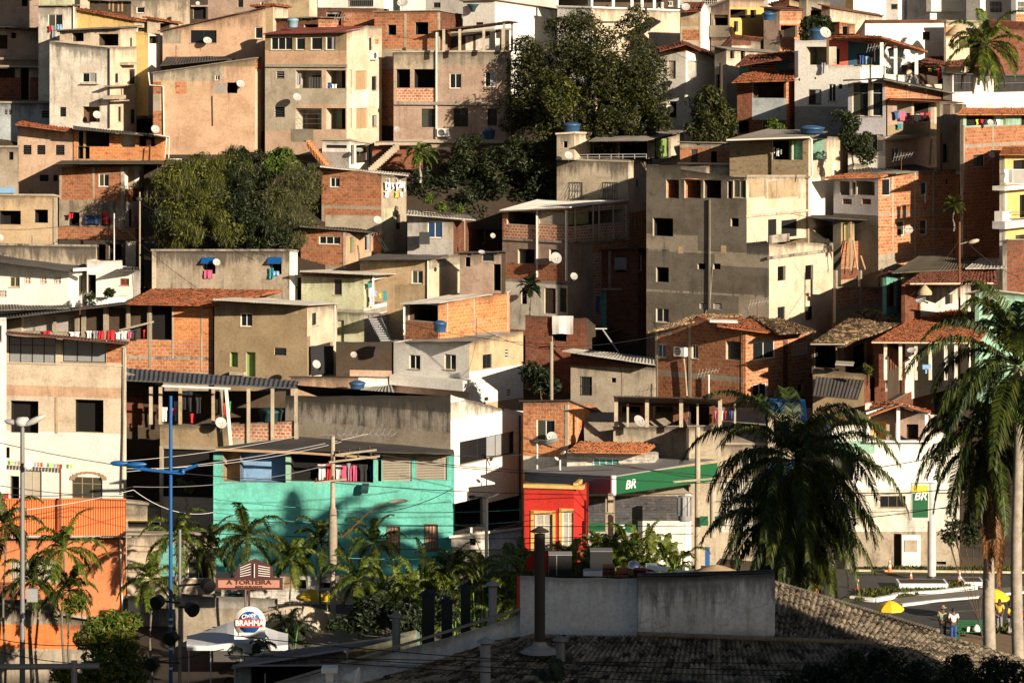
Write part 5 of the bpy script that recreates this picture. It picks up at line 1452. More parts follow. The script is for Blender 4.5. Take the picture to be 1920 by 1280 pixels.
prim(h, 'skylight', lambda m: m.box(P(1331, 604, 193.6), Vector((1.7, .3, -.08)), Vector((0, .5, .05)), Vector((0, 0, .1)), 'shw'))
aircon(f.hit(1279, 667), f.e, f.n, 'air conditioner on the brick bay house')
prim(h, 'pipe', lambda m: m.tube([f.hit(x, y, .2) for x, y in ((1282, 672), (1285, 700), (1288, 742))], .06, 'ceml'))
prim(h, 'pipe', lambda m: m.tube([f.hit(x, y, .2) for x, y in ((1329, 702), (1329, 742))], .05, 'cwhite'))
antenna(P(1325, 740, 193), 1.7, 'antenna in front of the brick bay house')
# stairs, retaining wall and gate between the apartment houses
h = H('gate_house', 'low white gate building with stairs on both sides under the pink apartment house', 227, (604, 655, 702), [(604, 262), (655, 262), (702, 270)], 320, ('white', 'white'), 'slab:ceml', '''
l F 611 272 650 278 metald
o R 668 272 690 305 1.5 inner
o R 692 272 697 308 .6 dark
o R 658 272 664 308 .6 dark
b greyw F 604 285 655 320
''', a=24, dep=6)
prim(h, 'stairs', lambda m: [m.box(P(574 + k * 2.9, 263 + k * 3.6, 227.5 - k * .1), Vector((.3, 0, 0)), Vector((0, .9, 0)), Vector((0, 0, -.5)), 'bricko') for k in range(14)])
prim(h, 'stairs', lambda m: [m.box(P(740 - k * 3.8, 270 + k * 3.4, 228 - k * .1), Vector((.3, 0, 0)), Vector((0, .9, 0)), Vector((0, 0, -.45)), 'ceml') for k in range(14)])
prim(h, 'parapet', lambda m: m.box(P(545, 266, 228.4), Vector((1.6, 0, 0)), Vector((0, .15, 0)), Vector((0, 0, .9)), 'cemd'))
prim(h, 'landing', lambda m: m.box(P(702, 272, 228), Vector((3.4, .4, 0)), Vector((0, 3, 0)), Vector((0, 0, .16)), 'ceml'))
prim(h, 'retaining_wall', lambda m: m.box(P(698, 318, 229.2), Vector((3.6, .3, 0)), Vector((0, .3, 0)), Vector((0, 0, 1.7)), 'brickd'))
dish(P(674, 282, 226), 7, (10, 60), 'dish at the white gate building under the pink apartment house', 'dishg')
# ---------------------------------------------------------------- left middle
h = H('pink_house', 'dusty pink house with three vents under a sloping red roof at the left', 231, (33, 137, 139), [(33, 232), (137, 246), (139, 246)], 370, ('pink', 'pink'), 'none', '''
l F 43 272 59 290 metald
l F 69 272 85 290 metald
l F 104 272 121 291 metald
l F 74 328 91 340 metald
l F 100 328 108 340 metald
''', a=12, dep=7)
quadroof(h, 'roof', [(29, 233, 230.3), (139, 247, 229.5), (142, 243, 236), (40, 228, 237)], 'tr')
h = H('brick_house', 'open brick upper storey with pale pillars above the brick and white house', 229.5, (138, 305, 311), [(138, 244), (305, 256), (311, 256)], 305, ('bricko', 'bricko'), 'none', '''
o F 146 246 205 275 2.5 dark
o F 145 275 168 298 2.5 dark
o F 226 250 253 276 1.5 innerw
o F 260 251 290 275 1.5 dark
c brickl F 278 262 276 8
c woodl F 158 246 298 4 -.3
b mould F 138 300 311 312
''', a=12, dep=8)
prim(h, 'roof', lambda m: corr(m, P(137, 241, 228.8), P(320, 258, 228), P(316, 255, 236), P(137, 236, 236.5), 'shd', 'sheet'))
prim(h, 'pipe', lambda m: m.tube([P(280, 251, 228), P(318, 257, 227.6), P(316, 298, 227.6), P(341, 299, 227.6)], .05, 'pvc'))
prim(h, 'pipe', lambda m: m.tube([P(312, 258, 227.4), P(309, 296, 227.4)], .04, 'pvc'))
dish(P(291, 243, 227.5), 8, (25, 30), 'dish above the open brick storey left of the salmon house')
h = H('brick_house', 'brick and white house with clothes on a shaded gallery left of the bank', 226, (111, 230, 290), [(111, 314), (230, 312), (290, 308)], 450, ('brickl', 'clean'), 'none', '''
b brick F 111 312 230 374
c ceml F 113 314 374 4
c ceml F 175 314 374 4
c ceml F 229 314 430 6
w2 F 185 326 204 350 wfr
b brick R 232 352 292 376
b mold2 F 111 376 230 425
o F 128 398 149 424 .8 dark
o F 160 404 186 422 .5 inner
d F 190 400 206 424 woodd
o R 240 318 252 352 .8 tan
w1 R 242 392 248 425 wood
o R 268 330 290 352 .6 greyw
c ceml R 262 310 450 4
''', a=16, dep=8)  # mold2 band on the front paints the gallery shade over a white wall
f = h.boxes[0].F
prim(h, 'roof', lambda m: corr(m, P(104, 306, 225), P(316, 306, 224), P(322, 300, 231), P(118, 300, 232), 'mouldr', 'flat'))
prim(h, 'balcony', lambda m: m.box(f.hit(103, 448, 1.0), f.e * (f.uz(254, 430, 1.0)[0] - f.uz(103, 430, 1.0)[0]), -f.n * .9, Vector((0, 0, .85)), 'brick'))
prim(h, 'balcony', lambda m: m.box(h.at('R', 262, 446, .5), h.boxes[0].R.e * 2.2, -h.boxes[0].R.n * .4, Vector((0, 0, .8)), 'brick'))
garments(f, .3, '127 400 138 410 cred;160 405 185 420 cblue towel;192 400 206 420 cred', 'on the shaded gallery of the brick and white house', 'washing on the shaded gallery')
garments(h.boxes[0].R, .3, '252 406 258 420 cpink;259 406 266 416 cred;274 396 280 416 cyellow', 'on the sunny end of the brick and white house', 'washing on the shaded gallery')
h = H('tan_house', 'tan flat roofed house with two black window holes at the left edge', 221, (-60, 98, 108), [(-60, 365), (98, 366), (108, 368)], 460, ('tan', 'cream'), 'slab:ceml:.1', '''
o F -2 395 39 421 2 dark
o F 64 393 90 418 2 dark
c ceml F 103 370 456 6
''', a=12, dep=8)
dish(P(0, 446, 218), 7, (25, 30), 'dish cut by the left edge below the tan flat roofed house')
H('dark_house', 'shaded wall behind the tan flat roofed house at the left edge', 229, (-60, 33, 35), [(-60, 275), (33, 275)], 370, ('cem', 'cem'), 'slab:cem', 'o F 16 285 25 300 .5 dark\ne clb F .2 -10 352 26 362', a=5, dep=5).root.name = 'house'
h = H('house', 'dim lower storey on supports left of the bushy bank', 221, (110, 262, 300), [(110, 450), (262, 450), (300, 446)], 570, ('inner', 'cem'), 'none', '''
o F 180 458 198 488 1 dark
o F 204 458 228 486 1 dark
c cream F 245 452 500 20
c tan R 271 446 520 5
''', a=14, dep=5)
h = H('tan_house', 'long mouldy tan wall above the white house at the left edge', 216.5, (-60, 180, 183), [(-60, 457), (180, 461), (183, 461)], 500, ('mold2', 'cream'), 'slab:mould:.05', '', a=10, dep=7)
h = H('white_house', 'white house with small barred windows under a thin dark roof at the left edge', 212.5, (-60, 129, 163), [(-60, 482), (129, 505), (163, 505)], 580, ('clean', 'clean'), 'none', '''
w2 F 18 519 37 538 cream glassg
g F 48 519 58 531 wfr cream
g F 78 519 88 531 wfr cream
g F 104 518 115 531 wfr cream
g F -4 544 13 556 wfr cream
w1 R 148 516 156 552 wood glassg
''', a=14, dep=6)
prim(h, 'roof', lambda m: corr(m, P(-60, 482, 211.5), P(136, 508, 211), P(190, 503, 217), P(-60, 470, 219), 'shd', 'sheet'))
prim(h, 'gutter', lambda m: m.box(P(137, 509, 210.8), Vector((1.9, .3, .1)), Vector((0, .4, 0)), Vector((0, 0, .2)), 'clean'))
h = H('white_house', 'white house with red window and plants beside a shaded balcony', 213.5, (163, 250, 263), [(163, 488), (229, 488), (230, 506), (263, 508)], 580, ('clean', 'greyw'), 'none', '''
w2 F 225 522 242 535 redp glassg
o F 164 515 180 560 1 dark
''', a=14, dep=5)
prim(h, 'roof', lambda m: corr(m, P(214, 508, 212), P(262, 506, 212.4), P(258, 500, 215), P(224, 501, 215), 'shd', 'sheet'))
prim(h, 'balcony', lambda m: m.box(P(175, 572, 211.6), Vector((2.1, .3, .1)), Vector((0, .8, 0)), Vector((0, 0, .45)), 'clean'))
h = H('long_house', 'long stained cement house with two blue window awnings in front of the bank', 212.5, (285, 543, 558), [(285, 469), (543, 469), (558, 471)], 545, ('mold2', 'clean'), 'slab:mould:.06', '''
o F 382 484 404 513 1 dark
o F 505 482 528 514 1 dark
b cream F 285 470 293 545
''', a=14, dep=9)
f = h.boxes[0].F
for x0, x1, nm in ((379, 405, 'left'), (503, 529, 'right')):
    prim(h, 'awning', lambda m: m.box(f.hit(x0, 483, .02), f.e * .95, f.n * .35 + Vector((0, 0, -.38)), Vector((0, 0, .03)), 'bluep'))
garments(f, .15, '383 506 398 522 cpink towel', 'under the left blue awning of the long cement house', 'towels on the long cement house')
garments(f, .15, '505 502 513 523 cteal towel;513 508 523 517 clb towel', 'under the right blue awning of the long cement house', 'towels on the long cement house')
dish(f.hit(406, 492, .6), 7, (20, 30), 'dish beside the pink towel on the long cement house')
h = H('brick_house', 'house with long red tile roof, open pillared gallery and orange brick end', 208, (-40, 399, 404), [(-40, 600), (165, 575), (240, 569), (399, 570), (404, 570)], 700, ('cem', 'bricko'), 'none', '''
o F 148 578 194 630 3 inner
o F 202 577 236 632 3 inner
o F 238 575 276 636 3 inner
o F 282 574 322 637 3 dark
o F 40 590 140 622 3 innerw greyw
b bricko F 322 568 404 672
b brickl F 236 637 404 668
b mould F 236 668 404 674
b brickl F 236 674 404 696
c ceml F 324 572 672 3
c ceml F 378 572 695 3
c cem F 281 572 690 5
c cem F 240 572 640 6
c cem F 197 573 636 7
c cem F 156 576 636 8
c cem F 102 584 630 5
''', a=10, dep=9)
f = h.boxes[0].F
quadroof(h, 'roof', [(236, 569, 207), (402, 572, 207), (560, 538, 214), (285, 540, 215.5)], 'tr')
prim(h, 'roof', lambda m: corr(m, P(-40, 602, 206.5), P(240, 568, 207), P(232, 566, 212), P(-40, 594, 212), 'shd', 'sheet'))
prim(h, 'roof', lambda m: corr(m, P(-40, 582, 209.5), P(130, 577, 209.5), P(120, 570, 214), P(-40, 570, 214), 'shg', 'sheet'))
prim(h, 'beam', lambda m: m.bar(f.hit(224, 619, .4), f.hit(288, 603, .4), .12, .12, 'ceml'))
garments(f, .15, '79 620 96 630 cred;130 622 150 632 cwhite;162 620 172 634 cwhite;173 620 184 636 cgrey;185 620 195 638 cred towel;202 619 216 638 cred towel;217 622 226 636 cwhite;227 620 238 636 cwhite;239 622 247 634 cpink;248 618 258 638 cblack;268 618 273 634 cred', 'in the open pillared gallery at the left', 'washing in the open pillared gallery')
h = H('tan_house', 'olive tan cement house with thin light roof, green curtain and black tarpaulin', 205.5, (402, 576, 632), [(402, 560), (576, 570), (632, 570)], 715, ('cembr', 'cream'), 'none', '''
w2 F 451 587 473 612 wfr
l F 514 652 537 666 metald
o F 431 660 446 688 .5 greenc
o F 461 660 479 706 .4 greenc
w1 R 585 585 596 611 alu
b cembr R 576 630 582 710
o R 584 645 624 700 .5 inner
p wfr F .03 399 560 580 570
p pvc R .05 628 572 628 640
''', a=18, dep=8)
f = h.boxes[0].F
prim(h, 'roof', lambda m: corr(m, P(400, 561, 204.5), P(578, 571, 203.8), P(634, 568, 210), P(470, 557, 213), 'shl', 'sheet'))
prim(h, 'balcony', lambda m: (m.box(f.hit(430, 703, .5), f.e * 1.0, -f.n * .45, Vector((0, 0, .22)), 'ceml')))
garments(h.boxes[0].R, .2, '583 648 626 702 cblack tarp', 'over the side window of the olive tan house', 'tarpaulins')
dish(P(593, 683, 202.5), 8, (30, 25), 'dish in front of the black tarpaulin')
dish(P(663, 665, 204), 6, (15, 30), 'small dish in the dark gap right of the olive tan house', 'dishg')
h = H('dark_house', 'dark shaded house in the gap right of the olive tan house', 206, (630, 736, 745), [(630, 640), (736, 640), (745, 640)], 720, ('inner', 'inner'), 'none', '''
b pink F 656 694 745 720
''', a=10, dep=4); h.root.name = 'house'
h = H('low_house', 'low cream parapet house with mixed junk roof behind the long dark wall', 200, (545, 672, 735), [(545, 706), (672, 706), (735, 708)], 745, ('salmon', 'clean'), 'flat:shd:.1', '', a=18, dep=7)
quadroof(h, 'roof', [(590, 738, 196), (742, 738, 196), (735, 722, 201), (655, 726, 201)], 'shl', 'sheet')
tank(P(670, 728, 198.5), .5, .35, 'dark blue low tank among roof junk behind the long dark wall')
# ---------------------------------------------------------------- bottom left
h = H('apartment_house', 'beige and white apartment house with two big black openings at bottom left', 190, (4, 229, 237), [(4, 626), (14, 627), (229, 643), (237, 645)], 1010, ('cream', 'whited'), 'none', '''
b brickl F 200 640 232 680
b clean F 4 810 240 1100
w4 F 16 632 104 681 woodd greyc
w3 F 117 637 199 679 woodd greyc
b salmon F 4 724 232 744
o F 19 751 72 811 2.5 dark
o F 140 749 194 810 2.5 dark
c tan F 106 744 812 5 .05
e cream F .05 4 681 230 684
o F 19 892 36 935 .8 dark
s F 42 882 78 935 shut
o F 6 838 18 858 .4 inner
p ceml F .07 234 650 232 810 229 925
a3 F 134 894 192 935 woodl glassg
''', a=14, dep=8)
f = h.boxes[0].F
prim(h, 'roof', lambda m: corr(m, P(10, 624, 188.5), P(240, 644, 187.8), P(242, 640, 195), P(12, 620, 196), 'shb', 'sheet'))
prim(h, 'arch', lambda m: [m.box(f.hit(163 + 30 * math.cos(a_ * math.pi / 10) - 2, 899 - 12 * math.sin(a_ * math.pi / 10), .01), f.e * .32, f.n * .04, Vector((0, 0, .12)), 'woodl') for a_ in range(11)])
h2 = H('white_house', 'sliver of white wall at the left edge', 188.5, (-60, 10, 12), [(-60, 598), (10, 598)], 1000, ('clean', 'clean'), 'slab:clean:.0', 'w1 F -2 610 3 640 metal', a=5, dep=4)
garments(f, .9, ';'.join('%d %d %d %d %s' % (2 + k * 6, 863 + k * .45, 6.5 + k * 6, 872 + k * .45, ('cred', 'corange', 'clb', 'cyellow', 'cgreen', 'cwhite')[k % 6]) for k in range(21)), 'strung along the party line at bottom left', 'party pennants') if 0 else None
t = thing('bunting', 'string of coloured pennants on the white wall at bottom left', 'bunting', f.hit(0, 862, .8))
mb = MB(); mb.tube([f.hit(0, 862, .8), f.hit(70, 869, .8), f.hit(138, 870, .8)], .012, 'cwhite', 4); mb.build('string', t)
for k in range(22):
    x = 2 + k * 6.1; y = 862 + k * .4; mb = MB(); a_, b_, c_ = f.hit(x, y, .8), f.hit(x + 5, y + .2, .8), f.hit(x + 2.5, y + 10, .83); mb.face([a_, b_, f.hit(x + 4.6, y + 8, .82), f.hit(x + .5, y + 8, .84)], ('cred', 'corange', 'clb', 'cyellow', 'cgreen', 'cwhite')[(k * 5) % 6]); mb.build('pennant', t)
h = H('awning_stall', 'wine red canopy and pole in front of the white wall at the left edge', 186, (-60, 15, 16), [(-60, 925), (15, 925)], 1010, ('redw', 'redw'), 'none', '', a=3, dep=.6); h.root.name = 'stall'
# orange fence and walls
t = thing('corrugated_fence', 'orange corrugated metal fence on top of the orange wall at bottom left', 'fence', P(0, 1010, 172.5))
mb = MB(); n = 128; fp = [P(-60 + 296 * i / n, 0, 173 + (.06 if i % 2 else 0)) for i in range(n + 1)]
for a_, b_ in zip(fp, fp[1:]): mb.face([(a_.x, a_.y, P(0, 1004, 173).z), (b_.x, b_.y, P(0, 1004, 173).z), (b_.x, b_.y, P(0, 936, 173).z), (a_.x, a_.y, P(0, 936, 173).z)], 'sho')
mb.build('panel', t); mb = MB(); mb.bar(P(-60, 935, 173), P(236, 935, 173), .1, .06, 'sho'); mb.build('rail', t)
mb = MB(); mb.bar(P(113, 1003, 172.7), P(113, 870, 172.7), .1, .1, 'rust'); mb.build('post', t)
h = H('orange_wall', 'orange painted wall with grey base behind the small palms', 172, (-60, 228, 236), [(-60, 1008), (228, 1006), (236, 1006)], 1150, ('orangep', 'orange'), 'flat:shl:.6', '''
b brickd F -60 1090 30 1125
b innerw F 20 1050 110 1090
g F 25 1052 70 1085 metal innerw
p pvc F .05 225 1008 230 1150
''', a=8, dep=5, cat='wall', ext=7)
# ---------------------------------------------------------------- porch house and long wall
h = H('porch_house', 'house with sagging black corrugated roof over a laundry porch and a low brick parapet', 189.5, (300, 557, 560), [(300, 795), (428, 796), (429, 794), (557, 788), (560, 788)], 935, ('cem', 'cem'), 'none', '''
b cembr F 300 795 428 836
b brickw F 429 786 557 824
b ceml F 429 824 557 838
o F 305 842 400 932 2.5 inner dark
b cream F 300 930 400 990
c ceml F 302 836 950 6
b dark F 429 838 557 1000
''', a=12, dep=8, cat='house')
f = h.boxes[0].F; g = h.boxes[0].R
prim(h, 'roof', lambda m: corr(m, P(234, 712, 191), P(556, 727, 189.5), P(560, 714, 199), P(236, 690, 201), 'shblue', 'sheet', .3, .03))
prim(h, 'gutter', lambda m: m.bar(P(305, 723, 189.3), P(432, 728, 189), .12, .1, 'cwhite'))
prim(h, 'wall', lambda m: (m.box(P(286, 950, 196), Vector((.4, 0, 0)), Vector((0, 3, 0)), Vector((0, 0, 7.0)), 'cem'), m.box(P(300, 830, 198.5), Vector((7.8, 0, 0)), Vector((0, .2, 0)), Vector((0, 0, 3.2)), 'inner')))
prim(h, 'pillar', lambda m: [m.bar(f.hit(x, 795, .0), f.hit(x, 725, .0), .2, .2, mm) for x, mm in ((301, 'ceml'), (283, 'ceml'), (338, 'tand'), (400, 'tand'), (415, 'cem'))] + [m.bar(f.hit(x, 830, .05), f.hit(x, 728, .05), .2, .2, 'ceml') for x in (466, 511, 555)] + [m.bar(f.hit(424, 730, .7), f.hit(433, 835, .7), .16, .16, 'clean')])
garments(f, -.2, '292 765 300 786 corange;303 763 314 790 cwhite;320 765 326 780 cpink;326 752 334 790 cgrey;338 735 350 768 cblack;351 732 362 772 cblack;356 775 364 793 cred towel;366 740 378 775 cblack;404 748 409 775 cwhite;419 755 426 778 cred;428 752 433 772 cgreen', 'in the laundry porch under the black corrugated roof', 'washing in the laundry porch')
dish(f.hit(414, 793, .9), 11, (25, 30), 'dish on the parapet of the laundry porch')
tank(P(508, 794, 191.2), .72, .85, 'dark green water tank behind the low brick parapet', 'tankg')
h = H('shaded_house', 'tall dark house wall in the alley between the beige house and the laundry porch', 195, (232, 300, 302), [(232, 700), (300, 720)], 950, ('inner', 'inner'), 'slab:cem', '''
b brickd F 232 745 268 800
''', a=3, dep=4); h.root.name = 'house'
H('yard_wall', 'cream yard wall below the dark alley', 188, (236, 300, 302), [(236, 940), (300, 946)], 1060, ('ceml', 'ceml'), 'slab:cem', '''
b yellow F 236 974 300 978
o F 240 980 290 990 1 dark
''', a=3, dep=3, cat='wall')
h = H('long_house', 'white corner house with long mouldy dark side wall and ribbon window', 186.5, (535, 845, 981), [(535, 741), (845, 740), (895, 752), (945, 765), (981, 770)], 1000, ('mould', 'clean'), 'none', '''
b mouldd F 535 738 845 762
b cem F 560 800 845 830
w3 R 862 818 964 860 metald
o R 850 938 905 990 2.5 dark
o R 911 935 978 988 2.5 dark
b whited R 845 742 985 775
p metald R .06 975 778 975 935
b pinkd R 850 990 985 1008
''', a=32, dep=12)
g = h.boxes[0].R; lh = h
prim(h, 'roof', lambda m: m.face([h.boxes[0].F.pt(0, P(0, 743, 186.5).z), h.boxes[0].F.pt(h.boxes[0].w, P(0, 743, 186.5).z), g.pt(g.w, P(0, 772, 195).z), h.boxes[0].B.pt(h.boxes[0].w, P(0, 772, 200).z)], 'shd'))
h = H('teal_house', 'long turquoise house with open upper gallery and flat dark roof', 180.5, (400, 846, 852), [(400, 843), (846, 847), (852, 847)], 1085, ('teal', 'teal'), 'none', '''
b wood F 418 843 838 848
o F 418 848 450 902 2.2 tand
o F 450 848 536 904 1.8 skyb
o F 545 850 700 903 2.5 dark dark
o F 708 850 715 902 1 dark
s F 717 857 772 901 shut
s F 780 856 838 899 shut
b yellow F 717 850 838 856
b teal F 400 902 852 1078
g F 726 986 750 1036 rust pink
g F 797 982 821 1032 rust pink
b white F 400 1076 852 1180
o F 553 1086 574 1103 .5 wood
c mint F 540 845 904 9
''', a=8, dep=7)
f = h.boxes[0].F
for i in range(12):
    pass
prim(h, 'roof', lambda m: corr(m, P(404, 838, 181), P(852, 850, 179), P(850, 842, 187), P(560, 818, 191), 'shd', 'flat'))
prim(h, 'beam', lambda m: (m.bar(P(404, 842, 179.8), P(560, 848, 179.5), .15, .14, 'woodl'), m.bar(P(560, 848, 179.5), P(706, 858, 179.2), .12, .12, 'woodl')))
prim(h, 'shutter', lambda m: [m.box(f.hit(x0, 858 + k * 3, .0), f.e * wd, f.n * .02, Vector((0, 0, .04)), 'shut') for x0, wd in ((717, 1.65), (780, 1.72)) for k in range(14)])
garments(f, -.4, '596 870 612 900 cwhite;612 868 622 902 cred;628 872 640 900 cwhite;650 868 658 900 cgrey;660 872 668 903 cpink;673 870 690 905 cblack;692 872 700 900 cblue', 'in the gallery of the turquoise house', 'washing in the turquoise gallery')
prim(h, 'banner', lambda m: m.box(f.hit(640, 902, -.5), f.e * .9, f.n * .03, Vector((0, 0, .9)), 'cpink'))
t = thing('floodlight', 'green floodlight fixed on the turquoise wall', 'floodlight', f.hit(684, 910, .3)); mb = MB(); q = f.hit(684, 912, .35); mb.box(q - f.e * .2 + Vector((0, 0, -.25)), f.e * .4, f.n * .2 + Vector((0, 0, -.1)), Vector((.06, 0, .45)), 'tankg'); mb.build('lamp_body', t)
# red shop
h = H('red_shop', 'bright red shop with yellow cornice and yellow framed windows', 175.5, (983, 1076, 1103), [(983, 912), (1076, 906), (1103, 904)], 1060, ('redw', 'redw'), 'none', '''
w2 F 1003 964 1035 1030 wfr innerw
w2 F 1054 960 1090 1028 wfr innerw
e yellow F .06 995 957 1041 963
e yellow F .06 995 957 1001 1032
e yellow F .06 1036 957 1041 1032
e yellow F .06 1048 953 1075 959
e yellow F .06 1048 953 1053 1032
e redw F .03 983 1032 1076 1060
''', a=12, dep=9, cat='shop')
f = h.boxes[0].F; prim(h, 'cornice', lambda m: (m.box(f.hit(981, 914, .2), f.e * 3.35, -f.n * .5, Vector((0, 0, .2)), 'yellow'), m.box(f.hit(1075, 912, .2), h.boxes[0].R.e * min(1.6, h.boxes[0].d), h.boxes[0].R.n * .2, Vector((0, 0, .2)), 'yellow')))
h = H('low_shop', 'low white shop front with red awning left of the red shop', 178.5, (846, 978, 984), [(846, 1006), (978, 990), (984, 990)], 1120, ('white', 'white'), 'slab:white:.1', '''
b innerw F 846 1030 984 1090
o F 880 1010 892 1022 .3 dark
''', a=4, dep=5, cat='shop')
# brick two sided house and small tiled shop
h = H('brick_house', 'bright orange brick house with white mortar lines, two dishes and grey frames', 188.5, (981, 1065, 1152), [(981, 752), (1065, 751), (1110, 757), (1152, 785)], 885, ('bricko', 'bricko'), 'flat:shd:.2', '''
w2 F 1006 787 1040 826 wfr
b brickl F 981 752 1065 830
b whited F 981 856 1065 890
l R 1105 789 1118 808 metald
c ceml F 1062 758 850 6
c ceml R 1083 760 840 4
''', a=24, dep=7)
dish(h.at('F', 1035, 819, .5), 10, (5, 35), 'dish below the window of the bright brick house'); dish(h.at('R', 1113, 813, .6), 9, (-15, 30), 'dish beside the louvre of the bright brick house')
h = H('tiled_shop', 'small pale house with clay tile roof and teal curtained window', 184.5, (1063, 1228, 1236), [(1063, 848), (1228, 846), (1236, 846)], 900, ('wblock', 'wblock'), 'none', '''
w4 F 1112 859 1160 874 wfr tealf
''', a=8, dep=5)
quadroof(h, 'roof', [(1064, 846, 183), (1212, 848, 183), (1236, 829, 188.5), (1088, 828, 188.5)], 'tro')
h = H('terrace_house', 'concrete house with open pillared terrace and tin roof behind the fuel station', 187, (1150, 1338, 1390), [(1150, 800), (1338, 798), (1390, 798)], 900, ('ceml', 'ceml'), 'flat:cem:.1', '''
''', a=12, dep=7)
h.box(190, (1158, 1340, 1385), [(1158, 757), (1340, 760), (1385, 760)], 800, ('brickd', 'brickd'), 'none', '''
o F 1165 762 1200 798 2 inner
o F 1225 762 1262 798 2 tand
o F 1290 762 1330 798 2 inner
''', a=12, dep=4, ext=0)
prim(h, 'roof', lambda m: corr(m, P(1150, 742, 185), P(1352, 746, 185), P(1345, 762, 193), P(1158, 757, 194), 'woodd', 'sheet'))
prim(h, 'pillar', lambda m: [m.bar(P(x, 800, 186.2), P(x, y, 186.2), .22, .22, 'ceml') for x, y in ((1155, 743), (1213, 744), (1277, 746), (1350, 748))] + [m.bar(P(x, 800, 187.2), P(x, 756, 187.2), .12, .12, 'ceml') for x in (1177, 1308, 1378)])
garments(h.boxes[1].F, .6, '1338 770 1346 785 cpink;1348 770 1356 788 cwhite;1358 770 1364 786 cred;1367 770 1376 786 cblue', 'on the pillared terrace above the fuel station', 'washing above the fuel station')
dish(P(1198, 790, 184.5), 12, (40, 35), 'large dark dish at the left of the pillared terrace', 'dishg')
# ---------------------------------------------------------------- trees, bushes and palms on the hill
tree('huge dark mango tree spreading between the lattice house and the white gabled house',
     [(1045, 130, 231, 72, 78), (1108, 92, 231, 58, 66), (1140, 160, 228, 88, 85), (1188, 185, 229, 62, 78), (1060, 222, 228, 66, 62), (1150, 238, 227, 78, 44), (990, 152, 232, 36, 86),
      (1190, 52, 233, 28, 34), (1066, 42, 233, 27, 24), (1105, 38, 233, 26, 22), (1212, 130, 231, 36, 52), (975, 215, 232, 26, 55), (1030, 180, 226, 40, 50), (1215, 225, 230, 32, 42)],
     'mango', 66000, .22, trunk=.45, seed=3, sub=(.7, 1.25), base=Vector((5.2, 231, -14)), fill=.95)
tree('yellow green sunlit bough drooping from the front of the mango tree', [(1046, 188, 224.5, 22, 34), (1062, 170, 224.8, 16, 22)], 'bush', 2200, .26, trunk=.06, seed=5, sub=(.4, .8), cat='tree', base=P(1060, 262, 227))
tree('dark green tree beside the white gabled house with the dishes', [(1330, 205, 222, 34, 38), (1322, 240, 221, 38, 26), (1350, 232, 222, 34, 26), (1338, 175, 223, 16, 16)], 'mango', 6500, .26, trunk=.12, seed=8, sub=(.4, .8))
tree('thin branched green bush growing between the white house and the laundry balcony', [(1588, 232, 214, 24, 20), (1606, 262, 213.5, 28, 22), (1620, 285, 213, 20, 14), (1575, 215, 215, 10, 8)], 'leafd', 3200, .24, trunk=.06, seed=9, sub=(.35, .7))
tree('round leafy tree between small brick houses near the top edge', [(1527, 48, 236, 24, 18), (1510, 62, 236, 12, 10), (1545, 58, 236, 12, 12)], 'leafd', 3000, .26, trunk=.08, seed=10, sub=(.4, .7))
tree('yellow flowered creeper on the grey balcony below the small tiled roof', [(1448, 234, 222, 9, 10), (1462, 241, 222, 10, 5)], 'leafy', 700, .2, trunk=.03, seed=11, sub=(.25, .4), name='shrub', cat='shrub')
# slopes
def patch(name, pts, mat='earth'):
    m = MB(); m.face([P(*q) for q in pts], mat); struct(m.build(name))
patch('hillside', [(270, 540, 215.5), (610, 540, 215.5), (610, 290, 231), (270, 290, 231)])
patch('hillside', [(740, 430, 226), (1046, 430, 226), (1046, 262, 232.6), (740, 282, 232.6)], 'earth')
tree('dense tall bushes with yellow tips covering the left half of the bank', [(330, 360, 220, 40, 60), (320, 420, 217.5, 32, 42), (375, 330, 222, 45, 42), (430, 320, 223, 42, 32), (390, 385, 218.5, 42, 50), (350, 445, 216, 40, 22), (420, 430, 217, 34, 32)], 'bush', 26000, .22, trunk=.1, seed=12, sub=(.45, .95), blade=.45, name='shrub', cat='bushes')
tree('darker bushes in the middle of the bank, above the blue awnings', [(470, 345, 222, 40, 40), (460, 410, 218, 40, 42), (500, 440, 217, 40, 26), (445, 300, 226, 26, 20), (480, 300, 227, 20, 16)], 'leafd', 15000, .22, trunk=.1, seed=13, sub=(.45, .9), blade=.25, name='shrub', cat='bushes')
tree('bright green broadleaf plant below the white gate building', [(527, 300, 224, 26, 20), (540, 318, 223, 18, 14), (510, 316, 223, 14, 12)], 'leafy', 2200, .34, trunk=.06, seed=14, sub=(.4, .7), name='shrub', cat='shrub')
tree('wispy olive shrub on the right half of the bank beside the brick house', [(552, 360, 221, 44, 50), (545, 420, 218, 40, 46), (585, 345, 222, 20, 36), (520, 385, 219.5, 28, 40)], 'olive', 16000, .15, trunk=.06, seed=15, sub=(.4, .9), blade=.7, name='shrub', cat='bushes')
tree('leafy bushes under the arched windows beside the mango tree', [(890, 282, 228.5, 40, 32), (930, 300, 227.5, 36, 26), (965, 285, 228, 34, 30), (865, 305, 228, 24, 18), (1005, 300, 227, 34, 30)], 'leafd', 9000, .24, trunk=.08, seed=16, sub=(.4, .8), name='shrub', cat='bushes')
tree('dark undergrowth on the shaded slope below the arched-window house', [(800, 350, 229.5, 50, 30), (880, 350, 229, 60, 40), (960, 350, 228.5, 60, 34), (1020, 355, 228, 40, 40), (850, 318, 231, 40, 20), (900, 390, 228.5, 60, 24), (990, 385, 228.5, 40, 24)], 'leaff', 9000, .30, trunk=.08, seed=17, sub=(.5, 1.0), name='shrub', cat='bushes')
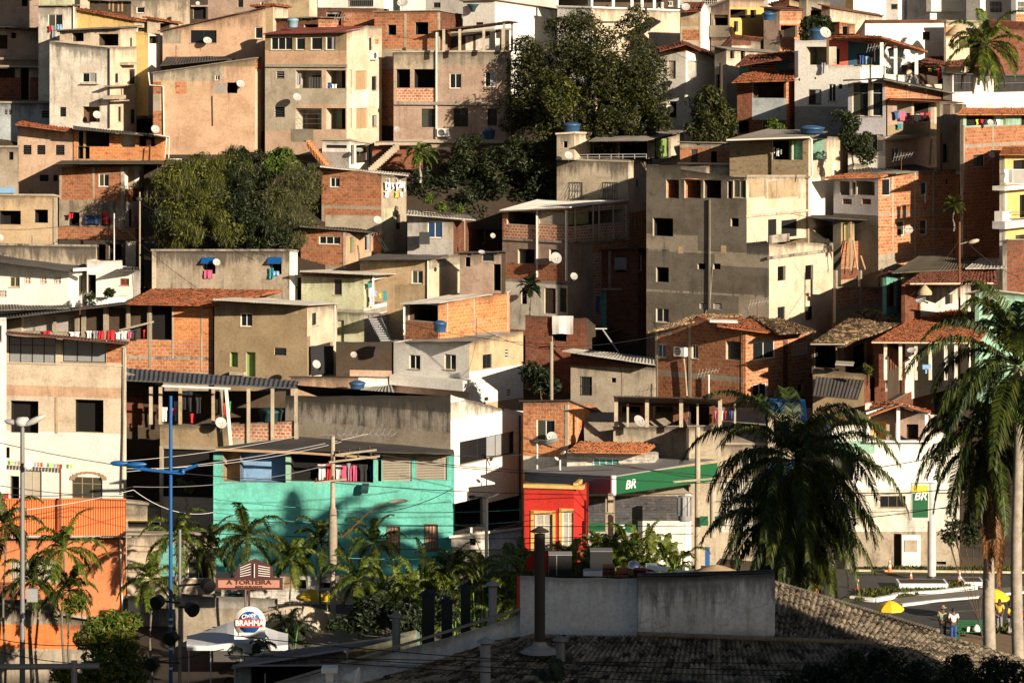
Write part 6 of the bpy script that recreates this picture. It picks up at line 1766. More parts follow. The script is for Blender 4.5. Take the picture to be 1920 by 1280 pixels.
tree('low green plants on the roof edge left of the white sheet roof', [(862, 392, 220, 12, 6), (830, 390, 220, 14, 5), (805, 372, 221, 12, 8)], 'leafy', 800, .22, trunk=.03, seed=18, sub=(.25, .4), name='shrub', cat='shrub')
palm('papaya like tree with flat crown on the shaded slope', 788, 286, 226, 340, 1.5, 12, 'leafy', .07, 'palmtw', 21, .5, 1.2, (-.5, .9), 0, 12, .10, .2, cat='tree', name='papaya_tree')
palm('coconut palm with bright fronds at the top right', 1850, 84, 229, 150, 3.9, 20, 'palmy', .16, 'palmtr', 22, .75, 1.15, (-.9, 1.3), 0, 40, .05, .5)
palm('small palm on the corner of the orange brick house', 1788, 386, 202.5, 430, .85, 16, 'palm', .05, 'palmtr', 23, .35, .9, (-.4, 1.3), 0, 16, .04, .3)
palm('small dark palm in front of the shaded white porch', 995, 540, 215, 640, .9, 18, 'leaff', .06, 'palmtr', 24, .4, .8, (-.5, 1.4), 0, 20, .05, .3)
tree('dark shrub in the gap right of the bluish white house', [(1000, 706, 197, 22, 26), (1028, 716, 197, 22, 22)], 'leaff', 2200, .25, trunk=.05, seed=25, sub=(.4, .7), name='shrub', cat='shrub')
tree('potted grass plant before the veranda under the weathered clay roof', [(1622, 692, 188.5, 7, 9)], 'bush', 260, .25, trunk=.03, seed=26, sub=(.2, .3), name='potted_plant', cat='plant')
tree('potted flowers in the window of the cream balcony left of the turquoise house', [(356, 915, 186, 12, 8), (340, 908, 186, 6, 8)], 'leafy', 350, .2, trunk=.03, seed=27, sub=(.2, .3), name='potted_plant', cat='plant')
tree('plants trailing along the shaded white balcony at the left', [(168, 562, 210.5, 8, 14), (205, 548, 211, 20, 5)], 'leafd', 500, .2, trunk=.03, seed=28, sub=(.2, .4), name='potted_plant', cat='plant')
tree('plants at the sunny corner below the brick and white house', [(268, 500, 219, 10, 16), (258, 540, 217, 14, 22)], 'leafd', 900, .24, trunk=.04, seed=29, sub=(.3, .5), name='shrub', cat='shrub')
# ---------------------------------------------------------------- street palms
GP = 'small palms along the street front'
for k, (x, y, D, yb, L, n, mt, sd_) in enumerate([(8, 985, 155, 1260, 2.4, 15, 'palm', 31), (118, 1030, 155, 1240, 2.5, 14, 'palmy', 32), (130, 1108, 155, 1245, 1.9, 13, 'palm', 33), (283, 1088, 155, 1230, 2.0, 12, 'palmy', 34), (330, 1010, 168, 1240, 2.6, 14, 'palmy', 35),
        (462, 1010, 166, 1250, 2.7, 16, 'palm', 36), (545, 1050, 167, 1190, 1.9, 13, 'palmy', 37), (602, 1018, 169, 1190, 2.1, 13, 'palm', 38), (672, 1088, 165, 1200, 2.3, 14, 'palmy', 39), (60, 1090, 155, 1250, 2.2, 14, 'palm', 40)]):
    labs = ['dark palm cut by the left edge beside the grey lamp post', 'tall green palm in front of the orange corrugated fence', 'lower dark palm with two thin trunks before the orange wall', 'yellow green palm left of the blue lamp post', 'tall palm directly behind the blue lamp post',
            'large palm above the restaurant sign', 'slender palm just right of the restaurant sign', 'dark palm crown left of the concrete utility pole', 'green palm right of the foot of the utility pole', 'drooping palm behind the grey lamp post at left']
    palm(labs[k], x, y, D, yb, L, n, mt, .055, 'palmtr', sd_, .55, 1.25, (-.5, 1.35), 0, 30, .035, .5, group=GP, zb=-32.6)
AG = 'bushy many stemmed palms by the street'
def areca(label, x, y, D, L, n, mat, seed):
    r = random.Random(seed); c = P(x, y, D); b = Vector((c.x, c.y, -32.6)); t = thing('areca_palm', label, 'palm tree', b, AG); mb = MB(); st = MB()
    for i in range(n):
        az = r.uniform(0, 6.28); q = c + Vector((r.uniform(-.6, .6), r.uniform(-.5, .5), r.uniform(-2.2, .3))); frond(mb, q, az, r.uniform(.5, 1.45), L * r.uniform(.7, 1.1), mat, r, .42, 1.3, 26, .03, .5)
        if i % 3 == 0: st.tube([b + Vector((r.uniform(-.3, .3), r.uniform(-.3, .3), 0)), q], .035, 'palmgreen', 5)
    mb.build('crown', t); st.build('trunk', t)
areca('bushy palm in front of the right end of the turquoise house', 790, 1085, 167, 2.4, 26, 'palmy', 41)
areca('bushy palm with arching fronds right of the turquoise house', 905, 1080, 166, 2.9, 34, 'palmy', 42)
areca('bushy palm below the red shop', 1085, 1055, 168, 1.9, 22, 'palmy', 43)
areca('bushy palm behind the rooftop junk', 1165, 1045, 168, 2.1, 30, 'palmy', 44)
areca('bushy palm left of the fuel station utility poles', 1245, 1055, 168, 1.8, 24, 'palmy', 45)
areca('bushy bright palm between the utility pole and the square black vents', 720, 1112, 165, 2.2, 30, 'palmy', 141)
areca('bushy bright palm behind the tallest square black vent', 858, 1118, 165, 2.3, 34, 'palmy', 142)
areca('bushy bright palm behind the silver twin vent', 945, 1105, 165, 2.0, 28, 'palmy', 143)
areca('bushy palm at the left foot of the fuel station kiosk', 1128, 1062, 167, 1.9, 26, 'palmy', 144)
areca('feathery palm in front of the left corner of the fuel station kiosk', 1112, 1040, 171, 2.0, 38, 'palmy', 151)
areca('feathery palm behind the farther black rooftop box', 1150, 1030, 171, 2.0, 38, 'palmy', 152)
areca('feathery palm between the silver dome and the kiosk wall', 1200, 1038, 170, 2.0, 38, 'palmy', 153)
areca('feathery palm just left of the transformer pole', 1262, 1046, 170, 1.7, 34, 'palmy', 154)
areca('feathery palm in front of the red shop foot', 1062, 1062, 170, 1.7, 32, 'palmy', 155)
areca('fluffy bright palm against the right corner of the turquoise house', 838, 1060, 170, 2.5, 40, 'palmy', 145)
areca('fluffy bright palm left of the rooftop box, below the low shop', 962, 1062, 169, 2.2, 34, 'palmy', 146)
areca('fluffy bright palm behind the stubby grey vent', 770, 1128, 163.5, 2.0, 32, 'palmy', 147)
palm('slim palm with upright fronds in front of the turquoise windows', 700, 1020, 171, 1190, 2.2, 14, 'palmy', .05, 'palmtr', 148, .5, 1.1, (-.3, 1.4), 0, 30, .035, .5, group=GP, zb=-32.6)
palm('slim dark palm between the blue lamp post and the restaurant sign', 395, 1030, 170, 1190, 2.3, 14, 'palm', .05, 'palmtr', 149, .5, 1.2, (-.5, 1.4), 0, 30, .035, .5, group=GP, zb=-32.6)
areca('low dark bushy palm left of the square black vents', 745, 1130, 162, 1.9, 24, 'leafd', 46)
areca('low dark bushy palm behind the restaurant tent', 545, 1175, 158, 1.5, 24, 'leaff', 47)
areca('low dark bushy palm beside the arched beer sign', 480, 1215, 150, 1.3, 18, 'leaff', 48)
tree('croton tree with yellow and dark leaves before the orange wall', [(215, 1170, 148, 40, 26), (175, 1200, 146, 28, 30), (230, 1215, 145, 34, 34), (190, 1255, 143, 40, 34), (250, 1260, 144, 20, 30), (130, 1275, 142, 30, 18), (150, 1130, 149, 16, 14)], 'mixl', 8500, .24, trunk=.07, seed=50, sub=(.35, .65), base=Vector((-18.5, 146, -32.6)))
tree('dark shrubs filling the gap behind the square black vents', [(700, 1150, 160, 36, 30), (770, 1160, 159, 34, 34), (830, 1140, 160, 30, 30), (640, 1170, 160, 20, 16)], 'leaff', 5000, .26, trunk=.05, seed=51, sub=(.4, .7), name='shrub', cat='bushes')
tree('fine leaved branch reaching in front of the white wall at the right', [(1800, 985, 150, 34, 8), (1790, 1010, 150, 30, 8), (1825, 1000, 150, 26, 18), (1850, 960, 151, 24, 24), (1775, 998, 150, 14, 4)], 'leafd', 2300, .17, trunk=.04, seed=52, sub=(.25, .45), base=Vector((22.8, 152, -32)))
# big palms at the right
palm('huge royal palm with a dense dark crown in front of the fuel station', 1497, 868, 152, 1150, 6.3, 54, 'palm', .28, 'palmtr', 61, .95, 1.45, (-1.2, 1.25), 0, 62, .035, .75, zb=-32.6)
palm('lower royal palm crown hanging beside the fuel station poles', 1478, 985, 153, 1150, 5.0, 38, 'palm', .22, 'palmtr', 62, .9, 1.5, (-1.2, .9), 0, 56, .035, .75, zb=-32.6)
palm('tallest royal palm at the right edge with a pale ringed trunk', 1908, 690, 138, 1240, 5.7, 36, 'palm', .24, 'palmtw', 63, .95, 1.3, (-.9, 1.35), 0, 60, .04, .6, shaft=2.3, zb=-32.6)
palm('royal palm with brown dead fronds, left of the tallest palm', 1856, 822, 141, 1215, 4.6, 30, 'palm', .26, 'palmtw', 64, .8, 1.4, (-.9, 1.1), 0, 54, .04, .6, shaft=.6, zb=-32.6)
mb = MB(); r_ = random.Random(5); rt = bpy.data.objects[TOP[-1].name]
for k in range(14): frond(mb, P(1862 + r_.uniform(-5, 8), 895 + r_.uniform(-20, 25), 140.4), -1.57 + r_.uniform(-1.1, 1.1), -1.25 - .2 * r_.random(), 4.0 * r_.uniform(.7, 1.1), 'deadl', r_, .5, 1.2, 44, .035, .9)
mb.build('dead_fronds', rt)
# nearest dark foliage
tree('black silhouetted foliage along the bottom right edge', [(1560, 1262, 106, 55, 34), (1640, 1252, 105, 60, 34), (1600, 1290, 104, 90, 30), (1740, 1275, 105, 70, 30), (1830, 1262, 106, 60, 30), (1900, 1282, 106, 60, 30), (1480, 1290, 105, 40, 20)], 'leaff', 16000, .16, trunk=.1, seed=70, sub=(.3, .5), base=Vector((13, 105, -32.6)))
areca('dark spiky plant at the bottom in front of the clay roof', 1045, 1288, 108, .95, 22, 'leaff', 71)
# ---------------------------------------------------------------- street
ZS = -31.5
H('garden_wall', 'long low wall with an orange band behind the palms at the bottom left', 157.5, (-60, 236, 240), [(-60, 1122), (108, 1122), (109, 1168), (236, 1170), (240, 1170)], 1290, ('mold2', 'mold2'), 'slab:mold2:.02', '''
b orange F -60 1170 178 1216
b mould F 150 1150 240 1300
''', a=0, dep=.4, cat='wall')
def sheetp(name, pts, z, mat, dz=0.0):
    m = MB(); q = [G(x, y, z) for x, y in pts]; m.face([(p.x, p.y, z) for p in q], mat); return struct(m.build(name))
def kerb(name, pts, z, h, wd, mat):
    m = MB(); q = [G(x, y, z) for x, y in pts]
    for a, b in zip(q, q[1:]): m.bar(Vector((a.x, a.y, z + h / 2)), Vector((b.x, b.y, z + h / 2)), wd, h, mat)
    return struct(m.build(name))
sheetp('road', [(400, 1175), (2300, 1175), (2300, 1066), (400, 1066)], ZS + .01, 'asphalt')
sheetp('pavement', [(400, 1240), (2300, 1240), (2300, 1176), (400, 1176)], ZS + .012, 'paving')
sheetp('verge', [(1600, 1076), (2100, 1076), (2100, 1062), (1600, 1062)], ZS + .06, 'grassg')
kerb('kerb', [(1600, 1072), (2100, 1078)], ZS, .16, .25, 'cream')
sheetp('median', [(1560, 1132), (1826, 1104), (1860, 1092), (1690, 1096), (1590, 1116)], ZS + .10, 'grassg')
kerb('kerb', [(1595, 1124), (1640, 1128), (1674, 1122), (1680, 1118), (1760, 1113), (1830, 1104)], ZS, .22, .3, 'white1')
kerb('kerb', [(1690, 1136), (1760, 1128), (1830, 1122), (1960, 1108)], ZS, .14, .25, 'white1')
sheetp('footpath', [(1660, 1137), (1840, 1122), (2000, 1106), (2000, 1092), (1830, 1105), (1680, 1120)], ZS + .05, 'paving')
sheetp('road_marking', [(1720, 1152), (2000, 1131), (2000, 1130), (1720, 1150.5)], ZS + .02, 'worn')
sheetp('dirt_ground', [(1800, 1230), (2100, 1230), (2100, 1180), (1800, 1180)], ZS + .02, 'dirtp')
sheetp('dirt_ground', [(1800, 1186), (2100, 1186), (2100, 1172), (1820, 1172)], ZS + .024, 'grassg')
rg = random.Random(4); m = MB()
def tuft(x, y, z):
    p = G(x, y, z); a = rg.uniform(0, 3.14); d = Vector((math.cos(a), math.sin(a), 0)) * .07; i = len(m.v); h_ = rg.uniform(.08, .25)
    m.face([p - d, p + d, p + Vector((rg.uniform(-.1, .1), 0, h_))], 'bush')
for _ in range(2600):
    k = rg.random(); x = 1605 + k * 215; y0 = 1128 - k * 24; tuft(x, y0 - rg.uniform(1, 20 - 8 * k), ZS + .08)
for _ in range(1500): tuft(rg.uniform(1620, 1920), rg.uniform(1064, 1071), ZS + .05)
for _ in range(1200): tuft(rg.uniform(1790, 1920), rg.uniform(1170, 1188), ZS + .02)
struct(m.build('grass'), 'stuff')
def label_text(name, body, p, e, n, size, mat, parent, bold=0.0, shear=0.0, align='CENTER', sx=1.0):
    c = bpy.data.curves.new(name, 'FONT'); c.body = body; c.size = size; c.extrude = .008; c.offset = bold; c.shear = shear; c.align_x = align; c.align_y = 'CENTER'
    c.materials.append(M(mat)); tmp = bpy.data.objects.new(name, c); me = bpy.data.meshes.new_from_object(tmp); bpy.data.objects.remove(tmp); o = bpy.data.objects.new(name, me); col.objects.link(o); o.parent = parent
    e = Vector(e).normalized(); n = Vector(n).normalized(); up = n.cross(e); rot = Matrix((e, up, n)).transposed().to_4x4()
    base = Vector(parent['_w']) if '_w' in parent else Vector(); o.matrix_local = Matrix.Translation(Vector(p) - base) @ rot @ Matrix.Diagonal((sx, 1, 1, 1)); return o
# right white house behind the fuel sign
h = H('white_house', 'long white house with clay roof and white framed gable porch behind the fuel sign', 187.3, (1560, 1799, 1812), [(1560, 800), (1626, 790), (1627, 826), (1745, 826), (1746, 800), (1799, 826), (1812, 828)], 1062, ('clean', 'whited'), 'none', '''
b whited F 1560 918 1812 1066
b mold2 F 1560 996 1812 1066
b mint F 1560 826 1640 850
w3 F 1650 929 1698 951 wood
o F 1560 850 1600 900 .8 glassg
o F 1676 1000 1690 1062 .4 inner
e whited F .3 1560 919 1808 923
e clean F .35 1691 1003 1726 1062 meter_cabinet
e ceml F .4 1696 1012 1720 1034 meter_box
o F 1756 1052 1774 1058 .3 dark
''', a=0, dep=10)
f = h.boxes[0].F
h.box(189.3, (1627, 1745, 1746), [(1627, 778), (1687, 762), (1745, 780)], 826, ('pinkd', 'tan'), 'none', '''
o F 1634 790 1662 824 1 yell2
o F 1700 795 1722 824 1 inner
''', a=0, dep=4, ext=0)
prim(h, 'roof', lambda m: corr(m, P(1596, 792, 186.8), P(1690, 757, 186.2), P(1600, 752, 196), P(1520, 770, 196), 'tro', 'tile'))
prim(h, 'roof', lambda m: corr(m, P(1746, 772, 186.6), P(1686, 757, 186.2), P(1640, 752, 196), P(1700, 762, 196), 'tr', 'tile'))
prim(h, 'pillar', lambda m: [m.bar(P(x, 828, 187.1), P(x, y, 187.1), .2, .2, 'white1') for x, y in ((1628, 776), (1684, 760), (1737, 775))])
prim(h, 'gable_frame', lambda m: (m.bar(P(1624, 776, 187), P(1686, 758, 187), .22, .2, 'white1'), m.bar(P(1686, 758, 187), P(1744, 774, 187), .22, .2, 'white1'), m.bar(P(1624, 827, 187), P(1746, 827, 187), .2, .12, 'white1')))
H('blue_awning_house', 'low house with blue awning behind the top of the huge royal palm', 188.5, (1440, 1500, 1530), [(1440, 752), (1500, 754), (1530, 754)], 850, ('tankb', 'tankb'), 'flat:bluep:.3', 'b ceml F 1440 775 1530 860\no F 1450 790 1480 830 1 dark', a=8, dep=4)
H('service_building', 'plain cream building behind the huge royal palm', 189.5, (1345, 1560, 1570), [(1345, 830), (1560, 832), (1570, 832)], 1000, ('ceml', 'ceml'), 'slab:cem', 'w2 F 1390 850 1420 880 alu\nb wblock F 1345 900 1570 1000', a=4, dep=6)
# fuel station
h = H('fuel_station', 'fuel station kiosk with dark stone wall and green signs', 184.5, (1103, 1292, 1345), [(1103, 925), (1292, 925), (1345, 925)], 1060, ('stone', 'white'), 'slab:cem', '''
b stone F 1103 925 1292 975
b greens F 1103 980 1196 996
b white F 1196 976 1345 1062
b greyw F 1103 996 1196 1062
b cwhite F 1160 983 1172 990
b white R 1292 925 1345 1062
d F 1210 1000 1224 1045 inner
d F 1296 1010 1320 1060 inner
''', a=0, dep=7, cat='kiosk')
h.box(181, (1135, 1153, 1158), [(1135, 925), (1158, 925)], 1040, ('cem', 'cem'), 'none', 'o F 1138 930 1150 960 .3 dark', a=0, dep=.7)
prim(h, 'panel', lambda m: (m.box(P(1176, 998, 180.5), Vector((.5, 0, 0)), Vector((0, .05, 0)), Vector((0, 0, .45)), 'greens'),))
h = H('fuel_canopy', 'grey fuel station canopy with green and yellow lettered fascia', 178.5, (984, 1150, 1345), [(984, 884), (1150, 893), (1345, 862)], 927, ('canopyg', 'greens'), 'flat:canopyt:.05', '''
b yell2 R 1150 820 1400 876
b canopyg F 984 880 1150 960
''', a=48, ext=0, cat='canopy')
g = h.boxes[0].R; fF = h.boxes[0].F
prim(h, 'ceiling', lambda m: m.face([fF.pt(0, P(0, 926, 178.5).z + .05), g.pt(0, P(0, 926, 178.5).z + .05), g.pt(g.w, P(0, 926, 178.5).z + .05), h.boxes[0].B.pt(h.boxes[0].w, P(0, 926, 178.5).z + .05)], 'white1'))
prim(h, 'corner_trim', lambda m: m.tube([g.pt(.0, P(0, 928, 178.5).z, .0), g.pt(.0, P(0, 891, 178.5).z, .0)], .16, 'white1', 12))
prim(h, 'pillar', lambda m: [m.bar(Vector((P(1290, 0, 181).x, 181, -31.5)), P(1290, 925, 181), .35, .35, 'white1'), m.bar(Vector((P(1145, 0, 177).x, 177, -31.5)), P(1145, 925, 177), .3, .3, 'ceml')])
label_text('lettering', 'BR', g.hit(1182, 908, .02), g.e, g.n, .7, 'white1', h.root, .012, .25)
# sign pylon
pc = G(1747, 1092, ZS)
t = thing('sign_pylon', 'tall grey fuel sign pylon with green lettered box on the median', 'sign', pc); zt = P(0, 905, pc.y).z
mb = MB(); mb.tube([pc, Vector((pc.x, pc.y, zt))], .24, 'alu', 16); mb.build('pole', t)
mb = MB(); x0 = P(1708, 0, pc.y).x; x1 = P(1741, 0, pc.y).x; zb_ = P(0, 975, pc.y).z; mb.box((x0, pc.y - .25, zb_), (x1 - x0, 0, 0), (0, .35, 0), (0, 0, zt - zb_), 'alu'); mb.build('sign_box', t)
mb = MB(); mb.box((x0 + .06, pc.y - .27, zb_ + .2), (x1 - x0 - .12, 0, 0), (0, .018, 0), (0, 0, zt - zb_ - .75), 'greens'); mb.box((x0 + .06, pc.y - .27, zt - .52), (x1 - x0 - .12, 0, 0), (0, .018, 0), (0, 0, .42), 'yel'); mb.build('panel', t)
label_text('lettering', 'BR', ((x0 + x1) / 2, pc.y - .285, P(0, 929, pc.y).z), (1, 0, 0), (0, -1, 0), .62, 'white1', t, .012, .2)
mb = MB(); mb.lathe(pc, [(.5, 0), (.48, .1), (.3, .15), (.26, .4)], 'metald', 12); mb.build('base_plate', t)
def planter(label, x0, x1, y0, y1):
    a = G(x0, y1, ZS); b = G(x1, y1, ZS); o = MB(); hh = (y1 - y0) / F * a.y * .8
    o.box(a, b - a, (0, 1.6, 0), (0, 0, hh), 'white1'); o.box(a + Vector((.12, .12, hh)), (b - a) - Vector((.24, 0, 0)), (0, 1.35, 0), (0, 0, .012), 'earth'); tag(o.build('planter', None, a), label, 'planter', 'white concrete planters on the median')
planter('long white planter at the foot of the fuel sign pylon', 1686, 1778, 1090, 1108); planter('short white planter right of the fuel sign', 1808, 1846, 1088, 1101)
def cone(label, x, yb, h_):
    p = G(x, yb, ZS); p.z += .02; t = thing('traffic_cone', label, 'traffic cone', p, 'traffic cones on the road'); s_ = h_
    mb = MB(); mb.box(p - Vector((s_ * .28, s_ * .28, 0)), (s_ * .56, 0, 0), (0, s_ * .56, 0), (0, 0, .05), 'orangec'); mb.build('base', t)
    mb = MB(); rr = lambda k: s_ * (.2 * (1 - k) + .03 * k)
    for a, b, mt in ((0, .35, 'orangec'), (.35, .55, 'cwhite'), (.55, .72, 'orangec'), (.72, .86, 'cwhite'), (.86, 1, 'orangec')): mb.lathe(p + Vector((0, 0, .05)), [(rr(a), a * s_), (rr(b), b * s_)], mt, 12)
    mb.build('body', t)
cone('orange and white cone at the foot of the stained wall', 1668, 1073, .75); cone('dark backlit cone on the road right of the planter', 1799, 1096, .8); cone('small cone left of the fuel sign planter', 1708, 1087, .5)
cone('cone under the drooping fronds of the huge royal palm', 1530, 1112, .8); cone('orange cone at the edge of the hanging palm fronds', 1609, 1106, .6)
def umbrella(label, x, y, D, rpx, mat='yel', zb=None, tilt=0.0):
    c = P(x, y, D); b = Vector((c.x, c.y, zb if zb is not None else ZS)); r = rpx / F * D; t = thing('umbrella', label, 'umbrella', b, 'yellow umbrellas'); mb = MB(); n = 8
    for k in range(n):
        a0, a1 = 2 * math.pi * k / n, 2 * math.pi * (k + 1) / n
        for j in range(4):
            q = []
            for (jj, aa) in ((j, a0), (j, a1), (j + 1, a1), (j + 1, a0)):
                rr = r * jj / 4; z = -.55 * r * (jj / 4) ** 1.7; q.append(c + Vector((rr * math.cos(aa), rr * math.sin(aa), z + tilt * rr * math.cos(aa))))
            q = q[1:] if j == 0 else q; mb.face(q, mat)
        p0, p1 = c + Vector((r * math.cos(a0), r * math.sin(a0), -.55 * r + tilt * r * math.cos(a0))), c + Vector((r * math.cos(a1), r * math.sin(a1), -.55 * r + tilt * r * math.cos(a1))); dn = Vector((0, 0, -.13)); mb.face([p0, p1, p1 + dn, p0 + dn], mat)
    mb.build('canopy', t); mb = MB(); mb.tube([b, c + Vector((0, 0, .08))], .022, 'alu', 6); mb.build('pole', t)
umbrella('yellow umbrella just above the edge of the big clay roof', 1669, 1125, 166.5, 26); umbrella('yellow umbrella half hidden behind the royal palm trunk', 1864, 1103, 168, 29)
umbrella('yellow umbrella at the restaurant left of the utility pole', 582, 1103, 170, 27); umbrella('yellow umbrella partly behind the utility pole', 614, 1110, 171.5, 18)
# bench and people
bc = G(1822, 1200, ZS)
t = thing('park_bench', 'green slatted bench with bags on it beside the palm trunk', 'bench', bc); mb = MB()
for k in range(5): mb.box(bc + Vector((-.75, .3 + .02 * k, .5 + k * .1)), (1.5, 0, 0), (0, .03, 0), (0, 0, .07), 'greens')
mb.build('backrest', t); mb = MB()
for k in range(4): mb.box(bc + Vector((-.75, -.15 + k * .11, .43)), (1.5, 0, 0), (0, .08, 0), (0, 0, .03), 'greens')
mb.build('seat', t)
for sx in (-.68, .64):
    for sy in (-.12, .3): mb = MB(); mb.box(bc + Vector((sx, sy, 0)), (.05, 0, 0), (0, .05, 0), (0, 0, .43), 'greens'); mb.build('leg', t)
mb = MB(); mb.lathe(bc + Vector((.25, 0, .46)), [(.001, 0), (.2, .02), (.22, .15), (.12, .3), (.03, .36), (.001, .37)], 'cwhite', 10); tag(mb.build('bag', None, bc + Vector((.25, 0, .46))), 'pinkish white bag standing on the green bench', 'bag')
mb = MB(); mb.box(bc + Vector((-.25, 0, .46)), (.13, 0, 0), (0, .1, 0), (.04, 0, .24), 'cwhite'); tag(mb.build('bottle', None, bc + Vector((-.2, 0, .46))), 'small white packet on the green bench', 'packet')
bb = G(1846, 1192, ZS); mb = MB(); mb.lathe(bb, [(.001, 0), (.22, 0), (.28, .8), (.3, .82), (.27, .82), (.21, .05), (.001, .05)], 'bluep', 14); tag(mb.build('waste_bin', None, bb), 'blue waste bin behind the palm trunk beside the bench', 'waste bin')
def skinned(name, nodes_, edges, mat, parent, sub=1):
    me = bpy.data.meshes.new(name); base = Vector(parent['_w']); me.from_pydata([tuple(Vector(p)) for p, _ in nodes_], edges, []); me.materials.append(M(mat)); o = bpy.data.objects.new(name, me); col.objects.link(o); o.parent = parent; o.modifiers.new('skin', 'SKIN')
    for i, (_, r) in enumerate(nodes_): me.skin_vertices[0].data[i].radius = (r, r) if not isinstance(r, tuple) else r; 
    me.skin_vertices[0].data[0].use_root = True
    s_ = o.modifiers.new('sub', 'SUBSURF'); s_.levels = s_.render_levels = sub; return o
def person(label, x, yf, z, hgt, face_az, shirt, trousers, hair='hair', D=None, lean=0.0, hat=None, arm=0.0):
    p = G(x, yf, z) if D is None else Vector((P(x, 0, D).x, D, z)); t = thing('person', label, 'person', p, 'people'); t.rotation_euler = (0, 0, face_az); k = hgt / 1.72
    V = lambda a, b, c: (a * k, b * k, c * k)
    nd = [(V(0, 0, .93), .125 * k), (V(0, .01, 1.15), .12 * k), (V(0, 0, 1.38), .13 * k), (V(0, 0, 1.50), .052 * k), (V(0, -.02, 1.60), .088 * k), (V(0, -.01, 1.68), .07 * k)]; ed = [(0, 1), (1, 2), (2, 3), (3, 4), (4, 5)]
    for s_ in (-1, 1):
        i = len(nd); nd += [(V(.19 * s_, 0, 1.40), .055 * k), (V(.25 * s_, .02, 1.12), .042 * k), (V(.23 * s_, -.12 - arm, .90 + arm), .03 * k), (V(.22 * s_, -.17 - arm, .83 + arm), (.04 * k, .02 * k))]; ed += [(2, i), (i, i + 1), (i + 1, i + 2), (i + 2, i + 3)]
        for fg in range(4): nd.append((V(.22 * s_ + (fg - 1.5) * .02, -.21 - arm, .75 + arm - .008 * (1 - abs(fg - 1.5))), .009 * k)); ed.append((i + 3, len(nd) - 1))
        nd.append((V(.18 * s_, -.20 - arm, .80 + arm), .01 * k)); ed.append((i + 3, len(nd) - 1))
        i = len(nd); nd += [(V(.09 * s_, 0, .86), .09 * k), (V(.10 * s_, -.01, .48), .058 * k), (V(.10 * s_, .02, .08), .04 * k), (V(.10 * s_, -.13, .03), .035 * k)]; ed += [(0, i), (i, i + 1), (i + 1, i + 2), (i + 2, i + 3)]
    skinned('body', nd, ed, 'skin', t)
    sn = [(V(0, 0, .90), .15 * k), (V(0, .01, 1.15), .15 * k), (V(0, 0, 1.37), .15 * k), (V(0, 0, 1.46), .075 * k)]; se = [(0, 1), (1, 2), (2, 3)]
    for s_ in (-1, 1): i = len(sn); sn += [(V(.20 * s_, 0, 1.39), .075 * k), (V(.255 * s_, .02, 1.18), .062 * k)]; se += [(2, i), (i, i + 1)]
    skinned('shirt', sn, se, shirt, t)
    tn = [(V(0, 0, .94), .145 * k)]; te = []
    for s_ in (-1, 1): i = len(tn); tn += [(V(.09 * s_, 0, .82), .11 * k), (V(.10 * s_, -.01, .48), .082 * k), (V(.10 * s_, .02, .12), .068 * k)]; te += [(0, i), (i, i + 1), (i + 1, i + 2)]
    skinned('trousers', tn, te, trousers, t)
    m = MB(); m.lathe(V(0, .005, 1.60), [(.098 * k, -.05 * k), (.105 * k, .03 * k), (.085 * k, .10 * k), (.04 * k, .135 * k), (.001, .14 * k)], hair, 12)
    if hat: m.lathe(V(0, -.01, 1.66), [(.001, .12 * k), (.08 * k, .1 * k), (.1 * k, .01 * k), (.2 * k, 0), (.2 * k, -.01 * k), (.09 * k, -.01 * k)], hat, 14)
    ob = m.build('hair' if not hat else 'hat', None); ob.parent = t
    m = MB(); m.lathe(V(0, -.115, 1.585), [(.014 * k, 0), (.004 * k, .045 * k)], 'skin', 6)
    for s_ in (-1, 1): m.lathe(V(.032 * s_, -.098, 1.615), [(.001, -.008), (.011, 0), (.001, .008)], 'cwhite', 6); m.lathe(V(.098 * s_, 0, 1.60), [(.001, -.03), (.016, 0), (.001, .03)], 'skin', 6)
    m.box(V(-.028, -.105, 1.548), (.056 * k, 0, 0), (0, .012, 0), (0, 0, .008), 'redp'); ob = m.build('face', None); ob.parent = t; return t
person('person in pale green shirt and straw hat standing left of the green bench', 1768, 1197, ZS, 1.68, R(160), 'cgs', 'cblack', hat='woodl'); person('person in white shirt with dark hair next to the straw hatted one', 1788, 1200, ZS, 1.66, R(175), 'cwhite', 'cblue', arm=.1)
person('person in striped yellow clothes between the two palm trunks', 1894, 1190, ZS, 1.7, R(60), 'cyellow', 'cwhite', arm=.15); person('person in red shirt at the right edge', 1917, 1195, ZS, 1.7, R(-60), 'cred', 'cblack')
person('person in yellow shirt left of the ringed palm trunk', 1874, 1180, ZS, 1.6, R(-30), 'cyellow', 'cgrey')
person('dark haired person seen above the graffiti wall, left one', 566, 0, -32.4, 1.7, R(170), 'cgrey', 'cblack', D=168.8); person('dark haired person seen above the graffiti wall, right one', 597, 0, -32.5, 1.7, R(190), 'cblack', 'cblack', D=168.8)
# restaurant
sg = thing('restaurant_sign', 'brown framed restaurant sign on a post with a barn shaped crest', 'sign', P(467, 1105, 163)); D_ = 163
mb = MB(); a = P(405, 1105, D_); b = P(530, 1083, D_); mb.box(a, (b.x - a.x, 0, 0), (0, .12, 0), (0, 0, b.z - a.z), 'signb'); mb.build('frame', sg)
mb = MB(); a = P(409, 1101, D_ - .02); b = P(524, 1087, D_ - .02); mb.box(a, (b.x - a.x, 0, 0), (0, .015, 0), (0, 0, b.z - a.z), 'signp'); mb.build('panel', sg)
label_text('lettering', 'A TORTEIRA', P(467, 1091.5, D_ - .05), (1, 0, 0), (0, -1, 0), .30, 'signb', sg, .006, 0, 'CENTER', 1.35); label_text('lettering', 'RESTAURANTE', P(467, 1099.5, D_ - .05), (1, 0, 0), (0, -1, 0), .13, 'signb', sg, .003, 0, 'CENTER', 1.6)
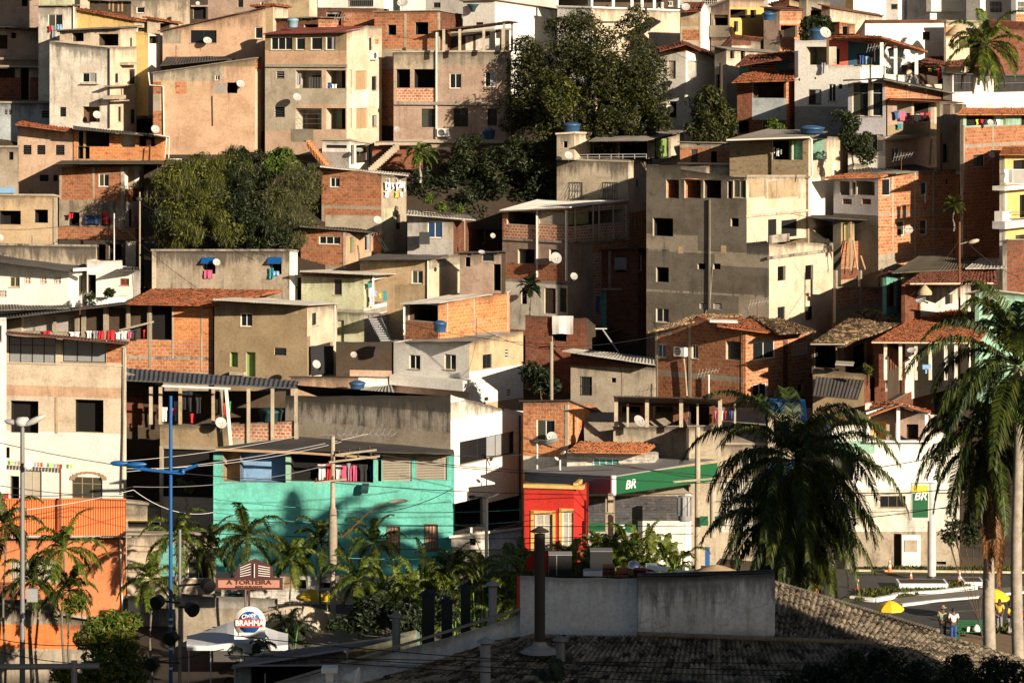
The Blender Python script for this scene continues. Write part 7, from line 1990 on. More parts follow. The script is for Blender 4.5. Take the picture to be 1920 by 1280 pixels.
mb = MB(); mb.face([P(440, 1083, D_), P(512, 1083, D_), P(512, 1062, D_), P(478, 1046, D_), P(446, 1062, D_)], 'signb'); mb.face([P(446, 1062, D_ + .1), P(478, 1046, D_ + .1), P(512, 1062, D_ + .1), P(512, 1083, D_ + .1), P(440, 1083, D_ + .1)], 'signb')
for k in range(5):
    mb.bar(P(450, 1080 - k * 4, D_ - .03), P(470, 1076 - k * 5, D_ - .03), .05, .03, 'cwhite'); mb.bar(P(484, 1078 - k * 4.5, D_ - .03), P(506, 1080 - k * 4, D_ - .03), .05, .03, 'cwhite')
mb.bar(P(477, 1082, D_ - .03), P(477, 1056, D_ - .03), .16, .03, 'cwhite'); mb.build('crest', sg); mb = MB(); mb.bar(Vector((P(467, 0, D_).x, D_ + .1, -32.6)), P(467, 1104, D_ + .1), .1, .1, 'signb'); mb.build('post', sg)
h = H('restaurant', 'low white restaurant front behind the umbrellas', 174.5, (415, 720, 735), [(415, 1100), (510, 1100), (511, 1078), (720, 1078), (735, 1078)], 1190, ('white', 'white'), 'none', '''
b wblock F 415 1104 720 1150
o F 556 1086 574 1103 .6 wood
s F 532 1080 556 1103 woodl
o F 428 1112 455 1128 .4 tealf
o F 600 1092 620 1102 .5 inner
''', a=2, dep=3, cat='restaurant', ext=4)
mb = MB(); t = thing('graffiti_wall', 'low curved white wall with scribbled graffiti at the restaurant', 'wall', P(560, 1190, 167)); n = 16; pr = None
for i in range(n):
    xa, xb = 490 + i * 8.4, 490 + (i + 1) * 8.4; ya, yb_ = 1150 - 14 * math.sin(i / n * 3.1), 1150 - 14 * math.sin((i + 1) / n * 3.1)
    Da, Db = 167 - .6 * math.sin(i / n * 3.1), 167 - .6 * math.sin((i + 1) / n * 3.1)
    A_, B_ = P(xa, ya, Da), P(xb, yb_, Db); mb.face([(A_.x, A_.y, -33), (B_.x, B_.y, -33), B_, A_], 'creamd'); mb.face([A_, B_, B_ + Vector((0, .25, 0)), A_ + Vector((0, .25, 0))], 'cem')
mb.build('wall', t); mb = MB(); rg2 = random.Random(9)
for k in range(7):
    x = 515 + k * 8; mb.tube([P(x, 1150, 166.2), P(x + 4, 1146 + rg2.uniform(-3, 3), 166.2), P(x + 5, 1158, 166.2), P(x + 1, 1162 + rg2.uniform(-3, 3), 166.2), P(x + 6, 1168, 166.2)], .025, 'cgrey', 4)
mb.build('graffiti', t)
H('grey_fence', 'blue grey sheet fence behind the blue lamp post', 168, (330, 520, 522), [(330, 1112), (470, 1122), (522, 1150)], 1190, ('greyw', 'greyw'), 'none', 'b cem F 330 1140 522 1200', a=2, dep=.2, cat='fence')
H('garden_wall', 'rough stone garden wall behind the palms at the bottom left', 172, (232, 345, 350), [(232, 1120), (345, 1118), (350, 1118)], 1260, ('mold2', 'mold2'), 'slab:cem', 'b white F 240 1105 262 1150\nb greyw F 260 1090 350 1118', a=2, dep=2, cat='wall')
H('low_white_house', 'small whitewashed house with railings between the blue pole and the turquoise house', 178, (238, 402, 404), [(238, 1000), (402, 1000)], 1130, ('creamd', 'creamd'), 'slab:cem', '''
g F 350 1015 392 1050 metal innerw
w2 F 352 1052 392 1085 wfr
b tealp F 300 1020 345 1080
o F 236 978 300 988 .5 dark
''', a=2, dep=4).root.name = 'white_house'
# tent with arched beer sign
t = thing('party_tent', 'white peaked tent with a sagging side below the arched beer sign', 'tent', P(440, 1280, 152)); mb = MB(); n = 10
for i in range(n):
    for j in range(6):
        def q(u, v): return P(350 + 190 * u, 1207 + 3 * math.sin(u * 9) - v * (38 * (1 - abs(u * 1.15 - .62) ** 1.3 * 1.4) + 6), 151 + v * 3.5)
        mb.face([q(i / n, j / 6), q((i + 1) / n, j / 6), q((i + 1) / n, (j + 1) / 6), q(i / n, (j + 1) / 6)], 'tentw', smooth=True)
    mb.face([P(350 + 190 * i / n, 1207 + 3 * math.sin(i / n * 9), 151), P(350 + 190 * (i + 1) / n, 1207 + 3 * math.sin((i + 1) / n * 9), 151), P(350 + 190 * (i + 1) / n, 1219, 151), P(350 + 190 * i / n, 1219, 151)], 'tentw')
mb.build('canopy', t)
for x in (354, 395, 452, 537): mb = MB(); mb.bar(Vector((P(x, 0, 151.1).x, 151.1, -32.6)), P(x, 1212, 151.1), .05, .05, 'alu'); mb.build('pole', t)
bs = thing('beer_sign', 'arched beer sign with red banner and blue top on the white tent', 'sign', P(468, 1190, 150)); D_ = 150; c = P(468, 1166, D_)
mb = MB(); mb.lathe(c + Vector((0, .1, 0)), [(.001, 0), (.74, 0), (.74, .1), (.001, .1)], 'cwhite', 26, Vector((0, -1, 0))); a = P(452, 1196, D_); mb.box((c.x - .72, D_ + .02, c.z - .8), (1.44, 0, 0), (0, .08, 0), (0, 0, .8), 'cwhite'); mb.build('board', bs)
mb = MB(); mb.lathe(c + Vector((0, -.005, 0)), [(.001, 0), (.52, 0), (.52, .02), (.001, .02)], 'bluep', 26, Vector((0, -1, 0))); mb.box((c.x - .5, D_ - .04, c.z - .6), (1.0, 0, 0), (0, .015, 0), (0, 0, .12), 'cwhite'); mb.build('emblem', bs)
mb = MB(); mb.box((c.x - .62, D_ - .06, c.z - .22), (1.24, 0, 0), (0, .02, 0), (0, 0, .38), 'redp'); mb.build('banner', bs)
label_text('lettering', 'BRAHMA', (c.x, D_ - .075, c.z - .03), (1, 0, 0), (0, -1, 0), .36, 'cwhite', bs, .012, 0, 'CENTER', .92); label_text('lettering', 'Chopp', (c.x - .04, D_ - .06, c.z + .33), (1, 0.0, 0.25), (0, -1, 0), .26, 'cwhite', bs, .006, .2)
h = H('kiosk', 'small white kiosk with slatted grey awning at the bottom centre', 142, (440, 640, 690), [(440, 1250), (640, 1216), (690, 1216)], 1330, ('greyw', 'greyw'), 'none', '''
o F 470 1245 636 1300 2 dark
''', a=10, dep=3, cat='kiosk', ext=5)
prim(h, 'awning', lambda m: corr(m, P(434, 1250, 140.5), P(652, 1215, 140.5), P(775, 1188, 147), P(478, 1226, 147), 'shblue', 'sheet', .3, .02))
prim(h, 'awning_frame', lambda m: (m.bar(P(434, 1251, 140.4), P(652, 1216, 140.4), .08, .08, 'sgrey'), m.bar(P(440, 1252, 140.4), P(440, 1290, 140.4), .06, .06, 'sgrey'), m.bar(P(436, 1247, 140.3), P(652, 1246, 140.3), .07, .07, 'sgrey'), m.bar(P(651, 1216, 140.4), P(651, 1250, 140.4), .06, .06, 'sgrey'), m.bar(P(497, 1262, 140.4), P(497, 1290, 140.4), .06, .06, 'sgrey')))
H('counter_wall', 'pale green wall beside the slatted awning', 146.5, (655, 780, 790), [(655, 1210), (780, 1180), (790, 1180)], 1300, ('palegreen', 'mint'), 'none', '', a=5, dep=1.5, cat='wall')
# ---------------------------------------------------------------- shaded clay roof building in front
rt = thing('clay_roof_building', 'big shaded building with faded clay tile roof at the bottom right', 'building', P(1200, 1420, 120)); h = rt
mb = MB(); mb.box((-10, 119.2, -33), (28, 0, 0), (0, .3, 0), (0, 0, 7.2), 'greyw'); mb.box((17.6, 119.6, -33), (.3, 0, 0), (0, 16, 0), (0, 0, 6.9), 'greyw'); mb.box((-7, 119.6, -33), (.3, 0, 0), (0, 6, 0), (0, 0, 5.6), 'greyw'); mb.box((2, 131, -33), (14, 0, 0), (0, .3, 0), (0, 0, 7.2), 'greyw'); mb.build('wall', rt)
quadroof(h, 'roof', [(820, 1332, 118), (1800, 1332, 118), (1640, 1203, 124.5), (1000, 1188, 124.5)], 'tf')
quadroof(h, 'roof', [(480, 1345, 118), (830, 1332, 118), (1010, 1188, 124.5), (940, 1200, 124.2)], 'tf')
quadroof(h, 'roof', [(1630, 1204, 124.5), (1830, 1332, 118.3), (2010, 1320, 122), (1740, 1222, 127)], 'tf')
quadroof(h, 'roof', [(1440, 1196, 124.8), (1960, 1300, 122), (2100, 1292, 131), (1450, 1090, 137)], 'tf')
prim(h, 'ridge', lambda m: [m.lathe(P(1450 + k * 5.2, 1090 + k * (1.55 if k < 60 else 1.7), 137 - k * .06) , [(.001, -.12), (.07, -.1), (.08, .12), (.001, .13)], 'tf2', 8, Vector((1, -.12, -.25))) for k in range(92)])
prim(h, 'hip', lambda m: [m.lathe(P(1200 + k * 6.2, 1188 + k * .23, 124.2), [(.001, -.14), (.08, -.12), (.10, .12), (.001, .14)], 'tf2', 8, Vector((1, 0, -.02))) for k in range(71)])
h = H('rooftop_block', 'white rooftop parapet box with mould streaks on the clay roof building', 125.3, (975, 1196, 1453), [(975, 1078), (1196, 1083), (1453, 1075)], 1200, ('paraw', 'paraw'), 'par:black', '', a=10, dep=7, ext=1, cat='parapet')
h.box(125.2, (1197, 1453, 1454), [(1197, 1081), (1453, 1074), (1454, 1074)], 1200, ('parad', 'parad'), 'par:black', '', a=-4, dep=3, ext=1)
h = H('side_parapet', 'sloping shaded white parapet rising to the rooftop box', 124.8, (470, 975, 978), [(470, 1296), (650, 1243), (976, 1142), (978, 1142)], 1300, ('paraw', 'paraw'), 'none', '', a=3, dep=.25, ext=1, cat='parapet')
prim(h, 'coping', lambda m: m.bar(P(470, 1295, 124.7), P(976, 1141, 124.7), .3, .06, 'cem'))
mb = MB(); mb.box(P(969, 1143, 125.5), (.12, 0, 0), (0, .1, 0), (0, 0, 1.3), 'redp'); tag(mb.build('red_post', None, P(969, 1143, 125.5)), 'dark red post at the left end of the rooftop box', 'post')
def vent(label, x, y0, y1, D, r, mat='metal', sq=False, cap=True):
    b = P(x, y1, D); zt = P(0, y0, D).z; t = thing('roof_vent', label, 'roof vent', b, 'vent pipes on the clay roof building'); mb = MB(); hc = r * 1.1
    if sq: mb.box(b - Vector((r, r, .4)), (2 * r, 0, 0), (0, 2 * r, 0), (0, 0, zt - b.z - hc + .4), mat)
    else:
        mb.tube([b - Vector((0, 0, .4)), Vector((b.x, b.y, zt - hc * 1.4))], r, mat, 14)
        for k in (.3, .7): mb.lathe(Vector((b.x, b.y, b.z + (zt - b.z) * k)), [(r + .002, -.02), (r + .02, 0), (r + .002, .02)], mat, 14)
    mb.build('pipe', t); mb = MB(); mb.lathe(Vector((b.x, b.y, zt)), [(r * 1.75, -hc), (r * 1.7, -hc + .03), (r * .2, -.02), (.001, 0)], mat, 4 if sq else 14)
    for a in range(4): mb.bar(Vector((b.x + r * .8 * math.cos(a * 1.57), b.y + r * .8 * math.sin(a * 1.57), zt - hc * 1.5)), Vector((b.x + r * .9 * math.cos(a * 1.57), b.y + r * .9 * math.sin(a * 1.57), zt - hc * .8)), .02, .02, mat)
    mb.build('cap', t); return t
vent('stubby grey vent beside the sloping parapet', 743, 1146, 1210, 129, .17); vent('leaning wide black vent, leftmost of the three black ones', 803, 1102, 1195, 130, .25, 'black', True); vent('short black vent between the two taller black ones', 838, 1118, 1185, 130, .22, 'black', True); vent('narrow black vent with grey cap', 873, 1092, 1175, 130, .2, 'black', True)
vent('silver twin pipe vent before the rooftop box', 924, 1087, 1190, 127, .17, 'sgrey'); vent('tall dark brown chimney pipe crossing the rooftop box', 1012, 985, 1222, 122.5, .21, 'chim'); vent('ringed silver vent at the bottom edge', 910, 1192, 1285, 120, .2, 'sgrey'); vent('short dark vent with glass cap on the tiles', 1051, 1190, 1258, 120.5, .17, 'metal')
mb = MB(); q = P(933, 1190, 126); mb.box(q, (.45, 0, 0), (0, .3, 0), (0, 0, .35), 'tankg'); mb.box(q + Vector((.3, -.1, .05)), (.28, 0, 0), (0, .1, 0), (0, 0, .22), 'white1'); tag(mb.build('floodlight', None, q), 'small floodlight on a box beside the silver vent', 'floodlight')
prim(rt, 'flashing', lambda m: m.lathe(P(1012, 1216, 122.4), [(.75, -.12), (.6, .0), (.3, .12), (.22, .3)], 'greyw', 12))
# junk on the rooftop box
def junk(nm, label, fn, x, y, D): mb = MB(); p = P(x, y, D); fn(mb, p); tag(mb.build(nm, None, p), label, nm.replace('_', ' '))
junk('crate', 'large black box with pale edge strip on the rooftop, nearer one', lambda m, p: (m.box(p, (.92, 0, 0), (0, .8, 0), (0, 0, .84), 'black'), m.box(p + Vector((.3, -.01, .0)), (.03, 0, 0), (0, .01, 0), (0, 0, .84), 'sgrey'), m.box(p + Vector((-.01, -.01, .84)), (.94, 0, 0), (0, .82, 0), (0, 0, .03), 'sgrey')), 1029, 1080, 128)
junk('crate', 'black box with pale top edge on the rooftop, farther one', lambda m, p: (m.box(p, (.9, 0, 0), (0, .8, 0), (0, 0, .7), 'black'), m.box(p + Vector((-.01, -.01, .7)), (.92, 0, 0), (0, .82, 0), (0, 0, .03), 'metal')), 1107, 1066, 130)
junk('tray', 'white upturned tray on the rooftop', lambda m, p: (m.box(p, (.75, 0, 0), (0, .5, 0), (0, 0, .22), 'white1'), m.box(p + Vector((.05, .05, .22)), (.65, 0, 0), (0, .4, 0), (0, 0, .05), 'cgrey')), 1094, 1081, 127)
junk('crate', 'dark red plastic crate among the rooftop junk', lambda m, p: (m.box(p, (.45, 0, 0), (0, .5, 0), (0, 0, .4), 'rust'), m.box(p + Vector((.02, -.01, .1)), (.4, 0, 0), (0, .01, 0), (0, 0, .04), 'dark'), m.box(p + Vector((.02, -.01, .25)), (.4, 0, 0), (0, .01, 0), (0, 0, .04), 'dark')), 1131, 1079, 127.5)
junk('crate', 'orange red crate left of the silver dome', lambda m, p: (m.box(p, (.5, 0, 0), (0, .5, 0), (0, 0, .3), 'corange2'), m.box(p + Vector((.02, -.01, .1)), (.46, 0, 0), (0, .01, 0), (0, 0, .04), 'dark')), 1156, 1081, 127)
junk('dome', 'shiny silver dome on the rooftop junk', lambda m, p: m.lathe(p, [(.29, 0), (.29, .08), (.24, .22), (.14, .31), (.001, .34)], 'chrome', 18), 1189, 1066, 127.5)
junk('bucket', 'wine coloured tub under the silver dome', lambda m, p: m.lathe(p, [(.001, 0), (.2, 0), (.27, .3), (.29, .3), (.25, .34), (.001, .34)], 'cwine', 14), 1200, 1081, 126.8)
junk('container', 'white and black container right of the silver dome', lambda m, p: (m.box(p, (.45, 0, 0), (0, .4, 0), (0, 0, .38), 'white1'), m.box(p + Vector((.05, -.01, .12)), (.3, 0, 0), (0, .01, 0), (0, 0, .14), 'black')), 1211, 1076, 128)
junk('board', 'white board leaning on the rooftop junk', lambda m, p: m.box(p, (.8, 0, -.18), (0, .5, .1), (0, 0, .05), 'white1'), 1214, 1066, 127)
junk('tray', 'flat white tray near the right end of the rooftop junk', lambda m, p: (m.box(p, (.7, 0, 0), (0, .4, 0), (0, 0, .14), 'white1'),), 1266, 1078, 127)
mb = MB(); t = thing('thatched_parasol', 'thatched hut roof peeping over the rooftop box', 'hut', P(1345, 1100, 140)); mb.lathe(P(1343, 1058, 140), [(1.25, -.45), (1.2, -.38), (.4, -.08), (.001, 0)], 'tan', 10); mb.build('roof', t); mb = MB(); mb.tube([Vector((P(1343, 0, 140).x, 140, -32.6)), P(1343, 1068, 140)], .08, 'wood', 6); mb.build('post', t)
# cctv and spotlight at the bottom
D_ = 100; t = thing('security_camera', 'white security camera housing at the bottom edge', 'security camera', P(618, 1300, D_)); mb = MB(); p = P(618, 1262, D_)
mb.box(p + Vector((-.25, -.2, .05)), (.5, 0, 0), (0, .5, 0), (0, 0, .16), 'white1'); mb.box(p + Vector((-.12, -.1, -.25)), (.24, 0, 0), (0, .3, 0), (0, 0, .3), 'white1'); mb.build('housing', t); mb = MB(); mb.lathe(p + Vector((0, 0, -.3)), [(.05, -.2), (.22, -.12), (.25, .0), (.2, .06)], 'white1', 14); mb.build('dome', t); mb = MB(); mb.tube([p + Vector((0, .1, -.5)), Vector((p.x, p.y + .1, -32.6))], .09, 'metal', 8); mb.build('pole', t)
t = thing('spotlight', 'round spotlight seen edge on at the bottom edge', 'spotlight', P(668, 1300, D_)); p = P(664, 1272, D_); mb = MB(); mb.lathe(p, [(.001, .35), (.12, .3), (.18, .1), (.36, -.08), (.38, -.1), (.34, -.12), (.001, -.1)], 'white1', 18, Vector((-1, .2, .1))); mb.build('reflector', t); mb = MB(); mb.bar(p + Vector((0, 0, -.1)), Vector((p.x, p.y, -32.6)), .06, .06, 'metal'); mb.build('bracket', t)
# ---------------------------------------------------------------- lamp posts, poles
def post(name, label, x, y0, D, r, mat, cat='street lamp', r2=None, zb=-32.6):
    c = P(x, y0, D); b = Vector((c.x, c.y, zb)); t = thing(name, label, cat, b); mb = MB(); mb.tube([b, b.lerp(c, .5), c], [r, (r + (r2 or r)) / 2, r2 or r], mat, 12); mb.build('pole', t); return t, c
def head(t, p, q, w_, mat, nm='lamp_head'):
    mb = MB(); p = Vector(p); q = Vector(q); d = (q - p); m = p.lerp(q, .45); mb.tube([p, p.lerp(q, .15), m, p.lerp(q, .85), q], [w_ * .35, w_ * .8, w_, w_ * .75, w_ * .2], mat, 8); mb.build(nm, t)
t, c = post('lamp_post', 'bright blue lamp post with long swept arm and two lamp heads at left', 320, 742, 136, .085, 'bluep', r2=.075)
mb = MB(); mb.tube([P(262, 877, 136), P(290, 882, 136), P(320, 884, 136), P(345, 881, 136), P(371, 871, 136)], .07, 'bluep', 8); mb.tube([P(250, 878, 135.8), P(320, 886, 135.8), P(342, 888, 135.8)], .05, 'bluep', 8); mb.build('arm', t)
head(t, P(207, 868, 136), P(243, 869, 136), .12, 'bluep'); head(t, P(238, 871, 135.8), P(275, 870, 135.8), .13, 'bluep'); mb = MB(); mb.lathe(P(343, 883, 135.8), [(.08, -.12), (.1, 0), (.05, .1), (.001, .12)], 'bluep', 8); mb.build('lamp_head', t)
for y in (1160, 1172, 1215, 1252): mb = MB(); mb.lathe(P(320, y, 136), [(.088, -.05), (.1, 0), (.088, .05)], 'alu', 12); mb.build('clamp', t)
t, c = post('floodlight_pole', 'grey pole carrying five black floodlights beside the blue lamp post', 337, 992, 134, .07, 'metal', 'floodlight pole')
for x0, y0, x1, y1 in ((337, 1097, 385, 1094), (337, 1130, 300, 1125), (337, 1137, 355, 1138), (337, 1196, 325, 1192), (337, 1242, 290, 1240)):
    mb = MB(); mb.bar(P(x0, y0, 133.9), P(x1, y1, 133.7), .1, .08, 'black'); mb.build('arm', t); mb = MB(); s_ = 1 if x1 > x0 else -1; mb.tube([P(x1 - 6 * s_, y1, 133.7), P(x1, y1, 133.5), P(x1 + 8 * s_, y1 + 6, 133.2)], [.1, .26, .30], 'black', 12); mb.build('floodlight', t)
t, c = post('lamp_post', 'grey lamp post with two flat lamp heads near the left edge', 42, 796, 152, .14, 'metal', r2=.10)
mb = MB(); mb.lathe(c, [(.1, -.1), (.35, .0), (.38, .2), (.25, .35), (.001, .38)], 'alu', 14); mb.build('hub', t); head(t, P(46, 797, 151.8), P(86, 778, 151.5), .16, 'alu'); head(t, P(34, 793, 152), P(8, 789, 152), .14, 'sgrey')
mb = MB(); mb.box(P(50, 1128, 151.8), (.5, 0, 0), (0, .3, 0), (0, 0, .62), 'greyc'); mb.build('control_box', t); mb = MB(); mb.lathe(P(52, 872, 151.5), [(.001, 0), (.2, 0), (.22, .1), (.001, .14)], 'cwhite', 14, Vector((.4, -1, 0))); mb.build('loudspeaker', t)
t, c = post('utility_pole', 'concrete utility pole with crossarms in front of the turquoise house', 624, 817, 168, .17, 'ceml', 'utility pole', r2=.11)
for y, x0, x1 in ((866, 617, 712), (852, 630, 706), (905, 588, 650)):
    mb = MB(); mb.bar(P(x0, y, 167.7), P(x1, y - (x1 - x0) * .12, 167.5), .12, .1, 'ceml'); mb.build('crossarm', t)
    for k in range(4): q = P(x0 + (x1 - x0) * (k + .3) / 4, y - (x1 - x0) * .12 * (k + .3) / 4, 167.6); mb = MB(); mb.lathe(q, [(.03, .05), (.07, .1), (.04, .16), (.07, .22), (.001, .26)], 'chim', 8); mb.build('insulator', t)
mb = MB(); mb.lathe(P(624, 1005, 168), [(.19, -1.6), (.22, -1.2), (.24, 0), (.22, 1.0), (.18, 1.5)], 'cem', 10); mb.build('cable_bundle', t)
mb = MB(); mb.tube([P(640, 1008, 167.8), P(675, 975, 167.6), P(702, 950, 167.4), P(735, 940, 167.2)], .035, 'rust', 6); mb.build('lamp_arm', t); head(t, P(730, 941, 167.2), P(765, 938, 167), .12, 'shut')
t, c = post('utility_pole', 'concrete utility pole with transformer at the fuel station', 1308, 800, 172, .2, 'ceml', 'utility pole', r2=.13)
mb = MB(); mb.lathe(P(1284, 945, 171.6), [(.3, -.9), (.36, -.85), (.36, .35), (.3, .45), (.001, .5)], 'sgrey', 14); 
for k in range(10): mb.box(P(1284, 965, 171.6) + Vector((.42 * math.cos(k * .628), .42 * math.sin(k * .628), 0)), (.03, 0, 0), (0, .08, 0), (0, 0, 1.0), 'sgrey')
mb.build('transformer', t); mb = MB(); mb.bar(P(1262, 903, 171.8), P(1345, 896, 171.8), .1, .1, 'ceml'); mb.build('crossarm', t); mb = MB(); mb.box(P(1312, 985, 171.5), (.45, 0, 0), (0, .05, 0), (0, 0, .5), 'greens'); mb.box(P(1340, 985, 171.5), (.55, 0, 0), (0, .05, 0), (0, 0, .5), 'greens'); mb.build('sign', t)
t, c = post('utility_pole', 'second concrete pole right of the transformer pole', 1337, 905, 173, .17, 'ceml', 'utility pole')
mb = MB(); mb.box(P(1331, 1060, 172.5), (.32, 0, 0), (0, .05, 0), (0, 0, 1.5), 'ceml'); mb.build('cover', t)
mb = MB(); mb.box(P(1322, 1060, 172), (.25, 0, 0), (0, .06, 0), (0, 0, 1.0), 'bluep'); tag(mb.build('banner', None, P(1322, 1060, 172)), 'blue and yellow banner beside the fuel station poles', 'banner')
t, c = post('lamp_post', 'white twin arm lamp post before the white corner house', 912, 935, 170, .09, 'pvc'); mb = MB(); mb.tube([c, P(905, 932, 170), P(884, 931, 169.8)], .04, 'metald', 6); mb.tube([c, P(918, 932, 170), P(934, 926, 169.8)], .04, 'alu', 6); mb.build('arm', t); head(t, P(892, 931, 169.8), P(878, 931, 169.7), .1, 'metald')
t, c = post('lamp_post', 'lamp post with two oval heads before the bright brick house', 1007, 830, 186, .06, 'alu'); mb = MB(); mb.tube([P(1004, 828, 186), P(1035, 838, 185.5)], .05, 'metald', 6); mb.build('arm', t); head(t, P(1010, 829, 186), P(992, 826, 186), .12, 'metald'); head(t, P(1020, 831, 186), P(1045, 824, 185.5), .13, 'sgrey')
t, c = post('lamp_post', 'small white lamp post with curved heads beside the tiled shop', 1050, 862, 183.5, .05, 'cwhite'); head(t, P(1046, 862, 183.5), P(1040, 856, 183), .1, 'cwhite'); head(t, P(1052, 850, 183.5), P(1060, 846, 183), .1, 'cwhite')
t, c = post('utility_pole', 'thin brown pole with street light above the mouldy roof at right', 1799, 416, 198, .07, 'rust', 'utility pole', zb=-26); mb = MB(); mb.tube([P(1799, 458, 197.9), P(1820, 452, 197.6)], .04, 'ceml', 5); mb.build('arm', t); head(t, P(1816, 455, 197.6), P(1836, 450, 197.4), .14, 'cream')
t, c = post('utility_pole', 'dark wooden pole beside the bushy tree near the white gabled house', 1352, 118, 225, .12, 'woodd', 'utility pole', zb=-12)
t, c = post('utility_pole', 'pale pole in the shaded yard right of the bluish white house', 1034, 640, 195, .11, 'cem', 'utility pole', zb=-26)
t, c = post('utility_pole', 'slender pole with lamp in front of the brick and white house', 262, 360, 216, .06, 'cem', 'utility pole', zb=-20); head(t, P(255, 373, 216), P(267, 374, 216), .16, 'metald')
t, c = post('utility_pole', 'thin pale pole before the shaded gallery', 214, 400, 215, .05, 'alu', 'utility pole', zb=-20)
for k, (a, b) in enumerate([((560, 300, 226), (905, 345, 216)), ((262, 372, 216), (603, 340, 221)), ((262, 380, 216), (500, 480, 212)), ((1799, 430, 198), (1480, 400, 204)), ((1799, 440, 198), (1910, 520, 200)), ((1034, 645, 195), (738, 600, 206)), ((1034, 650, 195), (1290, 615, 193)), ((893, 612, 203), (1034, 655, 195)), ((1352, 130, 225), (1500, 150, 222)), ((1352, 126, 225), (1250, 90, 230)), ((214, 405, 215), (0, 430, 214)), ((214, 410, 215), (400, 560, 206)), ((720, 60, 233), (820, 70, 232)), ((1799, 450, 198), (1700, 560, 194))]):
    cable([P(*a), P(*b)], .016, ['thin cable over the gate building roofs', 'thin cable from the slender pole over the bank', 'thin cable from the slender pole past the long cement house', 'thin cable from the brown pole to the cream facade', 'thin cable from the brown pole to the right edge', 'thin cable from the shaded yard pole to the orange brick house', 'thin cable from the shaded yard pole to the brick bay house', 'thin cable from the antenna to the shaded yard pole', 'thin cable from the wooden pole to the coral terrace', 'thin cable from the wooden pole to the gabled house', 'thin cable across the tan flat roofed house', 'thin cable falling to the olive tan house', 'thin cable between the top apartment houses', 'thin cable from the brown pole to the red tiles'][k], 'cblack', .3)
for k, (x, y, D, hh, lb) in enumerate([(150, 590, 206, 1.6, 'antenna on the dark gallery roof at the left'), (330, 118, 234.5, 1.3, 'antenna on the salmon house roof'), (640, 62, 233, 1.4, 'antenna on the brown roof of the pink apartment house'), (1180, 256, 226, 1.2, 'antenna on the grey roof near the green curtain'), (700, 470, 221, 1.5, 'antenna above the tan house roof'), (1420, 596, 203, 1.2, 'antenna on the clay gable roof'), (1640, 116, 224, 1.3, 'antenna beside the coral and blue terrace roof'), (60, 478, 214, 1.3, 'antenna above the white house at the left edge'), (1690, 322, 214, 1.3, 'antenna on the orange brick house roof')]): antenna(P(x, y, D), hh, lb)
# foreground pipe rail
t = thing('pipe_rail', 'thick dark grey pipe rail with short post at the bottom left corner', 'railing', P(140, 1290, 98)); mb = MB(); mb.tube([P(-60, 1250, 98), P(186, 1248, 98)], .09, 'metal', 10); mb.build('rail', t); mb = MB(); mb.tube([P(139, 1238, 98), Vector((P(139, 0, 98).x, 98, -32.6))], .1, 'metal', 10); mb.build('post', t)
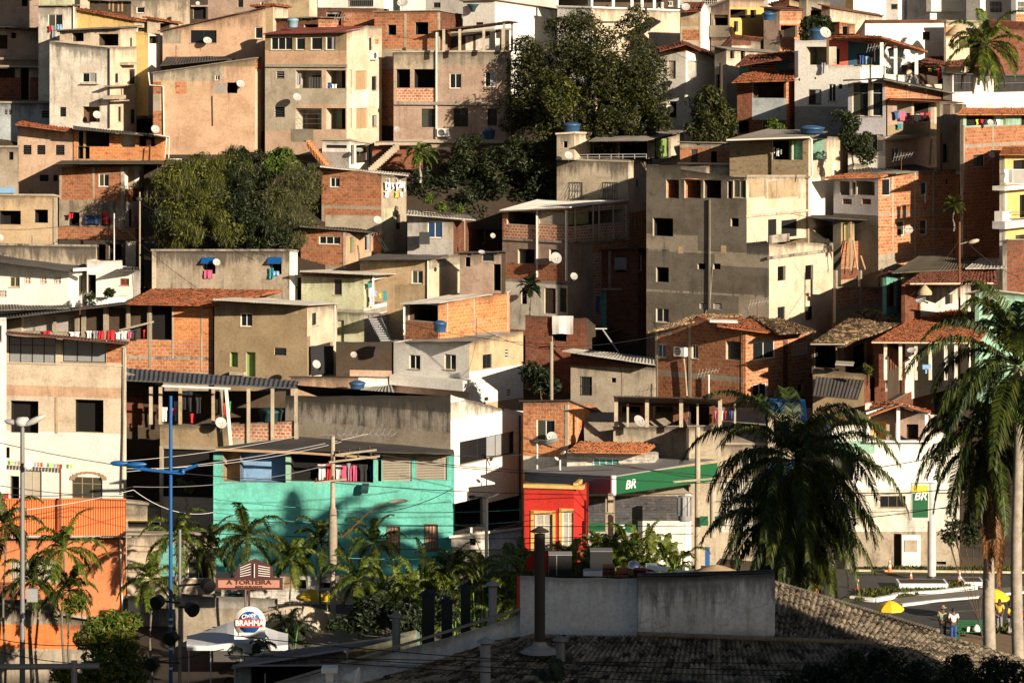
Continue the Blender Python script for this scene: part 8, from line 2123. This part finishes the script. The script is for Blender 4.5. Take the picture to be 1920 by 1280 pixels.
# wire loops and cables
wl = [((235, 864, 170), (555, 818, 168.5), 'cwhite', 'pale cable from the left edge alley to the top of the utility pole'), ((235, 884, 170), (690, 813, 168), 'cwhite', 'pale cable passing just above the blue lamp arm'), ((235, 878, 170), (640, 828, 168), 'cwhite', 'pale cable passing behind the blue lamp arm'),
      ((0, 830, 165), (620, 900, 168), 'cblack', 'black cable from the left edge to the utility pole'), ((0, 910, 165), (250, 930, 168), 'cblack', 'black cable below the arched window, upper'), ((0, 925, 165), (250, 912, 168), 'cblack', 'black cable rising past the arched window'),
      ((250, 912, 168), (620, 870, 168), 'cgrey', 'grey cable from the alley clamp to the crossarm'), ((250, 918, 168), (400, 960, 170), 'cwhite', 'pale cable falling from the alley clamp to the right'), ((0, 960, 165), (250, 918, 168), 'cwhite', 'pale cable crossing the orange fence upward'),
      ((0, 1000, 160), (235, 965, 165), 'redp', 'reddish cable over the orange fence'), ((626, 822, 168), (980, 852, 172), 'cblack', 'black cable from the utility pole across the ribbon window'), ((626, 835, 168), (1150, 880, 174), 'cblack', 'black cable from the pole to the fuel station'),
      ((700, 860, 168), (1300, 905, 172), 'cblack', 'black cable from the crossarm to the transformer pole'), ((626, 905, 168), (1300, 925, 172), 'cblack', 'black cable under the ribbon window'), ((400, 935, 170), (980, 955, 172), 'tealf', 'dark cable high on the turquoise wall'),
      ((400, 960, 170), (1000, 975, 172), 'tealf', 'dark cable on the turquoise wall above the lamp arm'), ((400, 975, 170), (1300, 985, 172), 'cblack', 'black cable crossing turquoise wall and red shop'), ((400, 1000, 170), (1300, 1000, 172), 'cblack', 'black cable level with the turquoise house windows'),
      ((400, 1015, 170), (1280, 1018, 172), 'cblack', 'black cable across the turquoise window middles'), ((640, 960, 167), (850, 915, 172), 'cblack', 'thick drooping cable before the turquoise wall'), ((640, 1045, 167), (980, 1040, 172), 'tealf', 'lowest dark cable on the turquoise wall'),
      ((980, 820, 172), (1340, 900, 172), 'cblack', 'black cable across the bright brick house'), ((980, 845, 172), (1560, 900, 172), 'cblack', 'black cable over the small tiled shop'), ((1300, 905, 172), (1920, 820, 150), 'cblack', 'black cable through the royal palm crowns, upper'),
      ((1340, 940, 172), (1920, 905, 150), 'cblack', 'black cable through the royal palm crowns, middle'), ((1340, 960, 172), (1920, 940, 150), 'cwhite', 'pale cable in front of the fuel sign'), ((1340, 985, 172), (1920, 925, 150), 'cblack', 'black cable rising to the right behind the fuel sign'),
      ((430, 1190, 112), (1960, 1252, 108), 'black', 'foreground cable highest across the parapet and clay roof'), ((420, 1228, 112), (1960, 1238, 108), 'black', 'foreground cable sagging over the clay roof, second from top'), ((640, 1234, 112), (1960, 1262, 108), 'black', 'foreground cable third from top over the clay roof'),
      ((0, 1198, 120), (310, 1180, 118), 'black', 'black cable crossing the lower orange wall'), ((0, 1222, 120), (420, 1216, 118), 'black', 'black cable below the lower orange wall'), ((600, 1240, 112), (1960, 1300, 106), 'black', 'lowest foreground cable over the clay roof')]
for k, (a, b, mt, lb) in enumerate(wl): cable([P(*a), P(*b)], (.015 if mt == 'cwhite' else .02) if a[2] > 130 else .016, lb, mt, .15 + .12 * (k % 4))
t = thing('wire_coils', 'tangle of looped wires above the turquoise house roof', 'wire coils', P(660, 822, 168.3)); mb = MB(); rr = random.Random(3)
for k in range(9): x = 632 + k * 12; mb.tube([P(x, 815, 168.2), P(x + 6, 803 + rr.uniform(-3, 3), 168.2), P(x + 16, 800 + rr.uniform(-2, 4), 168.2), P(x + 14, 812, 168.2), P(x + 4, 818, 168.2)], .018, 'cgrey', 4)
mb.build('coils', t); mb = MB(); mb.tube([P(600, 815, 168.3), P(728, 815, 168.3)], .02, 'cgrey', 4); mb.build('carrier_wire', t)
# ---------------------------------------------------------------- unseen apartment tower added beside the camera to keep the foreground in shade
h = H('apartment_tower', 'unseen apartment tower added outside the view to the right to shade the foreground', 36, (5960, 12250, 12250), [(5960, -500), (12250, -500)], 5400, ('greyw', 'cream'), 'slab:cem', 'w2 F 6600 900 6900 1160\nw2 F 7600 900 7900 1160', a=0, dep=24)
# same label twice -> say which by its place
from collections import defaultdict
dd = defaultdict(list)
for o in TOP: dd[(o.get('category'), o.get('label'))].append(o)
ORD = ['leftmost', 'second from left', 'third from left', 'fourth from left', 'fifth from left', 'sixth from left', 'seventh from left', 'eighth from left']
for k, l in dd.items():
    if len(l) > 1:
        l.sort(key=lambda o: o.get('_px', o.location.x / max(1, o.location.y)))
        for i, o in enumerate(l): o['label'] = o['label'] + ', ' + (ORD[i] if i < len(l) - 1 else 'rightmost')
for o in bpy.data.objects:
    for q in ('_w', '_px'):
        if q in o: del o[q]
